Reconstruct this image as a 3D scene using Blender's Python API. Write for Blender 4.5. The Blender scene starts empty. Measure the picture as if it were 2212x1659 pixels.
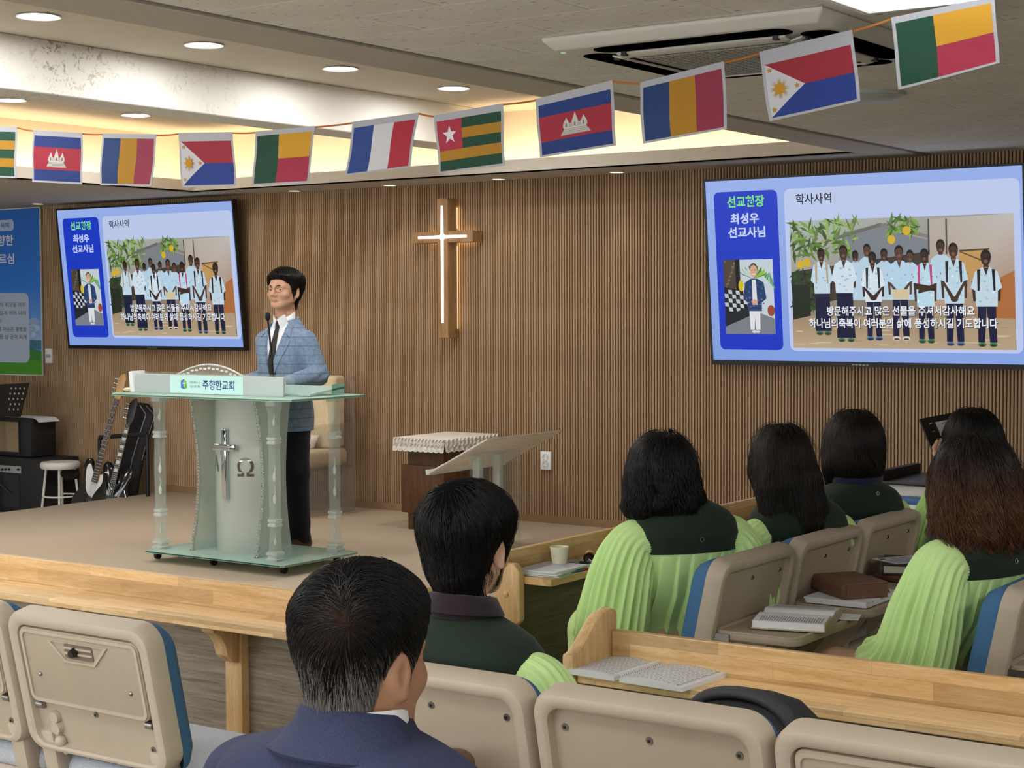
import bpy, bmesh, math, random
import numpy as np
from mathutils import Vector, Matrix

random.seed(7); rng = np.random.default_rng(7)
C = bpy.context.scene.collection
SC = bpy.context.scene
PI = math.pi

# ------------------------------------------------------------------ camera, world, exposure
F = 3640.0; CX, CY = 1106.0, 829.5                 # focal length and centre in photo pixels (2212 x 1659)
PITCH = math.atan((829.5 - 662) / F); ROLL = 0.005; YAW = math.atan((1106 + 4155) / F)
CAM = np.array([0.0, 0.0, 1.62])
_fw = np.array([-math.cos(YAW) * math.cos(PITCH), math.sin(YAW) * math.cos(PITCH), -math.sin(PITCH)])
_r0 = np.array([math.sin(YAW), math.cos(YAW), 0.0]); _u0 = np.cross(_r0, _fw)
_rt = math.cos(ROLL) * _r0 - math.sin(ROLL) * _u0; _up = math.sin(ROLL) * _r0 + math.cos(ROLL) * _u0
cam = bpy.data.cameras.new('camera'); cam.sensor_fit = 'HORIZONTAL'; cam.sensor_width = 36.0
cam.lens = 36.0 * F / 2212.0; cam.clip_start = 0.05; cam.clip_end = 100
co = bpy.data.objects.new('camera', cam); C.objects.link(co)
M = Matrix.Identity(4)
for i in range(3):
    M[i][0], M[i][1], M[i][2], M[i][3] = _rt[i], _up[i], -_fw[i], CAM[i]
co.matrix_world = M
SC.camera = co
SC.view_settings.view_transform = 'Standard'; SC.view_settings.look = 'None'
SC.view_settings.gamma = 1.0; SC.view_settings.use_curve_mapping = False
SC.view_settings.exposure = 1.15
w = bpy.data.worlds.new('world'); SC.world = w; w.use_nodes = True
w.node_tree.nodes['Background'].inputs[0].default_value = (0.95, 0.98, 1.0, 1)
w.node_tree.nodes['Background'].inputs[1].default_value = 2.6
# strengths of the room's own lamps
L_PANEL, L_DOWN, L_COVE, L_WALLSPOT, L_SCREEN = 0.8, 92.0, 13.5, 2.2, 0.40

def ray(x, y): return _fw + (x - CX) / F * _rt - (y - CY) / F * _up
def atz(x, y, z): d = ray(x, y); return CAM + d * ((z - CAM[2]) / d[2])
def atY(x, y, Y): d = ray(x, y); return CAM + d * (Y / d[1])
def atX(x, y, X): d = ray(x, y); return CAM + d * (X / d[0])

# ------------------------------------------------------------------ materials
def lin(c):
    if isinstance(c, str):
        c = c.lstrip('#'); c = [int(c[i:i+2], 16) / 255 for i in (0, 2, 4)]
    return tuple((x / 12.92 if x <= 0.04045 else ((x + 0.055) / 1.055) ** 2.4) for x in c[:3]) + (1.0,)
class NT:
    def __init__(s, name):
        s.m = bpy.data.materials.new(name); s.m.use_nodes = True; s.t = s.m.node_tree; s.n = s.t.nodes
        s.b = s.n['Principled BSDF']; s.out = s.n['Material Output']
    def add(s, typ, **kw):
        n = s.n.new(typ)
        for k, v in kw.items():
            if k in n.inputs: n.inputs[k].default_value = v
            else: setattr(n, k, v)
        return n
    def link(s, a, ao, b, bi): s.t.links.new(a.outputs[ao], b.inputs[bi])
    def coords(s, scale=(1, 1, 1), rot=(0, 0, 0), src='Object'):
        tc = s.add('ShaderNodeTexCoord'); mp = s.add('ShaderNodeMapping')
        mp.inputs['Scale'].default_value = scale; mp.inputs['Rotation'].default_value = rot
        s.link(tc, src, mp, 'Vector'); return mp
    def noise(s, vec, scale, detail=3, rough=.55, dist=0):
        n = s.add('ShaderNodeTexNoise'); n.inputs['Scale'].default_value = scale; n.inputs['Detail'].default_value = detail
        n.inputs['Roughness'].default_value = rough; n.inputs['Distortion'].default_value = dist
        if vec is not None: s.link(vec, 0, n, 'Vector')
        return n
    def ramp(s, src, so, stops):
        r = s.add('ShaderNodeValToRGB'); e = r.color_ramp.elements
        while len(e) < len(stops): e.new(.5)
        for el, (p, c) in zip(e, stops): el.position = p; el.color = c if len(c) == 4 else lin(c)
        s.link(src, so, r, 'Fac'); return r
    def mix(s, fac, a, b, mode='MIX'):
        n = s.add('ShaderNodeMix', data_type='RGBA', blend_type=mode)
        for sock, v in ((0, fac), (6, a), (7, b)):
            if isinstance(v, tuple) and not isinstance(v[0], (int, float)): s.t.links.new(v[0].outputs[v[1]], n.inputs[sock])
            else: n.inputs[sock].default_value = v
        return n
    def bump(s, src, so, strength=.2, dist=.01):
        b = s.add('ShaderNodeBump'); b.inputs['Strength'].default_value = strength; b.inputs['Distance'].default_value = dist
        s.link(src, so, b, 'Height'); s.link(b, 0, s.b, 'Normal'); return b
def plain(name, col, rough=.6, metal=0.0, var=.0, vscale=40, bump=0, spec=.5, sheen=0, coat=0, bscale=None):
    t = NT(name); c = lin(col); t.b.inputs['Base Color'].default_value = c
    t.b.inputs['Roughness'].default_value = rough; t.b.inputs['Metallic'].default_value = metal
    t.b.inputs['Specular IOR Level'].default_value = spec
    if sheen: t.b.inputs['Sheen Weight'].default_value = sheen
    if coat: t.b.inputs['Coat Weight'].default_value = coat
    if var or bump:
        mp = t.coords(); n = t.noise(mp, vscale)
        if var:
            a = tuple(x * (1 - var) for x in c[:3]) + (1,); b = tuple(min(1, x * (1 + var)) for x in c[:3]) + (1,)
            r = t.ramp(n, 0, [(.3, a), (.7, b)]); t.link(r, 0, t.b, 'Base Color')
        if bump:
            n2 = t.noise(mp, bscale or vscale * 4); t.bump(n2, 0, bump, .004)
    return t.m
def emit(name, col, s):
    t = NT(name); t.b.inputs['Base Color'].default_value = (0, 0, 0, 1); t.b.inputs['Specular IOR Level'].default_value = 0
    t.b.inputs['Emission Color'].default_value = lin(col); t.b.inputs['Emission Strength'].default_value = s
    return t.m
def glass(name, col, rough=0.0, ior=1.49, alpha_mix=None):
    t = NT(name); t.b.inputs['Base Color'].default_value = lin(col); t.b.inputs['Roughness'].default_value = rough
    t.b.inputs['Transmission Weight'].default_value = 1.0; t.b.inputs['IOR'].default_value = ior
    return t.m
def wood(name, c0, c1, c2, scale=(1, 1, 1), axis=0, rough=.45, blocks=None, bump=.03):
    """finger-jointed or plain grain running along AXIS"""
    t = NT(name)
    sc = [14, 14, 14]; sc[axis] = 1.3
    mp = t.coords(tuple(a * b for a, b in zip(sc, scale)))
    n = t.noise(mp, 3.0, 5, .6, .6); n2 = t.noise(mp, 22, 3, .6)
    m = t.mix(.35, (n, 0), (n2, 0)); r = t.ramp(m, 2, [(.36, c0), (.50, c1), (.64, c2)])
    col = (r, 0)
    if blocks:
        rot = (0, 0, 0)
        if axis == 1: rot = (0, 0, PI / 2)
        mp2 = t.coords((1, 1, 1), rot)
        sep = t.add('ShaderNodeSeparateXYZ'); t.link(mp2, 0, sep, 0)
        add = t.add('ShaderNodeMath', operation='ADD'); t.link(sep, 1, add, 0); t.link(sep, 2, add, 1)
        cmb = t.add('ShaderNodeCombineXYZ'); t.link(sep, 0, cmb, 0); t.link(add, 0, cmb, 1)
        bk = t.add('ShaderNodeTexBrick'); t.link(cmb, 0, bk, 'Vector')
        bk.inputs['Scale'].default_value = 1.0; bk.inputs['Brick Width'].default_value = blocks[0]; bk.inputs['Row Height'].default_value = blocks[1]
        bk.inputs['Mortar Size'].default_value = 0.0006; bk.inputs['Color1'].default_value = (.74, .71, .66, 1); bk.inputs['Color2'].default_value = (1.16, 1.13, 1.08, 1)
        bk.inputs['Mortar'].default_value = (.72, .68, .6, 1); bk.offset = .37
        mm = t.mix(1.0, col, (bk, 0), 'MULTIPLY'); col = (mm, 2)
    t.t.links.new(col[0].outputs[col[1]], t.b.inputs['Base Color'])
    t.b.inputs['Roughness'].default_value = rough
    if bump: t.bump(n2, 0, bump, .003)
    return t.m

# ------------------------------------------------------------------ mesh builder
class MB:
    def __init__(s): s.v = []; s.f = []
    def add(s, vs, fs):
        o = len(s.v); s.v += [tuple(float(c) for c in v) for v in vs]; s.f += [tuple(i + o for i in f) for f in fs]; return s
    def box(s, x0, x1, y0, y1, z0, z1):
        v = [(x0, y0, z0), (x1, y0, z0), (x1, y1, z0), (x0, y1, z0), (x0, y0, z1), (x1, y0, z1), (x1, y1, z1), (x0, y1, z1)]
        return s.add(v, [(3, 2, 1, 0), (4, 5, 6, 7), (0, 1, 5, 4), (1, 2, 6, 5), (2, 3, 7, 6), (3, 0, 4, 7)])
    def hexa(s, v):                       # eight corners, bottom ring then top ring (counter-clockwise from above)
        return s.add(v, [(3, 2, 1, 0), (4, 5, 6, 7), (0, 1, 5, 4), (1, 2, 6, 5), (2, 3, 7, 6), (3, 0, 4, 7)])
    def obox(s, c, ax, h):
        c = np.array(c, float); ax = [np.array(a, float) / np.linalg.norm(a) for a in ax]
        v = [c + ax[0] * h[0] * i + ax[1] * h[1] * j + ax[2] * h[2] * k for k in (-1, 1) for i, j in ((-1, -1), (1, -1), (1, 1), (-1, 1))]
        return s.hexa(v)
    def cyl(s, a, b, r0, r1=None, n=12, caps=True):
        r1 = r0 if r1 is None else r1
        return s.tube([a, b], [r0, r1], n, caps)
    def tube(s, path, r, n=8, caps=True, flat=1.0, up=None):
        P = [np.array(p, float) for p in path]; m = len(P)
        R = list(r) if hasattr(r, '__len__') else [r] * m
        T = []
        for i in range(m):
            d = P[min(i + 1, m - 1)] - P[max(i - 1, 0)]; T.append(d / (np.linalg.norm(d) + 1e-12))
        u = np.array(up if up is not None else ((0, 0, 1) if abs(T[0][2]) < .9 else (1, 0, 0)), float)
        u = u - T[0] * (u @ T[0]); u /= np.linalg.norm(u)
        rings = []
        for i in range(m):
            u = u - T[i] * (u @ T[i]); u /= np.linalg.norm(u); w_ = np.cross(T[i], u)
            rings.append([P[i] + R[i] * (math.cos(2 * PI * k / n) * u + flat * math.sin(2 * PI * k / n) * w_) for k in range(n)])
        return s.loft(rings, caps)
    def loft(s, rings, caps=True, closed=True, cyc=False):
        n = len(rings[0]); v = [p for r in rings for p in r]; f = []
        m = len(rings)
        for i in range(m if cyc else m - 1):
            i2 = (i + 1) % m
            for k in range(n if closed else n - 1):
                k2 = (k + 1) % n
                f.append((i * n + k, i * n + k2, i2 * n + k2, i2 * n + k))
        if caps is True or caps == 'start': f.append(tuple(range(n - 1, -1, -1)))
        if caps is True or caps == 'end': f.append(tuple((m - 1) * n + k for k in range(n)))
        return s.add(v, f)
    def lathe(s, prof, n=24, c=(0, 0, 0), caps=True, sq=None):
        rings = [[(c[0] + r * math.cos(2 * PI * k / n), c[1] + r * math.sin(2 * PI * k / n), c[2] + z) for k in range(n)] for r, z in prof]
        return s.loft(rings, caps)
    def sqlathe(s, prof, c=(0, 0, 0), ch=.25):   # square section with chamfered corners
        rings = []
        for r, z in prof:
            q = r * (1 - ch)
            pts = [(r, -q), (r, q), (q, r), (-q, r), (-r, q), (-r, -q), (-q, -r), (q, -r)]
            rings.append([(c[0] + x, c[1] + y, c[2] + z) for x, y in pts])
        return s.loft(rings)
    def prism(s, poly, O, U, V, D):       # 2D outline in plane (O;U,V) extruded by vector D
        O, U, V, D = (np.array(a, float) for a in (O, U, V, D)); n = len(poly)
        a = [O + U * p[0] + V * p[1] for p in poly]; b = [p + D for p in a]
        f = [tuple(range(n - 1, -1, -1)), tuple(range(n, 2 * n))] + [(k, (k + 1) % n, (k + 1) % n + n, k + n) for k in range(n)]
        if np.dot(np.cross(U, V), D) < 0: f = [tuple(reversed(q)) for q in f]
        return s.add(a + b, f)
    def frame(s, outer, inner, O, U, V, D):   # ring-shaped prism, equal point counts
        O, U, V, D = (np.array(a, float) for a in (O, U, V, D)); n = len(outer)
        P = lambda q: O + U * q[0] + V * q[1]
        v = [P(q) for q in outer] + [P(q) for q in inner] + [P(q) + D for q in outer] + [P(q) + D for q in inner]; f = []
        for k in range(n):
            j = (k + 1) % n
            f += [(k, n + k, n + j, j), (2 * n + k, 2 * n + j, 3 * n + j, 3 * n + k), (k, j, 2 * n + j, 2 * n + k), (n + k, 3 * n + k, 3 * n + j, n + j)]
        if np.dot(np.cross(U, V), D) < 0: f = [tuple(reversed(q)) for q in f]
        return s.add(v, f)
    def sphere(s, c, r, nu=16, nv=10):
        r = r if hasattr(r, '__len__') else (r, r, r); rings = []
        for i in range(nv + 1):
            t = PI * i / nv; t = min(max(t, .02), PI - .02)
            rings.append([(c[0] + r[0] * math.sin(t) * math.cos(2 * PI * k / nu), c[1] + r[1] * math.sin(t) * math.sin(2 * PI * k / nu), c[2] - r[2] * math.cos(t)) for k in range(nu)])
        return s.loft(rings)
    def build(s, name, mat=None, parent=None, world=False, smooth=None, bev=0, seg=2, xf=None):
        me = bpy.data.meshes.new(name)
        v = s.v
        if xf is not None: v = [tuple(xf @ Vector(p)) for p in v]
        if world and parent is not None:
            r = parent
            while r.parent is not None: r = r.parent
            o = r.location; v = [(a - o.x, b - o.y, c - o.z) for a, b, c in v]
        if bev:
            bm = bmesh.new(); vs = [bm.verts.new(p) for p in v]
            for f in s.f:
                try: bm.faces.new([vs[i] for i in f])
                except ValueError: pass
            bmesh.ops.recalc_face_normals(bm, faces=bm.faces[:])
            ed = [e for e in bm.edges if len(e.link_faces) == 2 and e.calc_face_angle(0) > .5]
            bmesh.ops.bevel(bm, geom=ed, offset=bev, segments=seg, profile=.5, affect='EDGES', clamp_overlap=True)
            bm.to_mesh(me); bm.free()
        else:
            me.from_pydata(v, [], s.f)
        ob = bpy.data.objects.new(name, me); C.objects.link(ob)
        if mat is not None: me.materials.append(mat)
        if smooth is not None or bev:
            me.shade_smooth(); me.set_sharp_from_angle(angle=math.radians(smooth or 40))
        if parent is not None: ob.parent = parent
        return ob
def tag(o, label=None, cat=None, group=None, kind=None):
    if label: o['label'] = label
    if cat: o['category'] = cat
    if group: o['group'] = group
    if kind: o['kind'] = kind
    return o
def thing(name, label, cat, loc=(0, 0, 0), rotz=0, group=None):
    o = bpy.data.objects.new(name, None); C.objects.link(o); o.empty_display_size = .1
    o.location = [float(c) for c in loc]; o.rotation_euler = (0, 0, rotz); return tag(o, label, cat, group)
def copy_tree(o, parent=None):
    c = o.copy(); C.objects.link(c); c.parent = parent
    for ch in list(o.children): copy_tree(ch, c)
    return c
def rrect(x0, y0, x1, y1, r, n=6):
    pts = []
    for cx, cy, a0 in ((x1 - r, y0 + r, -90), (x1 - r, y1 - r, 0), (x0 + r, y1 - r, 90), (x0 + r, y0 + r, 180)):
        for i in range(n + 1):
            a = math.radians(a0 + 90 * i / n); pts.append((cx + r * math.cos(a), cy + r * math.sin(a)))
    return pts

# flat print (posters, slides, labels): coloured polygons in a plane, one mesh, colour kept per face
def print_mat(name, strength=0.0, rough=.6):
    t = NT(name); a = t.add('ShaderNodeAttribute', attribute_name='ink')
    if strength:
        t.b.inputs['Base Color'].default_value = (0.01, .01, .01, 1); t.b.inputs['Roughness'].default_value = .25
        t.b.inputs['Specular IOR Level'].default_value = .2
        t.link(a, 'Color', t.b, 'Emission Color'); t.b.inputs['Emission Strength'].default_value = strength
    else:
        t.link(a, 'Color', t.b, 'Base Color'); t.b.inputs['Roughness'].default_value = rough
    return t.m
_txt_cache = {}
def text_poly(body, bold=0.0):
    k = (body, bold)
    if k not in _txt_cache:
        c = bpy.data.curves.new('txt', 'FONT'); c.body = body; c.size = 1; c.offset = bold; c.resolution_u = 3
        o = bpy.data.objects.new('txt', c); C.objects.link(o)
        dg = bpy.context.evaluated_depsgraph_get(); me = bpy.data.meshes.new_from_object(o.evaluated_get(dg))
        vs = [(v.co.x, v.co.y) for v in me.vertices]; fs = [tuple(p.vertices) for p in me.polygons]
        bpy.data.meshes.remove(me); bpy.data.objects.remove(o); bpy.data.curves.remove(c)
        xs = [v[0] for v in vs]; ys = [v[1] for v in vs]; _txt_cache[k] = (vs, fs, min(xs), max(xs), min(ys), max(ys))
    return _txt_cache[k]
class Print:
    """coloured shapes in 2D (u right, v up), stacked by a hair's breadth"""
    def __init__(s, dz=.00006): s.v = []; s.f = []; s.c = []; s.z = 0.0; s.dz = dz
    def poly(s, pts, col):
        s.z += s.dz; o = len(s.v); s.v += [(p[0], p[1], s.z) for p in pts]; s.f.append(tuple(range(o, o + len(pts)))); s.c.append([lin(col)] * len(pts) if not isinstance(col, list) else [lin(c) for c in col])
    def rect(s, x0, y0, x1, y1, col): s.poly([(x0, y0), (x1, y0), (x1, y1), (x0, y1)], col)
    def rr(s, x0, y0, x1, y1, r, col): s.poly(rrect(x0, y0, x1, y1, r), col)
    def ell(s, x, y, rx, ry, col, n=16): s.poly([(x + rx * math.cos(2 * PI * k / n), y + ry * math.sin(2 * PI * k / n)) for k in range(n)], col)
    def text(s, body, x0, y0, x1, y1, col, bold=0.0):
        vs, fs, a, b, c, d = text_poly(body, bold); s.z += s.dz; o = len(s.v)
        s.v += [(x0 + (p[0] - a) / (b - a) * (x1 - x0), y0 + (p[1] - c) / (d - c) * (y1 - y0), s.z) for p in vs]
        for f in fs: s.f.append(tuple(i + o for i in f)); s.c.append([lin(col)] * len(f))
    def build(s, name, mat, parent, O, U, V, N, world=True, fn=None):
        O, U, V, N = (np.array(a, float) for a in (O, U, V, N)); me = bpy.data.meshes.new(name)
        pts = [O + U * p[0] + V * p[1] + N * p[2] for p in s.v]
        if fn: pts = [fn(q) for q in pts]
        if world and parent is not None:
            r = parent
            while r.parent is not None: r = r.parent
            pts = [q - np.array(r.location) for q in pts]
        fl = np.dot(np.cross(U, V), N) < 0
        me.from_pydata([tuple(map(float, q)) for q in pts], [], [tuple(reversed(f)) if fl else f for f in s.f])
        at = me.color_attributes.new('ink', 'FLOAT_COLOR', 'CORNER')
        cols = [c for f in s.c for c in (reversed(f) if fl else f)]
        at.data.foreach_set('color', np.array(cols, np.float32).ravel())
        me.materials.append(mat); ob = bpy.data.objects.new(name, me); C.objects.link(ob)
        if parent is not None: ob.parent = parent
        return ob
# lettering outlines, made while the scene is still empty
for _b, _w in [('Α', 0.012), ('Ω', 0.012), ('견고히 할지어다', 0.005), ('교육체', 0.01), ('너의 줄을 길게 하며 너의', 0.005), ('네 처소의 휘장을 아끼', 0.005), ('대한예수교', 0.0), ('말씀', 0.0), ('방문해주시고 많은 선물을 주셔서감사해요', 0.022), ('부르심', 0.02), ('선교사님', 0.03), ('선교현장', 0.03), ('성읍들을 사람 살 곳이 되게', 0.005), ('장로회', 0.0), ('주향한교회', 0.012), ('최성우', 0.03), ('퍼지며 네 자손은 열방을', 0.005), ('하나님의축복이 여러분의 삶에 풍성하시길 기도합니다', 0.022), ('학사사역', 0.012), ('향한', 0.02)]:
    text_poly(_b, _w)
# ------------------------------------------------------------------ shared materials
m_carpet = plain('carpet_beige', (.71, .655, .58), .95, var=.16, vscale=220, bump=.5, spec=.1, bscale=500)
m_floor = plain('vinyl_floor', (.66, .62, .56), .5, var=.1, vscale=6)
m_white = plain('white_paint', (.80, .78, .73), .8, var=.03, vscale=8, bump=.05)
m_trim = plain('ceiling_trim_paint', (.72, .70, .66), .8, var=.03, vscale=10)
m_groove = plain('grey_groove', (.50, .50, .47), .8)
m_slat = NT('slat_wood'); 
_oi = m_slat.add('ShaderNodeObjectInfo'); _mp = m_slat.coords((60, 60, 2.0)); _n = m_slat.noise(_mp, 3, 4, .6)
_ad = m_slat.add('ShaderNodeMath', operation='MULTIPLY_ADD'); m_slat.link(_oi, 'Random', _ad, 0); _ad.inputs[1].default_value = .22; m_slat.link(_n, 0, _ad, 2)
_r = m_slat.ramp(_ad, 0, [(.30, '#8f7456'), (.6, '#a68868'), (.9, '#b6997a')]); m_slat.link(_r, 0, m_slat.b, 'Base Color'); m_slat.b.inputs['Roughness'].default_value = .6
m_slat = m_slat.m
m_slatback = plain('slat_backing', '#4a3a28', .8)
m_base = plain('brown_base_trim', '#8a6d4d', .6, var=.08)
m_rubber = wood('rubberwood_boards', '#cfa772', '#e0bc88', '#ecd0a2', axis=0, blocks=(.42, .045), rough=.35)
m_rubber_lit = wood('rubberwood_lit', '#dcb884', '#ecca98', '#f5dcb2', axis=0, blocks=(.42, .06), rough=.35)  # same wood as the boards, light on the shelf tops painted in
m_rubberY = wood('rubberwood_boards_y', '#c8a06c', '#d9b582', '#e6c898', axis=1, blocks=(.42, .045), rough=.35)
m_rubberZ = wood('rubberwood_upright', '#c79d66', '#dab37e', '#e8c898', axis=2, rough=.4)
m_lam = wood('grey_oak_laminate', '#6d6152', '#8d8171', '#a39887', axis=0, rough=.55, scale=(1, 1, 2))
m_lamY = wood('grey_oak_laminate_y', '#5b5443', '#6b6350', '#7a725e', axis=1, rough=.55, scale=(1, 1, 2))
m_black = plain('black_plastic', '#141414', .45)
m_dark = plain('dark_metal', '#1b1b1d', .4, metal=.6)
m_chrome = plain('chrome', '#d8dadd', .12, metal=1.0)
m_steel = plain('grey_steel', '#9a9a98', .3, metal=1.0)
m_paper = plain('white_paper', '#e4e6ea', .8)
m_wplastic = plain('white_plastic', '#e6e8ea', .35)
m_shell = plain('beige_chair_shell', '#b3a694', .5, var=.03, vscale=12, bump=.06, bscale=900)
m_panel = plain('beige_chair_panel', '#a99b88', .6, var=.03, vscale=12, bump=.08, bscale=900)
m_tray = plain('beige_tray', '#a59784', .5, var=.03, vscale=12, bump=.06, bscale=900)
m_bluefab = plain('blue_fabric', '#3f6c96', .9, var=.12, vscale=300, bump=.3)
m_greyfab = plain('pale_grey_fabric', '#b9bfc8', .9, var=.16, vscale=260, bump=.3)
m_lampon = emit('lamp_diffuser', '#fbf8f4', L_DOWN)
m_panelon = emit('panel_diffuser', '#fbfaf8', L_PANEL)
m_cove = emit('cove_strip', '#ffdcae', L_COVE)
m_warm = emit('wall_spot_lens', '#ffe2b0', 1.6)
m_clear = glass('clear_acrylic', '#fbfdfc', 0.0, 1.49)
m_frost = None

# ------------------------------------------------------------------ the room
D = 9.2; ZS = .20; ZC = 2.46; ZR = 2.88
SX0, SX1, SY0 = -9.62, -4.15, 5.15                  # stage extents
tag(MB().box(-13, 3, -5, D + .2, -.1, 0).build('floor', m_floor), 'beige vinyl floor of the hall', None, kind='structure')
tag(MB().box(SX0, SX1, SY0, D, 0, ZS).build('floor_stage', m_carpet, bev=.008), 'low stage platform covered in beige carpet', None, kind='structure')
wb = tag(MB().box(-13, 3, D, D + .15, 0, 3.1).build('wall_back', m_slatback), 'back wall clad in narrow brown wooden slats', None, kind='structure')
# slats: 20.3 mm pitch, rounded fronts, real grooves between
pitch = .0203; prof = [(-.0068, 0), (-.0068, -.007), (-.0045, -.0105), (.0045, -.0105), (.0068, -.007), (.0068, 0)]
def slat_mb(mb, x, z0, z1): mb.prism(prof, (x, D, z0), (1, 0, 0), (0, 1, 0), (0, 0, z1 - z0)); return mb
s0 = slat_mb(MB(), 0, .0, 2.5)
xs = [-2.42 - i * pitch for i in range(int((12.95 - 2.42) / pitch))]
first = None; rest = MB()
for i, x in enumerate(xs):
    if i < 300:
        if first is None:
            first = s0.build('slat', m_slat, wb, smooth=30); first.location = (x, 0, 0)
        else:
            c = first.copy(); c.location = (x, 0, 0); C.objects.link(c)
    else: slat_mb(rest, x, 0, 2.5)
tag(rest.build('slats_far', m_slat, wb, smooth=30), kind='stuff')
tag(MB().box(SX0, SX1, D - .024, D - .0108, ZS, ZS + .05).build('baseboard_back', m_base), 'low brown skirting along the slatted wall', None, kind='structure')
tag(MB().box(-13.1, -13, -5, D, 0, 3.1).build('wall_left', m_white), 'white side wall left of the stage', None, kind='structure')
tag(MB().box(3, 3.1, -5, D, 0, 3.1).build('wall_right', m_white), 'white side wall of the hall', None, kind='structure')
wf = MB(); wf.box(-13, 3, -5.1, -5, 0, .75); wf.box(-13, 3, -5.1, -5, 2.35, 3.1)  # unseen window band, added to let world light in as frontal fill
for k in range(9): wf.box(-13 + k * 2 - .1, -12.9 + k * 2 + .1 - .1, -5.1, -5, .75, 2.35)
tag(wf.build('wall_front', m_white), 'rear wall of the hall with an added band of openings for fill light', None, kind='structure')

# ceiling: fissured tiles on the right, a coffer with beam, cove and downlights over the stage
RX1, RX0, RY1, RY0 = -3.76, -8.87, 8.78, 1.6          # coffer opening
m_tile = NT('fissured_tile')
_mp = m_tile.coords((16, 75, 20)); _n = m_tile.noise(_mp, 1.0, 2, .5); _r = m_tile.ramp(_n, 0, [(.655, (1, 1, 1, 1)), (.70, (.30, .29, .27, 1))])
_mp2 = m_tile.coords(); _n2 = m_tile.noise(_mp2, 3.0, 4); _r2 = m_tile.ramp(_n2, 0, [(.3, '#dad9d4'), (.7, '#e6e5e0')])
_mm = m_tile.mix(1.0, (_r2, 0), (_r, 0), 'MULTIPLY'); m_tile.link(_mm, 2, m_tile.b, 'Base Color'); m_tile.b.inputs['Roughness'].default_value = .9
_n3 = m_tile.noise(_mp2, 90, 3); m_tile.bump(_n3, 0, .25, .004); m_tile = m_tile.m
ceil = MB()
ceil.box(-3.46, 3, -5, D, ZC + .016, ZC + .2)
tag(ceil.build('ceiling', m_groove), 'ceiling of the hall faced with fissured tiles', None, kind='structure')
ceil = bpy.data.objects['ceiling']
tile = MB().box(-.2992, .2992, -.1494, .1494, 0, .014).build('tile', m_tile, ceil, bev=.0015, seg=1)
tile.location = (-9, -9, -9); first = True
k = 0
for j in range(int((D - 2.6) / .3) + 1):
    y = D - .15 - j * .3
    if y < 2.6: break
    xo = -3.46 + .3 - (.3 if j % 2 else 0)
    x = xo
    while x < .6:
        o = tile if first else tile.copy()
        if not first: C.objects.link(o)
        first = False
        if x - .3 < -3.465:
            # half tile against the border
            o.scale = (.5, 1, 1); o.location = (x + .15, y, ZC)
        else: o.location = (x, y, ZC)
        x += .6
# rest of the flat ceiling behind
tag(MB().box(-3.46, 3, -5, 2.5, ZC, ZC + .016).build('ceiling_rear', m_tile), 'rear part of the tiled ceiling', None, kind='structure')
tr = MB()
tr.box(RX1, -3.50, RY0, D, ZC - .004, ZR + .1)                # border band right of the coffer
tr.box(-13, RX1, RY1, D, ZC - .004, ZC + .012)                # soffit along the slatted wall
tr.box(RX0 - .1, RX1, RY1 + .0, RY1 + .018, ZC - .004, ZC + .085)     # lip
tr.box(-13, RX0, -5, RY1, ZC - .004, ZC + .012)               # soffit left
tr.box(RX0 - .018, RX0, RY0, RY1 + .018, ZC - .004, ZC + .085)
tr.box(-13, RX1, -5, RY0, ZC - .004, ZC + .012)
tag(tr.build('ceiling_soffit', m_trim, bev=.003, seg=1), 'flat painted soffit framing the coffer over the stage', None, kind='structure')
tag(MB().box(-3.50, -3.46, RY0, D, ZC + .006, ZC + .02).build('trim_1', m_groove), 'grey shadow groove between tiles and soffit', None, kind='structure')
rc = MB()
rc.box(-9.3, RX1, RY0 - .3, D, ZR, ZR + .1)                   # coffer ceiling
rc.box(-9.3, RX1, 9.02, 9.06, ZC + .01, ZR)                   # cove back toward the slat wall
rc.box(-9.14, -9.10, RY0 - .3, 9.06, ZC + .01, ZR)            # cove back on the left
rc.box(-9.3, RX1, RY0 - .3, RY0 - .26, ZC + .01, ZR)
m_rec = plain('coffer_paint', (.83, .80, .74), .85, var=.02, vscale=6, bump=.06)
tag(rc.build('ceiling_coffer', m_rec), 'raised coffer ceiling with indirect cove light', None, kind='structure')
# concrete beam with mould stains
m_mould = NT('mouldy_plaster'); _mp = m_mould.coords()
_a = m_mould.noise(_mp, 1.1, 3, .6); _b = m_mould.noise(_mp, 24, 6, .72, 1.2); _c = m_mould.noise(_mp, 75, 4, .7)
_pr = m_mould.ramp(_a, 0, [(.40, (0, 0, 0, 1)), (.56, (1, 1, 1, 1))]); _br = m_mould.ramp(_b, 0, [(.54, (0, 0, 0, 1)), (.60, (1, 1, 1, 1))])
_sx = m_mould.add('ShaderNodeSeparateXYZ'); m_mould.link(_mp, 0, _sx, 0)
_y1 = m_mould.add('ShaderNodeMapRange'); m_mould.link(_sx, 1, _y1, 0); _y1.inputs[1].default_value, _y1.inputs[2].default_value = 5.0, 5.35
_y2 = m_mould.add('ShaderNodeMapRange'); m_mould.link(_sx, 1, _y2, 0); _y2.inputs[1].default_value, _y2.inputs[2].default_value = 6.7, 5.7
_yy = m_mould.add('ShaderNodeMath', operation='MULTIPLY'); m_mould.link(_y1, 0, _yy, 0); m_mould.link(_y2, 0, _yy, 1)
_pa = m_mould.mix(1.0, (_pr, 0), (_yy, 0), 'MULTIPLY'); _mk = m_mould.mix(1.0, (_pa, 2), (_br, 0), 'MULTIPLY'); _cr = m_mould.ramp(_c, 0, [(.69, (0, 0, 0, 1)), (.74, (.6, .6, .6, 1))])
_ms = m_mould.mix(1.0, (_mk, 2), (_cr, 0), 'ADD')
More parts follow.
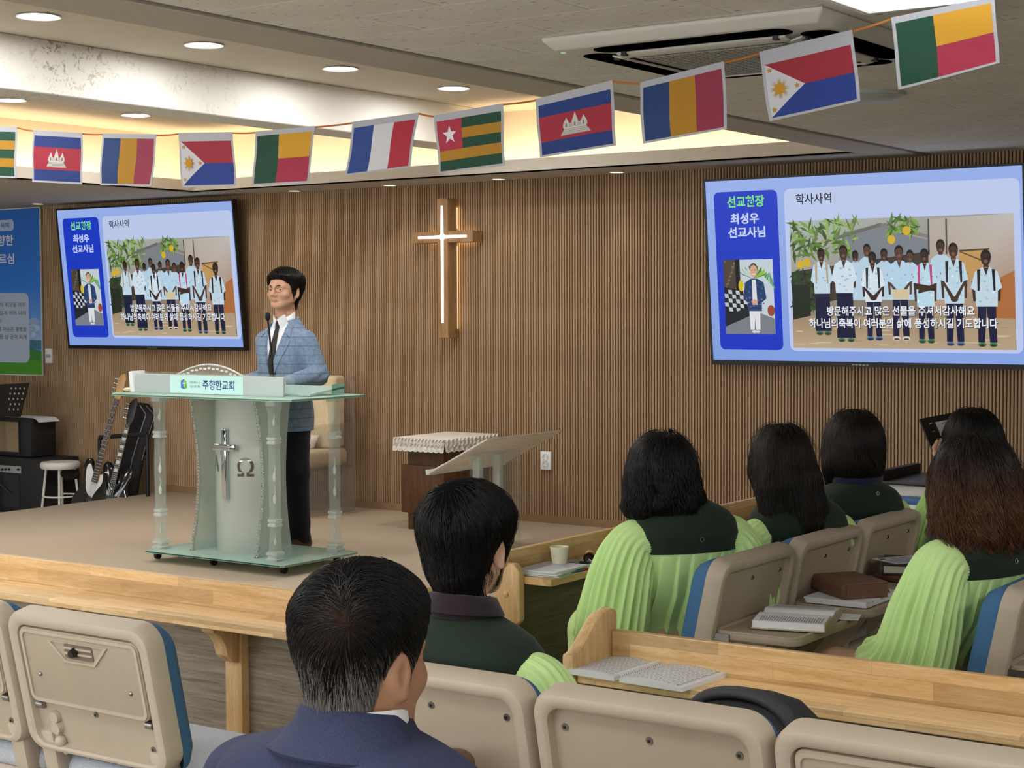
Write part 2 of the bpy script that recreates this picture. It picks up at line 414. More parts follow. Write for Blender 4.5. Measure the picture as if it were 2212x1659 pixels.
_co = m_mould.mix((_ms, 2), lin('#dedcd6'), lin('#8f8a7e')); m_mould.link(_co, 2, m_mould.b, 'Base Color'); m_mould.b.inputs['Roughness'].default_value = .85
m_mould.bump(_b, 0, .3, .01); m_mould = m_mould.m
tag(MB().box(-6.56, -6.31, RY0 - .25, 9.02, 2.625, ZR).build('ceiling_beam', m_mould, bev=.006, seg=1), 'white plastered beam with grey mould stains', None, kind='structure')
# cove LED strips behind the lip
cv = thing('cove_light', 'warm strip light hidden behind the lip of the coffer', 'strip light', (-6.3, 8.83, ZC + .02))
MB().box(-8.95, RX1 - .02, 8.84, 8.87, ZC + .016, ZC + .03).build('led_strip', m_cove, cv, True)
MB().box(-8.96, -8.93, RY0, 8.85, ZC + .016, ZC + .03).build('led_strip', m_cove, cv, True)

# lamps
def downlight(x, y, z, r, lab, grp, lens):
    t = thing('downlight', lab, 'ceiling light', (x, y, z), 0, grp)
    MB().lathe([(r * 1.17, -.004), (r * 1.15, -.008), (r * 1.0, -.006), (r * .98, .0)], 28, (0, 0, 0), False).build('bezel', m_wplastic, t, smooth=50)
    MB().lathe([(.0001, -.005), (r * .99, -.005)], 28, (0, 0, 0), False).build('lens', lens, t)
    return t
nm = ['left', 'second from left', 'third from left', 'rightmost']
for i, y in enumerate((4.86, 5.85, 6.85, 7.85)):
    downlight(-5.83, y, ZR, .082, 'round white downlight in the coffer between border and beam, %s of four' % ('leftmost' if i == 0 else nm[i]), 'downlights right of the beam', m_lampon)
for i, y in enumerate((6.69, 7.69)):
    downlight(-8.29, y, ZR, .082, 'round white downlight in the coffer beyond the mouldy beam, %s' % ('cut off by the photo edge' if i == 0 else 'nearer the flags'), 'downlights left of the beam', m_lampon)
wl = ['beside the blue banner', 'left of the cross above the speaker', 'above and just left of the cross', 'right of the cross', 'rightmost, near the large right screen']
for i, (x, y) in enumerate(((-10.72, 8.9), (-8.14, 9.05), (-7.27, 9.05), (-6.36, 9.05), (-5.46, 9.05))):
    downlight(x, y, ZC - .004, .042, 'small warm spotlight in the soffit washing the slats, %s' % wl[i], 'wall washing spots', m_warm)
    l = bpy.data.lights.new('wall_spot', 'SPOT'); l.energy = L_WALLSPOT; l.spot_size = math.radians(64); l.spot_blend = .6; l.color = (1, .84, .62); l.shadow_soft_size = .02
    lo = bpy.data.objects.new('wall_spot_lamp', l); C.objects.link(lo); lo.location = (x, y, ZC - .012)
def panel(x0, x1, y0, y1, lab):
    t = thing('ceiling_light', lab, 'ceiling light', ((x0 + x1) / 2, (y0 + y1) / 2, ZC), 0, 'square ceiling lights')
    hx, hy = (x1 - x0) / 2, (y1 - y0) / 2
    MB().frame([(-hx, -hy), (hx, -hy), (hx, hy), (-hx, hy)], [(-hx + .02, -hy + .02), (hx - .02, -hy + .02), (hx - .02, hy - .02), (-hx + .02, hy - .02)], (0, 0, -.014), (1, 0, 0), (0, 1, 0), (0, 0, .014)).build('rim', m_wplastic, t)
    MB().box(-hx + .02, hx - .02, -hy + .02, hy - .02, -.010, -.006).build('diffuser', m_panelon, t)
panel(-1.93, -1.33, 4.21, 4.57, 'bright white square light in the tiled ceiling next to the air conditioner')
# the other ceiling lights and downlights of the hall, outside the photo: plain lamps where the fixtures hang
def lamp_area(name, x, y, z, size, rad, shape='SQUARE'):
    l = bpy.data.lights.new(name, 'AREA'); l.shape = shape; l.size = size; ar = size * size * (1 if shape == 'SQUARE' else PI / 4)
    l.energy = rad * PI * ar; l.color = (1, .985, .965); o = bpy.data.objects.new(name, l); C.objects.link(o); o.location = (x, y, z)
for y in (1.4, -1.2, -3.6):
    for x in (-10.2, -7.4, -4.6, -1.63, .9): lamp_area('ceiling_panel_lamp', x, y, ZC - .012, .56, 8.5)
for x, y in ((-10.6, 4.4), (.9, 4.0), (.9, 6.4)): lamp_area('ceiling_panel_lamp', x, y, ZC - .012, .56, 8.5)
for x, ys in ((-5.83, (3.87, 2.88)), (-8.29, (5.69, 4.69, 3.69, 2.69))):
    for y in ys: lamp_area('downlight_lamp', x, y, ZR - .006, .162, L_DOWN, 'DISK')
# ------------------------------------------------------------------ wall screens
m_screen = print_mat('screen_pixels', L_SCREEN)
m_screenbase = plain('screen_glass', '#050506', .2)
SKIN = ['#3d2a22', '#4a3329', '#382620', '#5a4034']
def figure(P, hx, hy, hr, waist, feet, skin, shirt, pants, front=True, skirt=False, strap=None, arms='clasp'):
    Y = lambda v: 9 - v
    w = hr * 1.75; sh = hy + hr * 1.75
    if front:
        if skirt: P.poly([(hx - w * .85, Y(waist - .1)), (hx + w * .85, Y(waist - .1)), (hx + w * 1.0, Y(feet - .1)), (hx - w * 1.0, Y(feet - .1))], pants)
        else:
            P.poly([(hx - w * .8, Y(waist - .2)), (hx + w * .0, Y(waist - .2)), (hx - w * .25, Y(feet - .1)), (hx - w * .85, Y(feet - .1))], pants)
            P.poly([(hx - w * .05, Y(waist - .2)), (hx + w * .8, Y(waist - .2)), (hx + w * .85, Y(feet - .1)), (hx + w * .2, Y(feet - .1))], pants)
        for sx in (-.5, .5):
            P.ell(hx + sx * w, Y(feet), .19, .1, ['#d9c08a', '#3b6fa5', '#e8dcd8', '#2f7d58'][int(hx * 7) % 4]); P.ell(hx + sx * w, Y(feet + .03), .14, .05, skin)
    P.poly([(hx - .1, Y(hy + hr * .6)), (hx + .1, Y(hy + hr * .6)), (hx + .14, Y(sh + .1)), (hx - .14, Y(sh + .1))], skin)
    if front:    # arms
        for s in (-1, 1):
            P.poly([(hx + s * w * 1.0, Y(sh + .5)), (hx + s * w * 1.32, Y(sh + .55)), (hx + s * w * 1.2, Y(waist - .25)), (hx + s * w * .95, Y(waist - .25))], skin)
    P.poly([(hx - w * .35, Y(sh - .08)), (hx + w * .35, Y(sh - .08)), (hx + w * 1.0, Y(sh + .12)), (hx + w * 1.4, Y(sh + .85)), (hx + w * 1.0, Y(sh + 1.0)), (hx + w * .95, Y(waist)), (hx - w * .95, Y(waist)), (hx - w * 1.0, Y(sh + 1.0)), (hx - w * 1.4, Y(sh + .85)), (hx - w * 1.0, Y(sh + .12))], shirt)
    if front:
        rr = np.random.default_rng(int(hx * 100))
        for _ in range(14):
            P.ell(hx + rr.uniform(-.85, .85) * w, Y(rr.uniform(sh + .25, waist - .15)), .07, .05, rr.choice(['#a9cbe0', '#bcd8ea', '#9cc0d8', '#e6f2f8']), 7)
        P.poly([(hx - w * .25, Y(sh - .08)), (hx + w * .25, Y(sh - .08)), (hx, Y(sh + .3))], skin)
        if strap:
            for s in (-1, 1): P.poly([(hx + s * w * .5, Y(sh)), (hx + s * w * .8, Y(sh + .03)), (hx + s * w * .8, Y(sh + 1.0)), (hx + s * w * .62, Y(sh + 1.0))], strap)
        if arms == 'clasp':
            for s in (-1, 1): P.poly([(hx + s * w * 1.25, Y(sh + .9)), (hx + s * w * .95, Y(sh + .95)), (hx + s * .02, Y(waist - .32)), (hx + s * .12, Y(waist - .12))], skin)
            P.ell(hx, Y(waist - .2), .18, .13, skin)
        elif arms == 'cross':
            P.poly([(hx - w * 1.3, Y(sh + .85)), (hx + w * 1.2, Y(sh + 1.05)), (hx + w * 1.2, Y(sh + 1.25)), (hx - w * 1.25, Y(sh + 1.15))], skin)
            P.poly([(hx + w * 1.3, Y(sh + .85)), (hx - w * .8, Y(sh + 1.2)), (hx - w * .8, Y(sh + 1.35)), (hx + w * 1.25, Y(sh + 1.15))], skin)
    P.ell(hx, Y(hy - .04), hr * .82, hr * 1.12, '#17100d')
    P.ell(hx, Y(hy + .07), hr * .76, hr * 1.0, skin)
    lt = '#7b5a48'
    P.ell(hx, Y(hy + .18), hr * .3, hr * .3, lt, 9); P.ell(hx, Y(hy + .38 * hr / .25), hr * .34, hr * .1, '#a07868', 8)
    for s in (-1, 1): P.ell(hx + s * hr * .33, Y(hy + .04), hr * .16, hr * .09, '#120c0a', 8)
def slide():
    P = Print(.00003); Y = lambda v: 9 - v
    P.poly([(0, 0), (16, 0), (16, 9), (0, 9)], ['#86a5e8', '#8cabee', '#9ab4f0', '#9db6f2'])
    P.rr(.44, Y(8.47), 3.92, Y(.56), .28, '#1338c8')
    P.rr(4.28, Y(8.50), 15.85, Y(.55), .32, '#c3d0f4')
    P.text('선교현장', 1.17, Y(1.36), 3.21, Y(.78), '#7fe58a', .03)
    P.text('최성우', 1.32, Y(2.18), 2.88, Y(1.64), '#cfdcff', .03)
    P.text('선교사님', 1.16, Y(2.86), 3.20, Y(2.32), '#cfdcff', .03)
    P.text('학사사역', 4.90, Y(1.33), 6.75, Y(.82), '#0c1020', .012)
    # small portrait picture
    x0, x1, a, b = .80, 3.53, 7.68, 3.95
    P.rect(x0, Y(a), x1, Y(b), '#c9d4dc'); P.poly([(x0, Y(5.6)), (1.55, Y(5.5)), (1.55, Y(b)), (x0, Y(b))], '#4d4236')
    for i in range(22): P.ell(x0 + .1 + (i * 37 % 60) / 100, Y(4.05 + (i * 53 % 140) / 100), .07, .05, ['#6e5d48', '#87745a', '#5d5040'][i % 3], 7)
    P.poly([(1.5, Y(6.3)), (1.72, Y(6.3)), (1.72, Y(b)), (1.45, Y(b))], '#15171a')
    P.poly([(x0, Y(6.9)), (2.4, Y(6.4)), (2.4, Y(5.6)), (x0, Y(5.3))], '#1b1e24')
    for i in range(7):
        for j in range(5):
            if (i + j) % 2: P.poly([(x0 + i * .21, Y(5.42 + j * .22 + i * .02)), (x0 + .21 + i * .21, Y(5.44 + j * .22 + i * .02)), (x0 + .24 + i * .21, Y(5.64 + j * .22 + i * .02)), (x0 + .03 + i * .21, Y(5.62 + j * .22 + i * .02))], '#c6ccd2')
    P.poly([(x0, Y(a)), (x1, Y(a)), (x1, Y(6.9)), (2.4, Y(6.5)), (x0, Y(7.1))], '#7d838c')
    P.poly([(x0, Y(7.3)), (2.2, Y(6.75)), (2.2, Y(6.3)), (x0, Y(6.75))], '#20242c')
    for i in range(9):
        an = math.radians(20 + i * 17); P.poly([(2.45, Y(4.9)), (2.45 + .75 * math.cos(an) - .05, Y(4.8 - .5 * math.sin(an))), (2.45 + .8 * math.cos(an), Y(4.75 - .55 * math.sin(an))), (2.45 + .7 * math.cos(an) + .06, Y(4.9 - .45 * math.sin(an)))], ['#6aa52e', '#8cbf3a', '#4f8a2a'][i % 3])
    P.ell(1.75, Y(5.25), .14, .28, '#d8c21e')
    for i in range(6): P.poly([(3.35, Y(4.6)), (3.05 + .1 * i, Y(4.8 + .12 * i)), (3.12 + .1 * i, Y(4.9 + .1 * i))], '#4f9a50')
    P.ell(3.35, Y(6.5), .2, .28, '#a24a32')
    P.poly([(2.15, Y(6.45)), (2.75, Y(6.45)), (2.72, Y(7.45)), (2.48, Y(7.45)), (2.45, Y(6.8)), (2.40, Y(7.45)), (2.18, Y(7.45))], '#e6e6ea')
    P.poly([(2.3, Y(4.9)), (2.65, Y(4.9)), (3.0, Y(5.1)), (3.12, Y(5.9)), (2.85, Y(6.1)), (2.85, Y(6.52)), (2.08, Y(6.52)), (2.08, Y(6.1)), (1.85, Y(5.9)), (1.98, Y(5.1))], '#25406e')
    for i in range(26): P.ell(1.98 + (i * 41 % 100) / 100, Y(5.15 + (i * 67 % 130) / 100), .06, .04, ['#3f6aa8', '#9a4a6a', '#1a2b4c', '#5a86b8'][i % 4], 6)
    P.poly([(2.38, Y(4.95)), (2.58, Y(4.95)), (2.62, Y(6.2)), (2.35, Y(6.2))], '#dfe3ea'); P.ell(2.47, Y(6.05), .17, .12, '#d8a48a')
    P.ell(2.48, Y(4.40), .215, .28, '#4a4a4e'); P.ell(2.48, Y(4.52), .2, .3, '#dba88c'); P.ell(2.48, Y(4.68), .1, .03, '#f3e6e0', 8)
    for s in (-1, 1): P.ell(2.48 + s * .08, Y(4.48), .045, .015, '#3a2a24', 8); P.ell(2.48 + s * .1, Y(7.55), .12, .07, '#d8d8d8', 8)
    # group picture
    x0, x1, a, b = 4.52, 15.54, 8.33, 2.12
    P.poly([(x0, Y(a)), (x1, Y(a)), (x1, Y(b)), (x0, Y(b))], ['#8a765e', '#84705a', '#9a968e', '#b4bcb8'])
    P.poly([(7.0, Y(4.3)), (7.3, Y(2.75)), (9.5, Y(2.35)), (10.2, Y(2.9)), (11.5, Y(3.2)), (11.5, Y(4.3))], '#7f858c')
    P.poly([(6.3, Y(3.1)), (9.2, Y(2.35)), (9.3, Y(2.5)), (6.3, Y(3.25))], '#6f6a66'); P.poly([(9.2, Y(2.35)), (11.6, Y(3.0)), (11.6, Y(3.15)), (9.2, Y(2.55))], '#857f78')
    P.poly([(4.52, Y(4.6)), (11.5, Y(3.75)), (11.5, Y(5.2)), (4.52, Y(6.4))], '#453b33')
    P.poly([(11.4, Y(7.0)), (11.6, Y(2.25)), (15.54, Y(2.12)), (15.54, Y(7.2))], ['#b1987a', '#b9b0a6', '#c5bfb8', '#a3663c'])
    P.poly([(12.9, Y(5.2)), (13.0, Y(3.75)), (14.4, Y(3.7)), (14.3, Y(5.0))], '#c59a5c'); P.poly([(13.0, Y(3.72)), (14.4, Y(3.66)), (14.4, Y(3.74)), (13.0, Y(3.8))], '#5d4630'); P.poly([(13.0, Y(3.75)), (14.2, Y(4.25)), (14.2, Y(4.32)), (13.0, Y(3.82))], '#6a5238')
    P.poly([(14.5, Y(7.2)), (14.9, Y(5.0)), (15.54, Y(4.7)), (15.54, Y(7.4))], '#b06f3c')
    for xx in (11.5, 12.35): P.poly([(xx, Y(3.9)), (xx + .08, Y(3.9)), (xx + .1, Y(2.25)), (xx + .02, Y(2.25))], '#4e4a44')
    r = np.random.default_rng(3)
    for i in range(240):
        i = i * 90 // 240
        cx, cy = (r.uniform(4.6, 8.0), r.uniform(2.15, 3.9)) if i < 45 else ((r.uniform(9.6, 11.0), r.uniform(2.15, 2.9)) if i < 60 else (r.uniform(4.6, 5.7), r.uniform(4.6, 6.5)))
        an = r.uniform(0, PI); l, h = r.uniform(.2, .42), r.uniform(.05, .1); u = (math.cos(an), math.sin(an))
        P.poly([q for q in [(cx - l * u[0], Y(cy) - l * u[1]), (cx + h * u[1], Y(cy) - h * u[0]), (cx + l * u[0], Y(cy) + l * u[1]), (cx - h * u[1], Y(cy) + h * u[0])] if True], str(r.choice(['#5f8436', '#7fa544', '#48692e', '#93b45a', '#3d5a2a', '#6b7f4a'] if i < 60 else ['#2c4428', '#36542e', '#1e3220'])))
    for cx, cy in ((5.05, 4.25), (5.4, 4.15), (9.75, 3.15), (10.5, 2.75)): P.ell(cx, Y(cy), .2, .22, '#d9b42c', 9)
    P.poly([(4.55, Y(7.1)), (5.5, Y(6.9)), (5.5, Y(5.3)), (4.55, Y(5.2))], '#232c20')
    P.poly([(x0, Y(a)), (x1, Y(a)), (x1, Y(6.9)), (13, Y(6.8)), (5.5, Y(6.75)), (x0, Y(6.95))], ['#c2ab8c', '#bca587', '#b39c80', '#ac9678', '#a8927a', '#a48e72'])
    for i in range(40): P.ell(r.uniform(4.8, 15.3), Y(r.uniform(7.0, 8.2)), r.uniform(.1, .5), .03, str(r.choice(['#cdb898', '#ab9476', '#d6c2a4'])), 8)
    nv = '#171b3c'; st = '#1c1e26'; sb = '#cfe4f2'
    for i in (2, 3, 5, 7, 9):
        hx, hy, hr = [(7.91, 3.87, .2), (8.51, 3.60, .23), (9.36, 3.83, .22), (10.64, 3.93, .22), (12.13, 3.52, .26)][(2, 3, 5, 7, 9).index(i)]
        figure(P, hx, hy, hr, 6.0, 7.8, SKIN[i % 4], '#bcd6ea', nv, False)
    for i, (hx, hy, hr, wa, fe, sk, arms, strap) in enumerate([(6.16, 3.76, .24, 5.67, 7.6, True, None, '#b7a684'), (7.32, 3.68, .27, 5.65, 7.92, True, None, None), (8.78, 4.0, .25, 6.09, 7.84, False, 'clasp', st), (10.12, 3.75, .27, 5.99, 7.83, False, 'clasp', None), (11.36, 3.91, .25, 6.32, 7.95, False, 'cross', '#c2447c'), (12.75, 3.71, .28, 6.18, 8.06, False, 'clasp', st), (14.27, 4.08, .30, 6.33, 8.09, False, None, st)]):
        figure(P, hx, hy, hr, wa, fe, SKIN[i % 4], ['#c8dfec', '#d6e6f2', '#dbe8f2', '#b9d8ee', '#bfe0f0', '#c2dcea', '#c6dce8'][i], nv, True, sk, strap, arms)
    P.rect(9.75, Y(5.95), 10.55, Y(5.5), '#d9c7a0')
    for dx, dy, c in ((.03, -.03, '#1d2030'), (0, 0, '#eef3fb')):
        P.text('방문해주시고 많은 선물을 주셔서감사해요', 6.39 + dx, Y(6.75) + dy, 13.69 + dx, Y(6.28) + dy, c, .022)
        P.text('하나님의축복이 여러분의 삶에 풍성하시길 기도합니다', 5.43 + dx, Y(7.34) + dy, 14.75 + dx, Y(6.86) + dy, c, .022)
    return P
TW, TH = 1.915, 1.077
slide_p = slide()
def television(x, z, lab):
    nrm = math.hypot(1, .1); V = np.array([0, -.1, 1]) / nrm; N = np.array([0, -1, -.1]) / nrm; U = np.array([1., 0, 0])
    O = np.array([x, 9.121, z]); t = thing('television', lab, 'television', (x + TW / 2, 9.13, z), 0, 'large wall screens')
    MB().prism(rrect(-.013, -.028, TW + .013, TH + .013, .006, 2), O - N * .006, U, V, -N * .035).build('casing', m_black, t, True, bev=.003)
    MB().prism([(.25, .1), (TW - .25, .1), (TW - .25, TH - .35), (.25, TH - .35)], O - N * .04, U, V, -N * .02).build('rear_housing', m_black, t, True, bev=.006)
    MB().frame(rrect(-.013, -.028, TW + .013, TH + .013, .006, 2), rrect(0, 0, TW, TH, .001, 2), O - N * .006, U, V, N * .012).build('bezel', m_black, t, True)
    MB().prism([(0, 0), (TW, 0), (TW, TH), (0, TH)], O - N * .004, U, V, N * .001).build('screen', m_screenbase, t, True)
    slide_p.build('screen_picture', m_screen, t, O - N * .002, U * TW / 16, V * TH / 9, N)
    mk = MB(); 
    for k in range(5): mk.prism([(.90 + k * .022, -.019), (.916 + k * .022, -.019), (.916 + k * .022, -.012), (.90 + k * .022, -.012)], O + N * .006, U, V, N * .0006)
    mk.build('maker_badge', m_steel, t, True)
    MB().box(x + .45, x + TW - .45, 9.145, D - .0108, z + .3, z + .75).build('wall_mount', m_dark, t, True)
television(-10.635, 1.329, 'left wall screen beside the blue banner, showing a group photo slide')
television(-4.821, 1.29, 'right wall screen, cut off by the photo edge, showing the same group photo slide')

# ------------------------------------------------------------------ blue banner
bt = thing('banner', 'blue hanging banner with sky and green meadow at the far left wall', 'banner', (-11.9, 9.16, 1.06))
P = Print(.0001)
bx0, bx1, bz0, bz1 = -12.9, -11.02, 1.07, 2.452; bw, bh = bx1 - bx0, bz1 - bz0
def bp(px, py): q = atY(px, py, 9.165); return q[0] - bx0, q[2] - bz0
P.poly([(0, 0), (bw, 0), (bw, bh), (0, bh)], '#3a8af0')
def hgrad(y0, y1, c0, c1, n=14):
    a, b_ = np.array([int(c0[i:i+2], 16) for i in (1, 3, 5)]), np.array([int(c1[i:i+2], 16) for i in (1, 3, 5)])
    P.poly([(0, y0), (bw, y0), (bw, y1), (0, y1)], ['#%02x%02x%02x' % tuple(a)] * 2 + ['#%02x%02x%02x' % tuple(b_)] * 2)
hgrad(.45, .75, '#6aa2ee', '#2f80ea'); hgrad(.75, bh, '#2f80ea', '#2a70cc'); hgrad(.22, .45, '#a9c6ee', '#6aa2ee')
for i in range(26): P.ell(bw - .085 - (i * 37 % 100) / 100 * .45, .40 + .06 * math.sin(i * 1.7) , .05 + .02 * (i % 3), .03, ['#a9c1e4', '#9ab6de', '#b9cdea'][i % 3], 10)
P.poly([(0, .18), (bw, .22), (bw, .29), (bw - .25, .30), (bw - .6, .27), (0, .26)], '#3f7890')
P.poly([(0, 0), (bw, 0), (bw, .20), (bw - .2, .23), (bw - .45, .19), (0, .2)], '#3f8438'); P.poly([(0, 0), (bw, 0), (bw, .12), (bw - .4, .14), (0, .13)], '#4f9c2c')
x, y = bp(29, 498); x2, y2 = bp(29, 474); P.rr(x - .55, y, x, y2, .03, '#b9d0f0'); a = bp(19, 492); b_ = bp(19, 480); P.text('교육체', a[0] - .17, a[1], a[0], b_[1], '#20408a', .01)
a = bp(28, 530); b_ = bp(28, 507); P.text('향한', a[0] - .20, a[1], a[0], b_[1], '#e8f0fb', .02)
a = bp(30, 570); b_ = bp(30, 547); P.text('부르심', a[0] - .30, a[1], a[0], b_[1], '#e8f0fb', .02)
x, y = bp(64, 784); x2, y2 = bp(62, 632); P.rr(x - 1.1, y, x, y2, .06, '#b6c9e2')
for s, px, py in (('네 처소의 휘장을 아끼', 54, 658), ('너의 줄을 길게 하며 너의', 55, 676), ('견고히 할지어다', 3, 693), ('퍼지며 네 자손은 열방을', 57, 711), ('성읍들을 사람 살 곳이 되게', 57, 728)):
    a = bp(px, py + 5); b_ = bp(px, py - 5); n_ = len(s); P.text(s, a[0] - .052 * n_ * .78, a[1], a[0], b_[1], '#3a4c50', .005)
def sway(q): return q + np.array([0, -.006 * math.sin((q[0] + .4 * q[2]) * 9) - .004, 0])
MB().box(bx0, bx1, 9.176, 9.178, bz0, bz1).build('cloth', plain('banner_back', '#dfe6ee', .8), bt, True)
P.build('banner_print', print_mat('banner_ink', 0, .7), bt, (bx0, 9.172, bz0), (1, 0, 0), (0, 0, 1), (0, -1, 0))
MB().frame([(0, 0), (bw, 0), (bw, bh), (0, bh)], [(.008, .008), (bw - .008, .008), (bw - .008, bh - .008), (.008, bh - .008)], (bx0, 9.1725, bz0), (1, 0, 0), (0, 0, 1), (0, -.008, 0)).build('hem', plain('hem_white', '#d5d8cf', .8), bt, True)

# ------------------------------------------------------------------ lit wooden cross
m_crosswood = wood('cross_wood', '#8a6442', '#a17d55', '#b18f66', axis=2, rough=.5)
yf, yb = 9.055, 9.165
cxm = .5 * (atY(944, 580, yf)[0] + atY(967.5, 580, yf)[0]); hw = .5 * (atY(967.5, 580, yf)[0] - atY(944, 580, yf)[0])
zt, zb = atY(955, 428, yf)[2], atY(958, 730, yf)[2]; xl, xr = atY(893, 510, yf)[0], atY(1023.5, 508, yf)[0]
za, zc = atY(893, 502, yf)[2], atY(893, 526, yf)[2]; xl = cxm - (xr - xl) / 2; xr = 2 * cxm - xl
ct = thing('cross', 'wooden wall cross with a glowing white line along its front', 'cross', (cxm, 9.11, zb))
poly = [(cxm - hw, zb), (cxm + hw, zb), (cxm + hw, zc), (xr, zc), (xr, za), (cxm + hw, za), (cxm + hw, zt), (cxm - hw, zt), (cxm - hw, za), (xl, za), (xl, zc), (cxm - hw, zc)]
MB().prism(poly, (0, yf, 0), (1, 0, 0), (0, 0, 1), (0, yb - yf, 0)).build('body', m_crosswood, ct, True, bev=.003)
m_led = emit('cross_led', '#ffe9d8', 1.1)
zm = (za + zc) / 2; g = .011; e = .008
star = [(cxm - e, zb + .10), (cxm + e, zb + .10), (cxm + g, zm - g * 2), (cxm + g * 2, zm - g), (xr - .05, zm - e), (xr - .05, zm + e), (cxm + g * 2, zm + g), (cxm + g, zm + g * 2), (cxm + e, zt - .05), (cxm - e, zt - .05), (cxm - g, zm + g * 2), (cxm - g * 2, zm + g), (xl + .05, zm + e), (xl + .05, zm - e), (cxm - g * 2, zm - g), (cxm - g, zm - g * 2)]
MB().prism(star, (0, yf - .004, 0), (1, 0, 0), (0, 0, 1), (0, .006, 0)).build('light_line', m_led, ct, True)
m_back = emit('cross_backlight', '#ffd9a0', 3.0); q = .018
mb = MB(); mb.box(cxm - hw + q, cxm + hw - q, yb, yb + .012, zb + .06, zt - .05); mb.box(xl + .05, xr - .05, yb, yb + .012, zc + q, za - q)
mb.build('rear_strip', m_back, ct, True)
mb = MB(); mb.box(cxm + hw - .002, cxm + hw + .004, yb - .008, yb - .001, zb + .06, zc - .02); mb.box(cxm + hw - .002, cxm + hw + .004, yb - .008, yb - .001, za + .02, zt - .06)
mb.build('edge_strip', emit('edge_led', '#ffe3b0', .45), ct, True)

# ------------------------------------------------------------------ switch and sockets on the slats
t = thing('light_switch', 'white triple light switch on the slats by the blue banner', 'switch', (-10.95, 9.18, 1.235))
MB().box(-.041, .041, -.012, .0085, -.06, .06).build('plate', m_wplastic, t, bev=.004)
m_key = plain('grey_line', '#9aa0ac', .5)
for k in range(3):
    MB().box(-.026, .026, -.016, -.012, -.041 + .028 * k, -.041 + .026 + .028 * k).build('rocker', m_key if k == 1 else m_wplastic, t, bev=.002)
def socket(name, lab, x, z):
    t = thing(name, lab, 'socket', (x, 9.18, z))
    MB().box(-.041, .041, -.012, .0085, -.06, .06).build('plate', m_wplastic, t, bev=.004)
    for dz in (-.023, .023):
        r = MB().lathe([(.021, 0), (.021, .004), (.018, .004), (.017, -.006), (.0001, -.006)], 20, (0, 0, 0), False).build('socket_well', plain('socket_grey', '#c3c7c9', .5), t, smooth=40, xf=Matrix.Translation((0, -.012, dz)) @ Matrix.Rotation(PI / 2, 4, 'X'))
        MB().cyl((-.009, -.009, dz), (-.009, -.0125, dz), .0025, n=8).cyl((.009, -.009, dz), (.009, -.0125, dz), .0025, n=8).build('pin_hole', m_black, t)
socket('wall_socket', 'white double socket on the slats right of the acrylic lectern', -6.08, .61)

# ------------------------------------------------------------------ ceiling air conditioner and detector
ac = thing('air_conditioner', 'white four-way ceiling air conditioner with open flaps and grid grille', 'air conditioner', (-2.47, 4.90, ZC))
m_ac = plain('ac_white', '#c9c7c0', .5); m_void = plain('dark_void', '#060606', .95, spec=0)
h = .475
MB().loft([[(-h, -h, 0), (h, -h, 0), (h, h, 0), (-h, h, 0)], [(-h, -h, -.012), (h, -h, -.012), (h, h, -.012), (-h, h, -.012)], [(-.445, -.445, -.042), (.445, -.445, -.042), (.445, .445, -.042), (-.445, .445, -.042)]]).build('fascia', m_ac, ac, bev=.006)
MB().box(-.27, .27, -.27, .27, -.054, -.041).build('grille_frame', m_ac, ac, bev=.004)
gr = MB()
for k in range(19):
    a = -.243 + .027 * k; gr.box(a - .004, a + .004, -.25, .25, -.060, -.054); gr.box(-.25, .25, a - .004, a + .004, -.0595, -.0545)
tag(gr.build('grille', plain('ac_grille', '#a3a19a', .6), ac), kind='stuff')
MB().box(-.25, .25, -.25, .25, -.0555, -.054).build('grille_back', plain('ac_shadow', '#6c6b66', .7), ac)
for k in range(4):
    R = Matrix.Rotation(k * PI / 2, 4, 'Z')
    o = MB().prism(rrect(-.33, -.43, .33, -.325, .045), (0, 0, -.045), (1, 0, 0), (0, 1, 0), (0, 0, .012)).build('air_slot', m_void, ac, xf=R)
    f = MB().obox((0, -.308, -.053), [(1, 0, 0), (0, .97, -.24), (0, .24, .97)], (.29, .020, .0035))
    f.build('flap', m_ac, ac, bev=.002, xf=R)
    for s in (-.26, .26): MB().box(s - .008, s + .008, -.335, -.315, -.058, -.044).build('flap_hinge', m_black, ac, xf=R)
MB().lathe([(.009, -.030), (.008, -.043), (.0001, -.0435)], 12, (-.44, -.40, 0), False).build('status_light', emit('green_led', '#9fe08a', .4), ac)
q = atz(1868, 203, ZC)
t = thing('smoke_detector', 'small round pale ceiling detector behind the second flag from the photo right', 'detector', (q[0], q[1], ZC))
MB().lathe([(.16, 0), (.16, -.012), (.13, -.028), (.06, -.034), (.0001, -.035)], 28).build('housing', plain('detector', '#b5bbb8', .4), t, smooth=40)

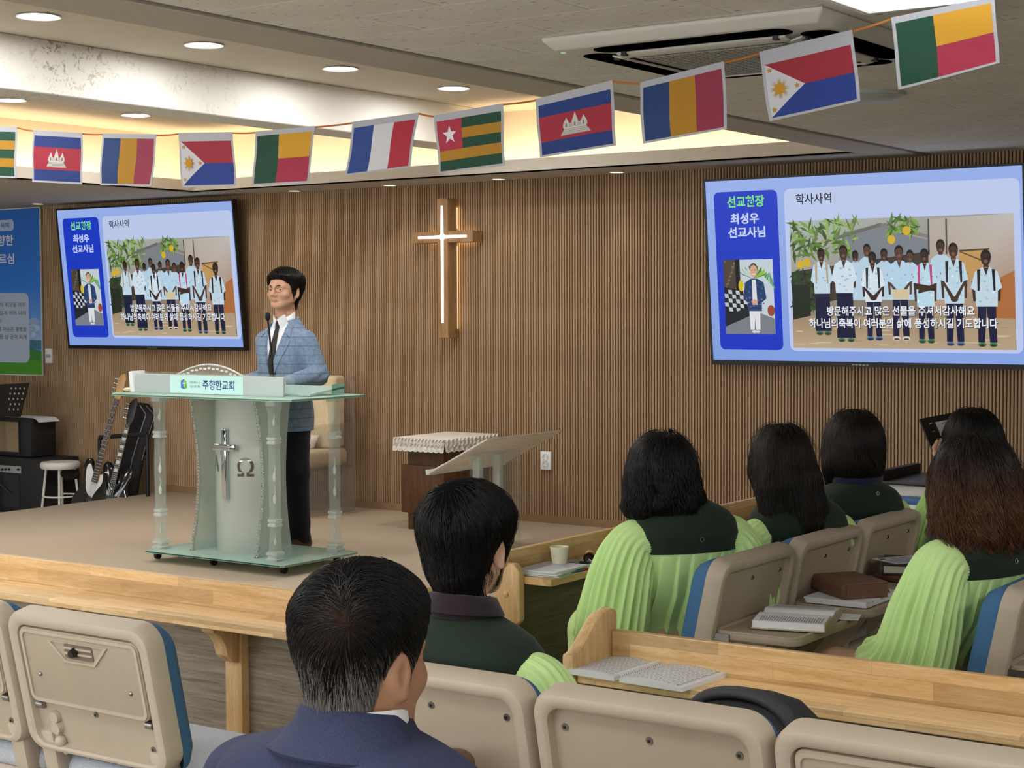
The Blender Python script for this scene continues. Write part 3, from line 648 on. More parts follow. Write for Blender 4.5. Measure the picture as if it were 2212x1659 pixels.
# ------------------------------------------------------------------ paper flags on a cord
m_flagpaper = plain('flag_paper', '#b2b4bc', .75); m_ink = print_mat('flag_ink', 0, .75)
def star(P, x, y, r, col, rot=90, ay=1.0):
    P.poly([(x + (r if k % 2 == 0 else r * .4) * math.cos(math.radians(rot + 36 * k)), y + ay * (r if k % 2 == 0 else r * .4) * math.sin(math.radians(rot + 36 * k))) for k in range(10)], col)
BLU, RED, YEL, GRN = '#1d387e', '#8a2438', '#b07f1c', '#104632'
def flagprint(kind, hem):
    P = Print(.00012); x0, x1, y0, y1 = .035, .965, .035, 1 - hem; w, h = x1 - x0, y1 - y0; R = lambda a, b, c, d, col: P.rect(x0 + a * w, y0 + b * h, x0 + c * w, y0 + d * h, col)
    if kind == 'togo':
        for i in range(5): R(0, i / 5, 1, (i + 1) / 5, GRN if i % 2 == 0 else YEL)
        R(0, .4, .4, 1, '#b03048'); star(P, x0 + .2 * w, y0 + .7 * h, .12 * w, '#e2e2e8', 90, 1.45)
    if kind == 'cambodia':
        R(0, 0, 1, 1, BLU); R(0, .25, 1, .75, '#a3283c'); c = '#ccc8c4'
        W = lambda pts, col=c: P.poly([(x0 + a * w, y0 + b * h) for a, b in pts], col)
        W([(.30, .31), (.72, .31), (.69, .38), (.33, .38)]); W([(.34, .385), (.68, .385), (.66, .45), (.36, .45)])
        for cx, s in ((.39, .7), (.51, 1.0), (.63, .7)):
            W([(cx - .05, .45), (cx + .05, .45), (cx + .045, .45 + .10 * s), (cx + .02, .45 + .2 * s), (cx, .45 + .28 * s), (cx - .02, .45 + .2 * s), (cx - .045, .45 + .10 * s)])
        for cx in (.45, .57): W([(cx - .03, .45), (cx + .03, .45), (cx + .02, .53), (cx - .02, .53)], '#b5b0ac')
        for k in range(4): W([(.31 + .01 * k, .32 + .03 * k), (.71 - .01 * k, .32 + .03 * k), (.71 - .01 * k, .327 + .03 * k), (.31 + .01 * k, .327 + .03 * k)], '#77716f')
        for cx in (.39, .51, .63): W([(cx - .012, .46), (cx + .012, .46), (cx + .008, .53), (cx - .008, .53)], '#77716f')
    if kind == 'chad': R(0, 0, .335, 1, '#1f3d74'); R(.335, 0, .665, 1, YEL); R(.665, 0, 1, 1, '#93304a')
    if kind == 'benin': R(0, 0, .4, 1, GRN); R(.4, .5, 1, 1, '#cf9a24'); R(.4, 0, 1, .5, '#a52a46')
    if kind == 'france': R(0, 0, .335, 1, '#24458c'); R(.335, 0, .665, 1, '#d2d4dc'); R(.665, 0, 1, 1, '#b0283c')
    if kind == 'phil':
        R(0, .5, 1, 1, '#9c2638'); R(0, 0, 1, .5, '#1e3a8c'); P.poly([(x0, y0), (x0 + .43 * w, y0 + .5 * h), (x0, y1)], '#ccced6')
        cx, cy = x0 + .145 * w, y0 + .5 * h
        for k in range(8):
            a = math.radians(45 * k); 
            for d in (-.16, 0, .16): P.poly([(cx + .065 * w * math.cos(a + d) - .004 * math.sin(a), cy + 1.45 * (.065 * w * math.sin(a + d) + .004 * math.cos(a))), (cx + .065 * w * math.cos(a + d) + .004 * math.sin(a), cy + 1.45 * (.065 * w * math.sin(a + d) - .004 * math.cos(a))), (cx + .12 * w * math.cos(a + d), cy + 1.45 * .12 * w * math.sin(a + d))], '#c2912a')
        P.ell(cx, cy, .062 * w, .062 * 1.45 * w, '#c78f1c', 20)
        for sx, sy in ((.05, .87), (.345, .5), (.05, .13)): star(P, x0 + sx * w, y0 + sy * h, .034 * w, '#c2912a', 90, 1.45)
    return P
FL = [('togo', .10, (-70, 272, 37, 274, -70, 381, 36, 385), 'at the left photo edge'), ('cambodia', .10, (72, 281, 178, 287, 71, 393, 176, 398), 'second from the left'), ('chad', .09, (222, 288, 338, 290, 218, 400, 325, 402), 'third from the left'),
      ('phil', .16, (385, 287, 502, 285, 394, 405, 510, 402), 'near the left screen'), ('benin', .09, (552, 284, 681, 272, 543, 401, 668, 395), 'above the speaker'), ('france', .12, (762, 263, 905, 243, 743, 380, 888, 362), ''),
      ('togo', .12, (937, 249, 1087, 223, 947, 376, 1092, 357), 'above the cross'), ('cambodia', .13, (1157, 214, 1323, 173, 1167, 341, 1330, 314), 'right of the cross'), ('chad', .10, (1383, 178, 1564, 132, 1390, 311, 1569, 278), 'in front of the air conditioner'),
      ('phil', .20, (1640, 112, 1841, 64, 1663, 262, 1858, 218), 'below the ceiling light'), ('benin', .09, (1925, 38, 2148, -8, 1940, 194, 2160, 136), 'at the upper right corner')]
NMF = dict(togo='green and yellow striped flag with white star on red', cambodia='blue and red paper flag with white temple', chad='blue, yellow and red upright striped paper flag', phil='red and blue paper flag with white triangle and sun', benin='green, yellow and red paper flag', france='blue, white and red upright striped paper flag')
cordpts = []
YF = 4.55
for i, (kind, hem, q, where) in enumerate(FL):
    yo = .012 * math.sin(i * 2.1)
    TL, TR, BL, BR = (atY(q[2*k], q[2*k+1], YF + (yo if k > 1 else 0)) for k in range(4))
    base = (TL + TR) / 2
    t = tag(thing('paper_flag', NMF[kind] + ', ' + where if where else NMF[kind] + ' in the middle of the string', 'flag', base, 0, 'paper flags on the cord'))
    def bil(u, v, off=0, TL=TL, TR=TR, BL=BL, BR=BR, i=i):
        p = (BL * (1 - u) + BR * u) * (1 - v) + (TL * (1 - u) + TR * u) * v
        return p + np.array([0, -.010 * math.sin(PI * u + i) * (1 - v) + .006 * math.sin(3 * u + 5 * v + i) * (1 - v) - off, 0])
    n = 12; sh = MB()
    g1 = [[bil(a / n, b / n, .0004) for a in range(n + 1)] for b in range(n + 1)]; g2 = [[bil(a / n, b / n, -.0004) for a in range(n + 1)] for b in range(n + 1)]
    sh.loft(g1, False, False); sh.add([p for r in g2 for p in r], [(b * (n + 1) + a, (b + 1) * (n + 1) + a, (b + 1) * (n + 1) + a + 1, b * (n + 1) + a + 1) for a in range(n) for b in range(n)])
    sh.build('sheet', m_flagpaper, t, True, smooth=60)
    P0 = flagprint(kind, hem); P1 = Print()
    # subdivide the print so that it follows the bend of the sheet
    bm = bmesh.new(); lay = bm.loops.layers.float_color.new('ink')
    for f, c in zip(P0.f, P0.c):
        vs = [bm.verts.new(P0.v[k]) for k in f]; fc = bm.faces.new(vs)
        for lp, cc in zip(fc.loops, c): lp[lay] = cc
    for k in range(1, 12):
        for ax in (0, 1):
            nn = Vector((1, 0, 0)) if ax == 0 else Vector((0, 1, 0)); bmesh.ops.bisect_plane(bm, geom=bm.verts[:] + bm.edges[:] + bm.faces[:], plane_co=nn * (k / 12), plane_no=nn)
    for v in bm.verts: p = bil(v.co.x, v.co.y, .0006 + v.co.z); v.co = Vector(p - base)
    me = bpy.data.meshes.new('flag_print'); bm.to_mesh(me); bm.free(); me.materials.append(m_ink)
    ob = bpy.data.objects.new('flag_print', me); C.objects.link(ob); ob.parent = t
    cordpts += [TL + (0, .003, -.004), TR + (0, .003, -.004)]
cordpts = [atY(-160, 274, YF)] + cordpts + [atY(2330, -60, YF)]
path = []
for a, b_ in zip(cordpts[:-1], cordpts[1:]):
    for k in range(6): u = k / 6; path.append(a * (1 - u) + b_ * u + np.array([0, 0, -.0015 * math.sin(PI * u)]))
mb = MB(); mb.tube(path, .0032, 6, flat=.35)
tag(mb.build('flag_cord', plain('orange_cord', '#b06a24', .7), smooth=60), 'thin orange cord strung across the room holding the paper flags', 'cord')
# ------------------------------------------------------------------ pulpit of glass and acrylic
m_glassg = glass('green_glass', '#cfeee2', .05, 1.3)
def frosted(name, col, alpha, rough=.35, tint=(.93, 1, .97, 1)):
    t = NT(name); t.b.inputs['Base Color'].default_value = lin(col); t.b.inputs['Roughness'].default_value = rough
    tr = t.add('ShaderNodeBsdfTransparent'); tr.inputs[0].default_value = tint; mx = t.add('ShaderNodeMixShader'); mx.inputs[0].default_value = alpha
    t.link(tr, 0, mx, 1); t.link(t.b, 0, mx, 2); t.link(mx, 0, t.out, 'Surface'); return t.m
m_frost = frosted('frosted_acrylic', '#c6d0ca', .62)
m_frostw = frosted('frosted_wing', '#cdd7d1', .50)
m_slab = frosted('frosted_green_slab', '#b9d6cb', .70, .25)
m_board = frosted('frosted_board', '#c3cdcd', .80)
m_etch = frosted('etched_white', '#e6ebe8', .75, .7)
m_greenedge = plain('green_glass_edge', '#8fbfae', .2, spec=.8)
m_softclear = frosted('clear_sheet', '#cfd8d4', .12, .08, (.97, .98, .97, 1))
m_mirror = plain('mirror_chrome', '#c9d2da', .06, metal=1.0)
m_clearcol = frosted('column_acrylic', '#d3dedb', .20, .03, (.98, 1, .99, 1)); m_collar = frosted('column_collar', '#e8f0ee', .42, .05, (.98, 1, .99, 1))
m_bead = glass('bead_acrylic', '#ffffff', .05, 1.45)
pd = thing('pulpit', 'clear acrylic and frosted glass pulpit with a mirror cross on its front', 'pulpit', (-6.4, 6.85, ZS))
BX0, BX1, BY0, BY1, BZ = -7.05, -6.0, 6.56, 7.17, ZS + .052
poly = [(BX0, BY0), (BX0 + .02, BY0 - .012), (BX1 - .02, BY0 - .012), (BX1, BY0), (BX1 + .006, BY1 - .02), (BX1 - .015, BY1), (BX0 + .015, BY1), (BX0 - .006, BY1 - .02)]
MB().prism(poly, (0, 0, BZ), (1, 0, 0), (0, 1, 0), (0, 0, .014)).build('base_slab', m_slab, pd, True, bev=.004)
mb = MB().frame(poly, [(p[0] * .996 + BX0 * .002 + BX1 * .002, p[1] * .992 + (BY0 + BY1) * .004) for p in poly], (0, 0, BZ + .002), (1, 0, 0), (0, 1, 0), (0, 0, .010)); mb.build('base_edge', m_greenedge, pd, True)
for cx_, cy_ in ((-7.16 + .10, 6.66), (-6.62, 6.66), (-6.10, 6.66), (-6.09, 7.08), (-6.62, 7.10), (-6.96, 7.08)):
    c = MB().box(cx_ - .014, cx_ + .014, cy_ - .016, cy_ + .014, ZS + .030, BZ).build('caster', m_dark, pd, True, bev=.003)
    MB().cyl((cx_ - .010, cy_ + .006, ZS + .021), (cx_ + .010, cy_ + .006, ZS + .021), .021, n=16).build('wheel', m_black, c, True, smooth=40)
TZ = 1.128
topo = [(-7.06, 6.36), (-5.84, 6.36), (-5.80, 6.40), (-5.80, 6.98), (-5.84, 7.02), (-7.06, 7.02), (-7.10, 6.98), (-7.10, 6.40)]
q0 = atz(253, 853, TZ); q1 = atz(612, 869, TZ); q2 = atz(795, 857, TZ)
topo = [(q0[0] + .05, q1[1] + .0), (q1[0] - .10, q1[1]), (q1[0] + .02, q1[1] + .04), (q2[0], q2[1] - .06), (q2[0] - .02, q2[1]), (q0[0] + .05, q2[1]), (q0[0], q2[1] - .1), (q0[0], q1[1] + .06)]
PX0, PX1, PY0, PY1 = q0[0], q2[0], q1[1], q2[1]
MB().prism(topo, (0, 0, TZ), (1, 0, 0), (0, 1, 0), (0, 0, .014)).build('top_slab', m_slab, pd, True, bev=.004)
tcx, tcy = (PX0 + PX1) / 2, (PY0 + PY1) / 2
MB().frame(topo, [(tcx + (p[0] - tcx) * .994, tcy + (p[1] - tcy) * .988) for p in topo], (0, 0, TZ + .002), (1, 0, 0), (0, 1, 0), (0, 0, .010)).build('top_edge', m_greenedge, pd, True)
def column(x, y):
    z0, z1 = BZ + .014, TZ; h = z1 - z0
    def seg(a, b, r0, r1): return [(r0, a), (r1, b)]
    pr = [(.040, 0), (.040, .012), (.032, .016), (.032, .028), (.038, .032), (.038, .044), (.027, .056), (.022, .17), (.030, .185), (.030, .197), (.024, .203), (.030, .212), (.030, .222), (.023, .236), (.025, .42), (.023, h - .245), (.030, h - .235), (.030, h - .225), (.024, h - .217), (.030, h - .209), (.030, h - .199), (.023, h - .185), (.026, h - .075), (.026, h - .07), (.034, h - .03), (.034, h)]
    c = MB().sqlathe(pr, (x, y, z0), .18).build('column', m_clearcol, pd, True, smooth=25)
    for za_, zb_ in ((.0, .05), (.182, .225), (h - .238, h - .196), (h - .06, h)):
        sub = [(r_ + .0008, z_) for r_, z_ in pr if za_ - .001 <= z_ <= zb_ + .001]
        MB().sqlathe(sub, (x, y, z0), .18).build('collar', m_collar, c, True, smooth=25)
    g = MB()
    for zz, s in ((.10, .7), (.33, 1.0), (.45, 1.0), (h - .12, .75)):
        g.sphere((x, y, z0 + zz), (.010 * s, .008, .026 * s), 10, 8); g.tube([(x, y, z0 + zz + .02 * s), (x + .006 * s, y, z0 + zz + .045 * s), (x - .002, y, z0 + zz + .07 * s)], [.004, .0025, .0012], 6)
    tag(g.build('etched_grapes', m_etch, c, True, smooth=60), kind='stuff')
cxs = [atz(398, 1176, BZ + .014), atz(595, 1196, BZ + .052), atz(697, 1187, BZ + .014)]
colp = [(cxs[0][0], cxs[1][1]), (cxs[1][0], cxs[1][1]), (cxs[1][0] + .03, cxs[2][1]), (cxs[0][0], cxs[2][1])]
for x, y in colp: column(x, y)
# curved front panel between two side sheets with rope edges
pcx = -6.55; pw = .25; py0 = 6.87
H = TZ - BZ - .014
n = 18
a = [(pcx - pw + 2 * pw * k / n, py0 - .165 * math.sin(PI * k / n)) for k in range(n + 1)]
MB().prism(a + [(x, y + .008) for x, y in reversed(a)], (0, 0, BZ + .014), (1, 0, 0), (0, 1, 0), (0, 0, H)).build('front_panel', m_frost, pd, True, smooth=40)
for s in (-1, 1):
    X = pcx + s * (pw + .004); yf_ = 6.685 if s < 0 else 6.665; yb_ = 6.945; m = 24
    fr = [(yf_ + .060 * math.sin(PI * k / m), BZ + .014 + H * k / m) for k in range(m + 1)]; bk = [(yb_ - .045 * math.sin(PI * k / m), BZ + .014 + H * k / m) for k in range(m, -1, -1)]
    o = MB().prism(fr + bk, (X - .004, 0, 0), (0, 1, 0), (0, 0, 1), (.008, 0, 0)).build('side_sheet', m_frostw, pd, True)
    rp = MB()
    for ph in (0, PI):
        fine = []
        for k in range(m * 8 + 1):
            v = k / (m * 8); an = v * 150 + ph; fine.append((X + .006 * math.cos(an), yf_ + .060 * math.sin(PI * v) - .004 + .006 * math.sin(an), BZ + .014 + H * v))
        rp.tube(fine, .0052, 6)
    rp.build('rope_edge', m_bead, o, True, smooth=60)
# mirror cross, alpha and omega on the curved panel
def on_panel(u, z, off=.004):       # u: -1..1 across the curve
    k = (u + 1) / 2; return np.array([pcx + u * pw, py0 - .165 * math.sin(PI * k) - off, z])
mz0, mz1, mzc = .57, .957, .855
mb = MB()
mb.obox((pcx, on_panel(0, 0)[1] - .010, (mz0 + mz1) / 2), [(1, 0, 0), (0, 1, 0), (0, 0, 1)], (.0185, .012, (mz1 - mz0) / 2))
mc = mb.build('mirror_cross', m_mirror, pd, True, bev=.006)
MB().obox((pcx, on_panel(0, 0)[1] - .012, mzc), [(1, 0, 0), (0, 1, 0), (0, 0, 1)], (.085, .013, .019)).build('cross_bar', m_mirror, mc, True, bev=.006)
def panel_text(body, u0, u1, z0, z1, mat_, nm_):
    P = Print(.0001); P.text(body, 0, 0, 1, 1, '#888888', .012)
    P.build(nm_, mat_, pd, (0, 0, 0), (1, 0, 0), (0, 1, 0), (0, 0, 1), fn=lambda q: on_panel(u0 + (u1 - u0) * q[0], z0 + (z1 - z0) * q[1], .0025))
panel_text('Α', -.74, -.30, .715, .805, plain('etched_letter', '#56625e', .4), 'letter_alpha')
panel_text('Ω', .27, .58, .695, .800, m_mirror, 'letter_omega')
# front board with the church sign, reading desk, arch
fz0, fz1, fy = TZ + .014, TZ + .122, PY0 + .16
f0, f1 = atY(291, 830, fy)[0], atY(612, 838, fy)[0]
fb = MB().prism(rrect(f0, fz0, f1, fz1, .012, 3), (0, fy, 0), (1, 0, 0), (0, 0, 1), (0, .012, 0)).build('front_board', m_board, pd, True, bev=.002)
MB().prism(rrect(f0 + .0, fz0, f1 + .03, fz1 + .008, .012, 3), (0, fy + .05, 0), (1, 0, 0), (0, 0, 1), (0, .008, 0)).build('rear_board', m_softclear, pd, True, bev=.002)
P = Print(.0001); s0_, s1_ = atY(368, 830, fy)[0], atY(526, 835, fy)[0]; sh = .100; sw = s1_ - s0_
P.rect(0, 0, sw, sh, '#c6ecea'); 
P.poly([(.085, .03), (.11, .022), (.11, .078), (.085, .07)], '#2a6fb8'); P.poly([(.11, .022), (.135, .03), (.128, .066), (.11, .078)], '#5cb531'); P.rect(.107, .034, .112, .07, '#eafafa'); P.rect(.098, .053, .122, .058, '#eafafa')
P.text('대한예수교', .155, .054, .235, .068, '#5b7f84'); P.text('장로회', .155, .032, .235, .046, '#5b7f84'); P.text('주향한교회', .255, .024, .485 * sw / .55, .078, '#27428a', .012)
P.build('sign', print_mat('sign_ink', 0, .5), pd, (s0_, fy - .002, fz0 + .004), (1, 0, 0), (0, 0, 1), (0, -1, 0))
ay = fy + .36; A0, A1 = atY(362, 803, ay)[0], atY(545, 803, ay)[0]; az = atY(440, 787, ay)[2]
arcp = [(A0 + (A1 - A0) * k / 20, fz0 + .03 + (az - fz0 - .03) * math.sin(PI * (.06 + .88 * k / 20))) for k in range(21)]
MB().prism([(A0, fz0)] + [(A0, arcp[0][1])] + arcp[1:-1] + [(A1, arcp[-1][1]), (A1, fz0)], (0, ay, 0), (1, 0, 0), (0, 0, 1), (0, .008, 0)).build('arch_panel', m_softclear, pd, True, smooth=30)
mb = MB(); mb.tube([(x, ay + .004, z) for x, z in arcp], .005, 6); mb.build('arch_rim', m_etch, pd, True, smooth=60)
mb = MB()
for k in range(2, 19): x, z = arcp[k]; mb.sphere((x, ay, z - .022 - .004 * (k % 2)), (.014, .004, .007), 8, 6)
tag(mb.build('etched_leaves', m_etch, pd, True, smooth=60), kind='stuff')
# slanted glass reading shelf on the speaker's side
rx0, rx1 = f0 + .12, f1 + .10
MB().hexa([(rx0, fy + .10, fz0 + .004), (rx1, fy + .10, fz0 + .004), (rx1, PY1 - .10, fz0 + .035), (rx0, PY1 - .10, fz0 + .035), (rx0, fy + .10, fz0 + .014), (rx1, fy + .10, fz0 + .014), (rx1, PY1 - .10, fz0 + .045), (rx0, PY1 - .10, fz0 + .045)]).build('reading_shelf', m_slab, pd, True)
MB().box(rx1 - .006, rx1, PY1 - .2, PY1 - .10, fz0 + .004, fz0 + .06).build('shelf_stop', m_greenedge, pd, True)

# open bible on the shelf, microphone, booklet at the left end
def open_book(name, lab, loc, rotz, w_, d_, th, cov, cat='book', page=m_paper, lines=True, tilt=None, wave=True, parent_group=None):
    t = thing(name, lab, cat, loc, rotz, parent_group)
    MB().prism(rrect(-w_ - .006, -d_ / 2 - .006, w_ + .006, d_ / 2 + .006, .012, 3), (0, 0, 0), (1, 0, 0), (0, 1, 0), (0, 0, .004)).build('cover', cov, t, bev=.0015)
    for s in (-1, 1):
        n = 14; top = []; 
        for k in range(n + 1):
            u = k / n; x = s * (.002 + (w_ - .002) * u); z = .004 + th * (math.sin(min(1, u * 3.2) * PI / 2) ** .7) * (1 - .35 * u); top.append((x, z))
        poly = [(s * .002, .004)] + top + [(top[-1][0], .004)]
        pg = MB().prism(poly, (0, -d_ / 2, 0), (1, 0, 0), (0, 0, 1), (0, d_, 0)).build('page_block', page, t, smooth=30)
        if lines:
            P = Print(.00004); r = np.random.default_rng(5 + s)
            for col in range(2):
                for k in range(26):
                    x0 = .06 + col * .47; P.rect(x0, .05 + k * .034, x0 + r.uniform(.30, .42), .05 + k * .034 + .012, '#7d838c')
            def fn(q, s=s, top=top):
                u = q[0] if s > 0 else 1 - q[0]; f = u * n; i0 = min(int(f), n - 1); g = f - i0
                return np.array([top[i0][0] * (1 - g) + top[i0 + 1][0] * g, -d_ / 2 + d_ * q[1], top[i0][1] * (1 - g) + top[i0 + 1][1] * g + .0007])
            P2 = Print(.00004); P2.v = P.v; P2.f = P.f; P2.c = P.c
            P2.build('print_lines', m_bookink, pg, (0, 0, 0), (1, 0, 0), (0, 1, 0), (0, 0, 1), world=False, fn=fn)
    if tilt: t.rotation_euler = (tilt[0], tilt[1], rotz)
    return t
m_bookink = print_mat('book_ink', 0, .8)
open_book('open_bible', 'open bible lying on the pulpit shelf before the speaker', ((A0 + A1) / 2 + .20, fy + .27, fz0 + .038), PI, .14, .20, .018, m_black, tilt=(-.12, 0))
mcx = atY(590, 815, fy + .17)[0]
t = thing('gooseneck_microphone', 'black gooseneck microphone standing on the pulpit', 'microphone', (mcx, fy + .17, fz0 + .028))
MB().lathe([(.03, 0), (.03, .012), (.012, .018), (.011, .04), (.0001, .04)], 16).build('base', m_black, t, smooth=40)
mt = atY(580, 690, fy + .17); dx_ = mt[0] - mcx; hz = mt[2] - fz0 - .03
MB().tube([(0, 0, .03), (dx_ * .2, 0, hz * .4), (dx_ * .9, -.004, hz * .93), (dx_, -.006, hz)], [.006, .006, .005, .005], 8).build('neck', m_dark, t, smooth=60)
MB().sphere((dx_, -.006, hz + .018), (.015, .015, .024), 14, 10).build('windscreen', plain('foam_black', '#101010', .95, bump=.4, vscale=300), t, smooth=60)
t = thing('booklet', 'white booklet propped at the left end of the pulpit board', 'booklet', (f0 - .03, fy + .06, TZ + .0145))
MB().hexa([(-.022, -.05, 0), (.018, -.05, 0), (.018, .05, 0), (-.022, .05, 0), (-.030, -.05, .115), (-.005, -.05, .12), (-.005, .05, .12), (-.030, .05, .115)]).build('pages', m_paper, t, bev=.002)
t = thing('folded_cloth', 'small cream cloth beside the booklet on the pulpit edge', 'cloth', (f0 - .075, fy + .02, TZ + .0145))
MB().sphere((0, 0, .012), (.032, .028, .012), 12, 8).build('bundle', plain('cream_cloth', '#d8cdb2', .9), t, smooth=60)

# ------------------------------------------------------------------ acrylic armchair behind the speaker
ch = thing('acrylic_armchair', 'clear acrylic armchair with cream cushions behind the speaker', 'chair', (-7.62, 8.70, ZS))
ax0, ax1 = -7.98, -7.26; ayb, ayf = 9.02, 8.45
q = atY(757, 870, ayb - .05); ax1 = q[0]; ax0 = ax1 - .68; acx = (ax0 + ax1) / 2
m_chair = frosted('chair_acrylic', '#b9b5b2', .13, .06, (.97, .96, .96, 1))
zt_ = atY(725, 805, ayb)[2]; zs_ = atY(748, 1018, 8.6)[2]
n = 24; arch = [(ax0 + (ax1 - ax0) * k / n, zt_ - .105 + .105 * abs(math.sin(PI * (.5 + 1.5 * (k / n - .5) * 1.0))) ** .8) for k in range(n + 1)]
MB().prism([(ax0, ZS)] + arch + [(ax1, ZS)], (0, ayb - .02, 0), (1, 0, 0), (0, 0, 1), (0, .014, 0)).build('back', m_chair, ch, True)
mb = MB(); mb.tube([(x, ayb - .013, z) for x, z in arch], .007, 6); mb.tube([(ax1, ayb - .013, ZS), (ax1, ayb - .013, arch[-1][1])], .006, 6); mb.build('back_rim', m_chair, ch, True, smooth=60)
for x in (ax0, ax1 - .012):
    o = MB().prism([(ayf, ZS), (ayb - .02, ZS), (ayb - .02, zs_ + .28), (ayf, zs_ + .28)], (x, 0, 0), (0, 1, 0), (0, 0, 1), (.012, 0, 0)).build('side', m_chair, ch, True)
    mb = MB().box(x - .03, x + .042, ayf - .04, ayb - .02, zs_ + .28, zs_ + .295); mb.build('armrest', m_chair, ch, True, bev=.004)
    MB().tube([(x + .006, ayf, ZS), (x + .006, ayf, zs_ + .28)], .006, 6).build('edge', m_softclear, o, True)
MB().box(ax0 + .012, ax1 - .012, ayf + .02, ayb - .02, zs_ - .015, zs_).build('seat_plate', m_chair, ch, True, bev=.003)
m_cream = plain('cream_velvet', '#c6b694', .95, var=.08, vscale=30, sheen=.3, bump=.15)
MB().box(ax0 + .03, ax1 - .03, ayf + .0, ayb - .03, zs_, zs_ + .12).build('seat_cushion', m_cream, ch, True, bev=.045, seg=4)
MB().hexa([(ax0 + .04, ayb - .22, zs_ + .12), (ax1 - .04, ayb - .22, zs_ + .12), (ax1 - .04, ayb - .06, zs_ + .12), (ax0 + .04, ayb - .06, zs_ + .12), (ax0 + .05, ayb - .15, zs_ + .62), (ax1 - .05, ayb - .15, zs_ + .62), (ax1 - .05, ayb - .03, zs_ + .62), (ax0 + .05, ayb - .03, zs_ + .62)]).build('back_cushion', m_cream, ch, True, bev=.03, seg=4)
t = tag(MB().hexa([(acx - .1, ayf + .22, zs_ + .122), (acx + .18, ayf + .22, zs_ + .122), (acx + .20, ayf + .30, zs_ + .122), (acx - .1, ayf + .30, zs_ + .122), (acx - .1, ayf + .27, zs_ + .20), (acx + .16, ayf + .27, zs_ + .18), (acx + .23, ayf + .33, zs_ + .22), (acx - .1, ayf + .33, zs_ + .21)]).build('cloth_napkin', plain('napkin', '#d8d0c6', .9), bev=.012, seg=3), 'crumpled white cloth on the seat of the acrylic armchair', 'cloth')

# ------------------------------------------------------------------ offering table with lace cover
yA = 8.42; bx0_ = atY(867, 1085, yA)[0]; bxr = atY(958, 1000, yA)[0]; btop = atY(900, 975, yA)[2]; bh_ = btop - ZS
m_walnut = wood('walnut', '#3f2611', '#543418', '#654122', axis=2, rough=.4)
ot = thing('offering_table', 'dark brown wooden box table under a lace cover left of the lectern', 'table', ((bx0_ + bxr) / 2, yA + .25, ZS))
q1 = atz(1030, 970, btop); by1 = yA + .50
MB().box(bx0_, bxr, yA, by1, ZS + .11, btop - .09).build('body', m_walnut, ot, True, bev=.004)
MB().box(bx0_ + .03, bxr - .02, yA + .03, by1 - .03, ZS, ZS + .112).build('plinth', m_walnut, ot, True, bev=.003)
MB().box(bx0_ + .035, bxr - .02, yA + .03, by1 - .03, btop - .092, btop).build('neck', m_walnut, ot, True)
MB().box(bx0_ - .01, bxr + .02, yA - .02, by1 + .02, btop, btop + .022).build('top', m_walnut, ot, True, bev=.004)
ltz = btop + .0225
lace_h = atY(867, 944, yA)[2] - ltz
m_lace = NT('lace'); m_lace.b.inputs['Base Color'].default_value = lin('#dcd8d0'); m_lace.b.inputs['Roughness'].default_value = .9
_mp = m_lace.coords((55, 55, 55)); _v = m_lace.add('ShaderNodeTexVoronoi'); _v.inputs['Scale'].default_value = 1.0; m_lace.link(_mp, 0, _v, 'Vector'); m_lace.bump(_v, 0, .8, .006); m_lace = m_lace.m
lc = thing('lace_cover', 'white scalloped lace cover on the dark box table', 'tablecloth', ((bx0_ + bxr) / 2, yA + .25, ltz))
e0, e1, f0_, f1_ = bx0_ - .03, bxr + .04, yA - .04, by1 + .04
MB().box(e0, e1, f0_, f1_, ltz + lace_h - .012, ltz + lace_h).build('top_sheet', m_lace, lc, True, bev=.004)
mb = MB()
def skirt(p0, p1, nrm, n=60):
    for lay, (zt2, zb2, out) in enumerate(((ltz + lace_h - .002, ltz + .012, .0), (ltz + .042, ltz - .012, .006))):
        r0, r1 = [], []
        for k in range(n + 1):
            u = k / n; w2 = .006 * math.sin(u * n * 1.05) + .004; x = p0[0] + (p1[0] - p0[0]) * u; y = p0[1] + (p1[1] - p0[1]) * u
            sc = .010 * abs(math.sin(u * n * .52))
            r0.append((x, y, zt2)); r1.append((x + nrm[0] * (w2 + out), y + nrm[1] * (w2 + out), zb2 - sc))
        mb.loft([r0, r1], False, False)
skirt((e0, f0_), (e1, f0_), (0, -1)); skirt((e1, f0_), (e1, f1_), (1, 0)); skirt((e1, f1_), (e0, f1_), (0, 1)); skirt((e0, f1_), (e0, f0_), (-1, 0))
mb.build('ruffle', m_lace, lc, True, smooth=60)
mb = MB()
for p0, p1, n in (((e0, f0_ - .004), (e1, f0_ - .004), 15), ((e1 + .004, f0_), (e1 + .004, f1_), 14)):
    for k in range(n):
        u = (k + .5) / n; x = p0[0] + (p1[0] - p0[0]) * u; y = p0[1] + (p1[1] - p0[1]) * u; zz = ltz + lace_h * .58; dxy = (.012, 0) if p0[1] == p1[1] else (0, .012)
        mb.tube([(x - dxy[0], y - dxy[1], zz - .025), (x + dxy[0] * .4, y + dxy[1] * .4, zz - .008), (x - dxy[0] * .3, y - dxy[1] * .3, zz + .012), (x + dxy[0], y + dxy[1], zz + .028)], [.004, .008, .008, .004], 6)
tag(mb.build('lace_relief', m_lace, lc, True, smooth=60), kind='stuff')

# ------------------------------------------------------------------ clear lectern for the choir leader
lx = -5.42
A_ = atX(925, 1024, lx - .24); D_ = atX(1098, 1005, lx - .24)
q = atz(1131, 1188, ZS); ly1 = q[1]; lxp = q[0]
le = thing('acrylic_lectern', 'clear acrylic lectern with a slanted frosted top near the choir', 'lectern', (lxp, ly1 - .3, ZS))
m_lect = frosted('lectern_top', '#ebe2d3', .72, .3, (1, .99, .97, 1))
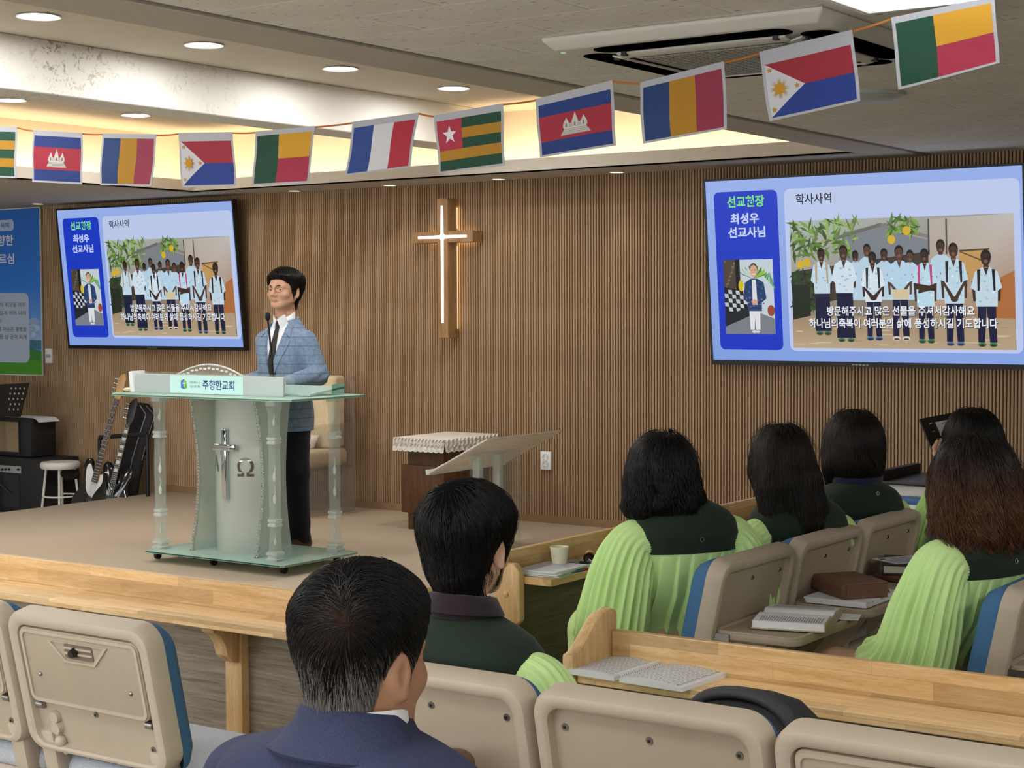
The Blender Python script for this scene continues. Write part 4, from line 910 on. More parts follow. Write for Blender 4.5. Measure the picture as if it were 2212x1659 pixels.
# corners of the slanted top: low edge toward the stage, high edge toward the choir
def fitX(px, py, X): return atX(px, py, X)
lowX, highX = lxp - .25, lxp + .16
a, d_ = fitX(928, 1022, lowX), fitX(1098, 1004, lowX); b_, c_ = fitX(1048, 950, highX), fitX(1204, 934, highX)
zl = (a[2] + d_[2]) / 2; zh = (b_[2] + c_[2]) / 2; ya, yd = (a[1] + b_[1]) / 2, (d_[1] + c_[1]) / 2
top = [(lowX, ya, zl), (highX, ya, zh), (highX, yd, zh), (lowX, yd, zl)]
MB().hexa(top + [(x, y, z + .010) for x, y, z in top]).build('slanted_top', m_lect, le, True, bev=.002)
MB().tube([top[0], top[1], top[2], top[3], top[0]], .006, 6).build('top_rim', m_softclear, le, True)
MB().hexa([(lowX - .012, ya, zl - .004), (lowX + .012, ya, zl - .002), (lowX + .012, yd, zl - .002), (lowX - .012, yd, zl - .004), (lowX - .016, ya, zl + .026), (lowX + .004, ya, zl + .028), (lowX + .004, yd, zl + .028), (lowX - .016, yd, zl + .026)]).build('lip', m_etch, le, True)
zm_ = zl + (zh - zl) * .55; xm_ = lowX + (highX - lowX) * .55
MB().box(xm_ - .004, xm_ + .004, ya + .10, ly1, ZS, zm_).build('front_sheet', m_softclear, le, True)
mb = MB(); mb.tube([(xm_, ya + .1, zm_ - .004), (xm_, ly1, zm_ - .004)], .005, 6); mb.build('sheet_edge', m_etch, le, True)
mb = MB(); mb.tube([(xm_, ly1, ZS), (xm_, ly1, zm_)], .0035, 6); mb.build('sheet_edge', m_softclear, le, True)
for f in (.36, .70):
    yy = ya + (ly1 - ya) * f
    MB().box(xm_ - .055, xm_ - .006, yy - .02, yy + .02, ZS + .01, zm_ - .02).build('post', m_collar, le, True, bev=.004)
MB().box(xm_ - .22, xm_ + .14, ya + .08, ly1 + .01, ZS, ZS + .012).build('foot', m_softclear, le, True, bev=.003)
MB().box(xm_ - .004, xm_ + .10, ya + .1, ly1, ZS + .32, ZS + .328).build('inner_shelf', m_softclear, le, True)
t = thing('white_papers', 'white sheets lying against the lip of the acrylic lectern', 'papers', (lowX + .03, ya + .10, zl + .025))
sl = math.atan2(zh - zl, highX - lowX)
MB().box(-.02, .07, -.08, .12, 0, .006).build('sheets', m_paper, t, xf=Matrix.Rotation(-sl, 4, 'Y'))
# ------------------------------------------------------------------ pew desks
YB, ZL, ZT = 3.84, .667, .752
m_desk_end = wood('rubberwood_end', '#c39a66', '#d8b27e', '#e6c798', axis=2, rough=.4)
def end_panel(parent, x, y0, y1, mirror=1):
    """side cheek with an S-shaped top, thickness along x"""
    pts = []
    for k in range(13):
        u = k / 12; sm = u * u * (3 - 2 * u); pts.append((y0 + (y1 - .05 - y0) * u, .715 + (.805 - .715) * sm))
    pts += [(y1 - .02, .812), (y1 + .01, .800), (y1 + .012, .78), (y1 + .012, .50), (y0 + .06, .50), (y0, .56)]
    return MB().prism(pts[::-1], (x, 0, 0), (0, 1, 0), (0, 0, 1), (.036 * mirror, 0, 0)).build('end_cheek', m_desk_end, parent, True, bev=.006)
def pew_desk(label, x0, x1, posts, loc):
    t = thing('pew_desk', label, 'desk', loc)
    MB().box(x0, x1, YB, YB + .024, ZL - .03, ZT).build('back_board', m_rubber, t, True, bev=.0025, seg=1)
    MB().box(x0, x1, YB - .175, YB - .006, ZL - .026, ZL).build('shelf', m_rubber_lit, t, True, bev=.0025, seg=1)
    MB().box(x0, x1, YB + .0, YB + .02, .0, ZL - .03).build('front_panel', m_lam, t, True)
    for px in posts:
        p = MB().box(px - .036, px + .036, YB - .035, YB - .0005, 0, ZL - .027).build('post', m_rubberZ, t, True, bev=.004)
        cb = [(YB - .036, ZL - .027), (YB - .150, ZL - .027), (YB - .145, ZL - .045), (YB - .115, ZL - .062), (YB - .095, ZL - .09), (YB - .085, ZL - .125), (YB - .058, ZL - .15), (YB - .036, ZL - .155)]
        MB().prism(cb, (px - .027, 0, 0), (0, 1, 0), (0, 0, 1), (.054, 0, 0)).build('corbel', m_rubberZ, p, True, bev=.004)
    return t
fx1 = atY(918, 1300, YB)[0]
fd = pew_desk('long pale wooden front desk at the left with grey laminate panel below', -8.2, fx1 - .02, (-3.70, -4.42, -5.2, -6.0), (-5.5, YB, 0))
end_panel(fd, fx1 - .02, YB - .19, YB + .02)
rx0_ = atY(1300, 1420, YB - .05)[0]
rd = pew_desk('pale wooden pew desk at the right holding the open music book', rx0_, 1.2, (-1.2,), (-.6, YB, 0))
end_panel(rd, rx0_, YB - .19, YB + .02, -1)
# choir desk along the edge of the stage
XB = -3.40; cy0, cy1 = 4.88, 7.2
cd = thing('choir_desk', 'pale wooden choir desk along the stage edge holding cup, bottle and papers', 'desk', (XB, 6, 0))
MB().box(XB - .024, XB, cy0, cy1, ZL - .03, ZT).build('back_board', m_rubberY, cd, True, bev=.0025, seg=1)
MB().box(XB, XB + .185, cy0, cy1, ZL - .026, ZL).build('shelf', m_rubberY, cd, True, bev=.0025, seg=1)
MB().box(XB - .02, XB, cy0 + .03, cy1, 0, ZL - .03).build('front_panel', m_lamY, cd, True)
c8 = rrect(XB - .03, .49, XB + .075, .715, .025, 1)
ep = MB().prism(c8, (0, cy0 - .036, 0), (1, 0, 0), (0, 0, 1), (0, .036, 0)).build('end_cheek', m_desk_end, cd, True, bev=.006)
MB().sphere((XB + .018, cy0 - .037, .605), (.011, .006, .011), 12, 8).build('screw_cap', m_rubberZ, ep, True, smooth=60)
for yy in (5.75, 6.7): MB().box(XB + .0005, XB + .05, yy - .03, yy + .03, 0, ZL - .027).build('post', m_rubberZ, cd, True, bev=.004)

# ------------------------------------------------------------------ auditorium chairs
RA = math.radians(12)
bO = np.array([0, .05, .42]); bU = np.array([1., 0, 0]); bV = np.array([0, -math.sin(RA), math.cos(RA)]); bN = np.array([0, -math.cos(RA), -math.sin(RA)])
def bk(u, v, n=0): return bO + bU * u + bV * v + bN * n
BW = .259; V0, V1 = .07, .452
_chair_cache = {}
def make_chair(tray):
    t = thing('pew_chair', None, 'chair')
    out = rrect(-BW, V0, BW, V1, .055, 6); inn = rrect(-BW + .034, V0 + .02, BW - .034, V1 - .034, .035, 6); out2 = rrect(-BW + .012, V0 + .012, BW - .012, V1 - .012, .048, 6)
    # rim: front edge, rounded rear edge, inner wall
    rings = [[bk(u, v, 0) for u, v in out], [bk(u, v, .040) for u, v in out], [bk(u, v, .052) for u, v in rrect(-BW + .006, V0 + .006, BW - .006, V1 - .006, .05, 6)], [bk(u, v, .055) for u, v in out2], [bk(u, v, .055) for u, v in rrect(-BW + .027, V0 + .015, BW - .027, V1 - .027, .04, 6)], [bk(u, v, .050) for u, v in inn], [bk(u, v, .030) for u, v in rrect(-BW + .038, V0 + .022, BW - .038, V1 - .038, .033, 6)]]
    MB().loft(rings, False).build('back_shell', m_shell, t, smooth=35)
    MB().prism(rrect(-BW + .03, V0 + .012, BW - .03, V1 - .03, .03, 5), bk(0, 0, .012), bU, bV, bN * .019).build('back_panel', m_panel, t)
    # padded front
    rings = []
    for n_, s in ((.0, 0), (-.03, .004), (-.055, .02), (-.066, .06)):
        rings.append([bk(u, v, n_) for u, v in rrect(-BW + .004 + s, V0 - .03 + s, BW - .004 - s, V1 - .012 - s * 1.2, .06 - s * .3, 6)])
    MB().loft(rings, 'end').build('back_cushion', m_bluefab, t, smooth=50)
    MB().box(-.245, .245, .04, .49, .385, .455).build('seat', m_greyfab, t, bev=.035, seg=4)
    MB().box(-.225, .225, .06, .44, .345, .388).build('seat_pan', m_shell, t, bev=.012)
    for s in (-1, 1):
        MB().box(s * .17 - .022, s * .17 + .022, .08, .34, 0, .347).build('leg', m_shell, t, bev=.008)
        MB().prism([(s * .205 - .025, V0 - .10), (s * .205 + .025, V0 - .10), (s * .205 + .028, V0 + .05), (s * .205 - .028, V0 + .05)], bk(0, 0, -.01), bU, bV, bN * .05).build('back_arm', m_shell, t, bev=.008)
    for u in ((-.195, 0, .195) if tray != 'folded' else (-.0, .19)):
        v = V1 - .082 if tray != 'folded' else (V0 + .12 if u == 0 else V0 + .055)
        c = bk(u, v, .030); b = MB().cyl(c, c + bN * .004, .0085, .0075, 12).build('screw', m_steel, t, smooth=40)
        MB().cyl(c + bN * .0035, c + bN * .0048, .0038, n=6).build('screw_socket', m_black, b)
    if tray == 'folded':
        tr_ = MB().prism(rrect(-BW + .042, V1 - .245, BW - .042, V1 - .040, .022, 5), bk(0, 0, .030), bU, bV, bN * .018).build('tray', m_tray, t, bev=.003)
        MB().frame(rrect(-BW + .046, V1 - .241, BW - .046, V1 - .044, .02, 5), rrect(-BW + .055, V1 - .232, BW - .055, V1 - .053, .016, 5), bk(0, 0, .048), bU, bV, bN * .004).build('tray_rim', m_shell, tr_)
        o_ = [(-.11, V1 - .064), (-.055, V1 - .118), (.055, V1 - .118), (.11, V1 - .064)]; i_ = [(-.098, V1 - .066), (-.050, V1 - .113), (.050, V1 - .113), (.098, V1 - .066)]
        MB().frame(o_[::-1], i_[::-1], bk(0, 0, .048), bU, bV, bN * .005).build('handle_rim', m_shell, tr_)
        hw_ = MB().prism(rrect(-.052, V1 - .108, .052, V1 - .068, .008, 3), bk(0, 0, .0485), bU, bV, bN * .0015).build('handle_slot', plain_cache('slot_shadow', '#6d6254'), tr_)
        for q_ in (-.081, -.095): MB().prism([(-.05, V1 + q_), (.05, V1 + q_), (.05, V1 + q_ + .005), (-.05, V1 + q_ + .005)], bk(0, 0, .050), bU, bV, bN * .003).build('slot_bar', m_shell, tr_)
        c = bk(-.012, V1 - .088, .050); MB().cyl(c, c + bN * .016, .013, .010, 14).build('latch_knob', m_black, tr_, smooth=40)
        for u in (-.165, .165):
            c = bk(u, V1 - .165 - .01 * (u > 0), .048); MB().sphere(c, .0065, 10, 6).build('tray_stud', m_steel, tr_, smooth=60)
        for s in (-1, 1):
            c = bk(s * (BW - .058), V1 - .258, .036); h_ = MB().cyl(c - bU * .012, c + bU * .012, .011, n=12).build('tray_hinge', m_steel, tr_, smooth=40)
        pg = MB(); c = bk(-BW + .105, V0 + .095, .03); pg.cyl(c, c + bN * .014, .017, .015, 14); c = bk(-BW + .105, V0 + .065, .03); pg.cyl(c, c + bN * .016, .018, .016, 14); c = bk(-BW + .112, V0 + .03, .03); pg.sphere(c + bN * .010, .016, 12, 8); pg.tube([c + bN * .01, bk(-BW + .118, V0 - .005, .03)], .010, 8)
        pg.build('peg', m_shell, t, smooth=50)
    elif tray == 'open':
        zt = .645; yb2 = -.005 - .093 + .03
        tr_ = MB().prism(rrect(-.235, -.32, .235, -.035, .04, 5), (0, 0, zt - .022), (1, 0, 0), (0, 1, 0), (0, 0, .022)).build('tray', m_tray, t, bev=.004)
        MB().frame(rrect(-.232, -.317, .232, -.038, .038, 5), rrect(-.220, -.305, .220, -.05, .03, 5), (0, 0, zt), (1, 0, 0), (0, 1, 0), (0, 0, .004)).build('tray_rim', m_shell, tr_)
        for s in (-1, 1): MB().box(s * .238 - .003, s * .238 + .003, -.10, -.01, zt - .026, zt - .004).build('tray_bracket', m_steel, tr_)
        MB().hexa([(-.16, -.06, zt - .20), (.16, -.06, zt - .20), (.16, -.045, zt - .20), (-.16, -.045, zt - .20), (-.16, -.20, zt - .023), (.16, -.20, zt - .023), (.16, -.045, zt - .023), (-.16, -.045, zt - .023)]).build('tray_support', m_tray, tr_)
    return t
_pc = {}
def plain_cache(n, c):
    if n not in _pc: _pc[n] = plain(n, c, .7)
    return _pc[n]
protos = {}
def chair(tray, x, y, rot, lab):
    if tray not in protos:
        c = protos[tray] = make_chair(tray)
    else: c = copy_tree(protos[tray])
    c.location = (x, y, 0); c.rotation_euler = (0, 0, rot); tag(c, lab, 'chair', 'beige auditorium chairs'); return c
YR = 2.873
chair('folded', -3.25, YR, 0, 'beige plastic chair with folded tray and black latch left of the man in navy')
chair('folded', -3.785, YR, 0, 'beige plastic chair cut off by the left photo edge')
chair('open', -2.16, YR, 0, 'beige plastic chair the short haired man in the robe sits on')
chair('open', -1.627, YR, 0, 'beige plastic chair with three screws and a black backpack in front')
chair('folded', -1.094, YR, 0, 'beige plastic chair with folded tray at the lower right corner')
chair('open', -2.405, 4.70, PI / 2, 'beige plastic chair behind the bob haired woman, open bible on its tray')
chair('open', -2.405, 5.245, PI / 2, 'beige plastic chair with a closed brown bible on its tray')
chair('open', -2.405, 5.79, PI / 2, 'beige plastic chair with black bible and leaflet on its tray')
chair('open', -1.51, 4.68, PI / 2, 'beige plastic chair with blue cushion at the right photo edge')
chair('open', -1.60, 1.72, 0, 'beige plastic chair under the man in navy')

chair('open', -2.06, 6.31, math.atan2(.92, .40), 'beige plastic chair under the woman reading from the black folder')

# ------------------------------------------------------------------ books and papers on the trays
TZO = .6495
m_cream_cover = plain('cream_leather', '#b7ab92', .5, bump=.1, vscale=200)
m_brownlea = plain('brown_leather', '#6d4c3b', .5, var=.12, vscale=60, bump=.2)
m_brownlea2 = plain('tan_brown_leather', '#6f4c3a', .5, var=.12, vscale=60, bump=.2)
m_blacklea = plain('black_leather', '#1a1615', .45, bump=.2, vscale=150)
m_pageedge = plain('page_edges', '#c9c4b4', .85)
bA = open_book('open_bible', 'open bible with thumb index pages in a cream cover on the nearest choir tray', (-2.20, 4.71, TZO), math.radians(104), .145, .215, .032, m_cream_cover)
for ch_ in list(bA.children):
    if ch_.name.startswith('page_block'):
        pass
mb = MB(); mb.box(-.148, .148, -.112, -.1085, .004, .026); mb.build('zip_edge', m_cream_cover, bA, bev=.001)
t = tag(MB().prism(rrect(-.07, -.05, .07, .05, .004, 2), (0, 0, 0), (1, 0, 0), (0, 1, 0), (0, 0, .002)).build('leaflet', m_paper), 'pale leaflet under the open bible on the nearest choir tray', 'paper'); t.location = (-2.135, 4.86, TZO + .0002); t.rotation_euler = (0, 0, .3)
def closed_book(name, lab, loc, rotz, w_, d_, h_, cov, strap=False, spine=True):
    t = thing(name, lab, 'book', loc, rotz)
    MB().box(-w_ / 2, w_ / 2, -d_ / 2, d_ / 2, .006, h_ - .006).build('page_block', m_pageedge, t)
    mb = MB(); mb.prism([(-w_ / 2 - .004, 0), (w_ / 2 + .008, 0), (w_ / 2 + .008, .007), (-w_ / 2 + .006, .009), (-w_ / 2 + .006, h_ - .009), (w_ / 2 + .008, h_ - .007), (w_ / 2 + .008, h_), (-w_ / 2 - .004, h_), (-w_ / 2 - .012, h_ * .75), (-w_ / 2 - .012, h_ * .25)], (0, -d_ / 2 - .006, 0), (1, 0, 0), (0, 0, 1), (0, d_ + .012, 0))
    mb.build('cover', cov, t, bev=.003)
    MB().box(-w_ / 2 + .006, w_ / 2 + .006, -d_ / 2 - .005, -d_ / 2 - .001, .007, h_ - .007).build('zip_side', cov, t)
    MB().box(w_ / 2 + .001, w_ / 2 + .006, -d_ / 2, d_ / 2, .007, h_ - .007).build('zip_front', cov, t)
    MB().tube([(w_ / 2 + .007, -d_ / 2 + .02, h_ * .5), (w_ / 2 + .014, -d_ / 2 + .01, h_ * .45), (w_ / 2 + .012, -d_ / 2 - .004, h_ * .3)], .0028, 6).build('zip_pull', m_steel, t)
    return t
t = thing('paper_stack', 'white magazines under the closed brown bible on the middle choir tray', 'papers', (-2.22, 5.19, TZO)); 
for k in range(3): MB().prism(rrect(-.105 - .004 * k, -.150, .105, .150 - .006 * k, .003, 2), (0, 0, k * .0062), (1, 0, 0), (0, 1, 0), (0, 0, .006)).build('magazine', m_paper, t)
closed_book('closed_bible', 'thick closed dark brown zip bible on white magazines, middle choir tray', (-2.235, 5.18, TZO + .0188), math.radians(52), .15, .215, .052, m_brownlea)
t = closed_book('brown_folder', 'flat reddish brown folder on the far choir tray', (-2.19, 5.64, TZO), math.radians(60), .16, .20, .022, m_brownlea2)
t = closed_book('black_bible', 'black bible with white leaflet on top on the far choir tray', (-2.24, 5.70, TZO + .0225), math.radians(-160), .15, .21, .040, m_blacklea)
P = Print(.00006); P.rect(0, 0, .20, .14, '#dadde6'); P.rect(.012, .10, .04, .125, '#7a4a36'); P.text('말씀', .06, .098, .14, .125, '#4a5672')
for k in range(7): P.rect(.015, .012 + k * .011, .09 + .015 * (k % 3), .016 + k * .011, '#7d88a8'); P.rect(.115, .012 + k * .011, .17 + .008 * (k % 2), .016 + k * .011, '#7d88a8')
t = thing('leaflet', 'white printed leaflet lying on the black bible', 'paper', (-2.24, 5.70, TZO + .0632), math.radians(60)); MB().box(-.10, .10, -.07, .07, 0, .0012).build('sheet', m_paper, t)
P.build('print', print_mat('leaflet_ink', 0, .8), t, (-.10, -.07, .0014), (1, 0, 0), (0, 1, 0), (0, 0, 1), world=False)
q = atY(930, 1640, 2.60)
closed_book('brown_bible', 'brown leather bible on the tray right of the man in navy', (-2.15, 2.66, TZO), math.radians(20), .16, .22, .045, m_brownlea2)
t = thing('brown_pouch', 'small brown zip pouch behind the brown bible', 'pouch', (-2.035, 2.72, TZO)); MB().sphere((0, 0, .035), (.04, .06, .035), 16, 10).build('body', m_brownlea, t, smooth=60)
MB().tube([(-.03, -.05, .05), (-.01, -.06, .04), (0, -.062, .02)], .003, 6).build('zip_pull', m_steel, t)

# ------------------------------------------------------------------ things on the choir desk
q = atz(1205, 1228, ZL)
t = thing('paper_cup', 'cream paper cup standing on the choir desk', 'cup', (XB + .075, q[1], ZL))
MB().lathe([(.0001, .004), (.0225, .004), (.0225, 0), (.0245, 0), (.0335, .076), (.035, .078), (.035, .081), (.032, .081), (.0315, .074), (.023, .006)], 28, (0, 0, 0), False).build('body', plain('cup_paper', '#dedac2', .6), t, smooth=50)
P = Print(.00005); P.rect(0, 0, .5, .008, '#8a9090'); P.rect(.1, .03, .28, .036, '#9aa0a0')
P.build('cup_print', print_mat('cup_ink', 0, .6), t, (0, 0, 0), (1, 0, 0), (0, 1, 0), (0, 0, 1), world=False, fn=lambda q: np.array([(.0292 + q[1] * .05) * math.cos(-1.15 + q[0] * 2.0 - .9), (.0292 + q[1] * .05) * math.sin(-1.15 + q[0] * 2.0 - .9), .038 + q[1] * .35]))
q2 = atz(1262, 1216, ZL)
t = thing('drink_bottle', 'small brown glass bottle with orange label lying beside the paper cup', 'bottle', (XB + .09, q2[1] + .02, ZL + .0225), 0)
BR = Matrix.Rotation(math.radians(-62), 4, 'Z') @ Matrix.Rotation(PI / 2, 4, 'Y')
m_brglass = plain('brown_bottle_glass', '#241207', .12, spec=.7)
MB().lathe([(.0001, -.068), (.011, -.068), (.0115, -.05), (.013, -.045), (.0215, -.026), (.022, -.02), (.022, .046), (.020, .05), (.010, .048), (.0001, .046)], 24).build('body', m_brglass, t, smooth=40, xf=BR)
MB().lathe([(.0223, -.016), (.0223, .026)], 24, (0, 0, 0), False).build('label_band', plain('orange_label', '#d59a2a', .5, var=.25, vscale=90), t, smooth=60, xf=BR)
MB().lathe([(.0001, -.078), (.0135, -.078), (.014, -.076), (.014, -.058)], 20).build('cap', plain('brown_cap', '#5a3018', .4), t, smooth=40, xf=BR)
def sheets(name, lab, x, y, rot, w_, d_, n_, mats=None, z=ZL, cat='papers', ink=True):
    t = thing(name, lab, cat, (x, y, z), rot)
    for k in range(n_):
        o = MB().box(-w_ / 2, w_ / 2, -d_ / 2, d_ / 2, 0, .0022).build('sheet', (mats or [m_paper])[k % len(mats or [1])], t); o.location = (rng.uniform(-.006, .006), rng.uniform(-.006, .006), k * .0024); o.rotation_euler = (0, 0, rng.uniform(-.06, .06))
    if ink:
        P = Print(.00004)
        for k in range(12): P.rect(.04, .06 + k * .075, .04 + .9 * (.55 + .45 * ((k * 37) % 10) / 10), .072 + k * .075, '#8d90a6'); P.rect(.04, .09 + k * .075, .96, .0935 + k * .075, '#b7bac8')
        P.build('print', m_bookink, t, (-w_ / 2, -d_ / 2, n_ * .0024 + .0004), (w_, 0, 0), (0, d_, 0), (0, 0, 1), world=False)
    return t
m_palegreen = plain('pale_green_paper', '#c9d8cc', .8)
sheets('paper_stack', 'stack of printed sheets and booklets at the near end of the choir desk', XB + .10, cy0 + .14, .1, .165, .23, 8, [m_palegreen, m_paper])
sheets('loose_sheet', 'loose white sheet right of the paper stack on the choir desk', XB + .10, cy0 + .36, .35, .15, .21, 1)
t = thing('pen', 'silver and black pen lying on the papers of the choir desk', 'pen', (XB + .09, cy0 + .27, ZL + .0265), math.radians(52))
MB().cyl((-.07, 0, .0), (.035, 0, -.01), .0048, n=10).build('barrel', m_steel, t, smooth=40); MB().cyl((.035, 0, -.01), (.07, 0, -.014), .0055, .0052, 10).build('cap', m_black, t, smooth=40)
t = thing('coloured_pen', 'blue and red pen at the edge of the paper stack', 'pen', (XB + .178, cy0 + .20, ZL + .0052), math.radians(88))
MB().cyl((-.06, 0, 0), (.01, 0, 0), .005, n=10).build('blue_barrel', plain('blue_pen', '#2c5f86', .4), t, smooth=40); MB().cyl((.01, 0, 0), (.05, 0, 0), .0055, .004, 10).build('red_end', plain('red_pen', '#b03a2e', .4), t, smooth=40)
sheets('music_sheets', 'white sheets on the choir desk beside the bottle', XB + .10, atz(1300, 1205, ZL)[1] + .02, .1, .15, .2, 3, ink=False)
sheets('white_sheet', 'white sheet on the choir desk between the first two women', XB + .10, 6.35, .0, .16, .22, 2, ink=False)

# open spiral music book on the right pew desk
mbk = thing('music_book', 'open spiral bound music book on the right pew desk', 'book', (-2.19, 3.765, ZL), math.radians(-3))
for s in (-1, 1):
    n = 10; top = [(s * (.008 + .185 * k / n), .010 + .010 * math.sin(PI * min(1, k / n * 1.1)) * (1 - .5 * k / n)) for k in range(n + 1)]
    poly = [(s * .008, .0)] + top + [(s * .196, .0)]
    pg = MB().prism(poly, (0, -.13, 0), (1, 0, 0), (0, 0, 1), (0, .235, 0)).build('pages', m_paper, mbk, smooth=30)
    P = Print(.00004); r = np.random.default_rng(11 + s)
    for k in range(9):
        y0 = .08 + k * .098
        for l in range(5): P.rect(.08, y0 + l * .008, .93, y0 + l * .008 + .0022, '#8b8f98')
        for j in range(22): x0 = .1 + .038 * j + r.uniform(0, .012); yy = y0 + r.uniform(-.004, .036); P.rect(x0, yy, x0 + .013, yy + .008, '#2f333b'); P.rect(x0 + .011, yy, x0 + .0135, yy + .03, '#2f333b')
        for j in range(12): P.rect(.1 + .07 * j, y0 - .022, .14 + .07 * j, y0 - .014, '#70747c')
    def fn(q, s=s, top=top):
        u = q[0] if s > 0 else 1 - q[0]; f = u * n; i0 = min(int(f), n - 1); g = f - i0
        return np.array([top[i0][0] * (1 - g) + top[i0 + 1][0] * g, -.13 + .235 * q[1], top[i0][1] * (1 - g) + top[i0 + 1][1] * g + .0006])
    P.build('music_print', m_bookink, pg, (0, 0, 0), (1, 0, 0), (0, 1, 0), (0, 0, 1), world=False, fn=fn)
mb = MB()
for k in range(24):
    y = -.125 + .0096 * k; mb.tube([(.013 * math.cos(a_), y + .002 * math.sin(a_), .011 + .009 * math.sin(a_)) for a_ in np.linspace(-.3, PI + .3, 8)], .0011, 5)
tag(mb.build('spiral', m_wplastic, mbk, smooth=60), kind='stuff')

# black backpack in front of the middle right chair
q = atY(1535, 1500, 3.05)
bp_ = thing('backpack', 'black backpack with looped handle on the seat behind the pew chair backs', 'bag', (-1.56, 3.12, .456))
m_pack = plain('black_nylon', '#2a2a2d', .7, var=.1, vscale=90, bump=.2)
zt = q[2] - .456
rings = []
for z_, a_, b_ in ((0, .15, .10), (.02, .18, .13), (.12, .19, .14), (zt - .14, .18, .125), (zt - .07, .155, .11), (zt - .02, .10, .08), (zt - .005, .05, .05)):
    rings.append([(a_ * math.copysign(abs(math.cos(t_)) ** .6, math.cos(t_)), b_ * math.copysign(abs(math.sin(t_)) ** .7, math.sin(t_)), z_) for t_ in np.linspace(0, 2 * PI, 28, endpoint=False)])
MB().loft(rings).build('body', m_pack, bp_, smooth=50)
MB().tube([(-.115 * math.cos(a_) - .0, -.05, zt - .055 + .062 * math.sin(a_)) for a_ in np.linspace(-.1, PI + .1, 18)], .013, 10, flat=1.8).build('handle', plain('grey_webbing', '#3b3b40', .7), bp_, smooth=60)
MB().tube([(.10, -.06, zt - .08), (.16, -.08, zt - .16), (.18, -.10, .05)], .016, 8, flat=1.6).build('shoulder_strap', m_pack, bp_, smooth=60)
t = tag(MB().sphere((0, 0, 0), (.10, .07, .045), 16, 10).build('folded_jacket', plain('pale_grey_cloth', '#a8a29a', .9, bump=.4, vscale=30), smooth=60), 'crumpled pale grey cloth on the seat beside the bob haired woman', 'cloth'); t.location = (-2.47, 4.50, .497)

# ------------------------------------------------------------------ band corner left of the stage
def P8(px, py, Y): return atY(px, py, Y)
Y0 = 8.72
a1, a2 = P8(62, 905, Y0), P8(62, 990, Y0)
at_ = thing('guitar_amplifier', 'guitar amplifier with beige grille cloth on top of the black bass amplifier', 'amplifier', (a1[0] - .25, Y0 + .12, a2[2] + .006))
x1 = a1[0]; zt, zb_ = a1[2], a2[2] + .006
m_tolex = plain('black_tolex', '#1b1a1c', .6, bump=.3, vscale=250)
xg = P8(40, 940, Y0)[0]
MB().box(x1 - .62, x1, Y0 + .02, Y0 + .27, zb_, zt).build('cabinet', m_tolex, at_, True, bev=.008)
MB().frame([(x1 - .60, zb_ + .02), (xg, zb_ + .02), (xg, zt - .015), (x1 - .60, zt - .015)], [(x1 - .58, zb_ + .035), (xg - .012, zb_ + .035), (xg - .012, zt - .03), (x1 - .58, zt - .03)], (0, Y0 + .019, 0), (1, 0, 0), (0, 0, 1), (0, -.012, 0)).build('grille_frame', m_tolex, at_, True)
MB().box(x1 - .59, xg - .008, Y0 + .012, Y0 + .019, zb_ + .03, zt - .024).build('grille_cloth', plain('beige_grille', '#8f7d60', .9, var=.2, vscale=300, bump=.4), at_, True)
b1, b2 = P8(98, 994, Y0), P8(98, 1095, Y0)
bt_ = thing('bass_amplifier', 'black bass amplifier with silver control panel on the floor', 'amplifier', (b1[0] - .3, Y0 + .1, 0))
MB().box(b1[0] - .70, b1[0], Y0 - .02, Y0 + .34, 0, zb_ - .006).build('cabinet', m_tolex, bt_, True, bev=.01)
pz = P8(45, 1012, Y0 - .02); 
MB().box(b1[0] - .68, P8(46, 1012, Y0 - .02)[0], Y0 - .028, Y0 - .02, P8(46, 1022, Y0)[2], P8(46, 1007, Y0)[2]).build('control_panel', plain('amp_silver', '#b9bcc2', .35, metal=.5), bt_, True)
for k in range(4):
    c = P8(6 + 7.5 * k + (12 if k == 3 else 0), 1014, Y0 - .028); MB().cyl(c, c + np.array([0, -.014, 0]), .010, .008, 12).build('knob', m_black, bt_, True, smooth=40)
MB().box(b1[0] - .68, P8(46, 1030, Y0)[0], Y0 - .024, Y0 - .02, .05, P8(46, 1026, Y0)[2]).build('grille', plain('amp_grille', '#26262c', .8, bump=.4, vscale=300), bt_, True)
c = P8(78, 1042, Y0); MB().box(b1[0] - .001, b1[0] + .012, Y0 + .10, Y0 + .22, c[2] - .03, c[2] + .02).build('side_handle', m_black, bt_, True, bev=.005)
t = thing('paper_sheet', 'curled white sheet lying on the upper amplifier', 'paper', (x1 - .1, Y0 + .1, zt + .001))
mb = MB(); rr_ = []
for s_ in (.0, .0015):
    rr_.append([])
n = 12; ra, rb_ = [], []
for k in range(n + 1):
    u = -.25 + .42 * k / n; z = .002 if u < .10 else .002 - 6.5 * (u - .10) ** 2; ra.append((u, -.06, z)); rb_.append((u, .15, z))
mb.loft([ra, rb_], False, False); mb.loft([[(p[0], p[1], p[2] + .0015) for p in rb_], [(p[0], p[1], p[2] + .0015) for p in ra]], False, False); mb.build('sheet', m_paper, t, smooth=60)
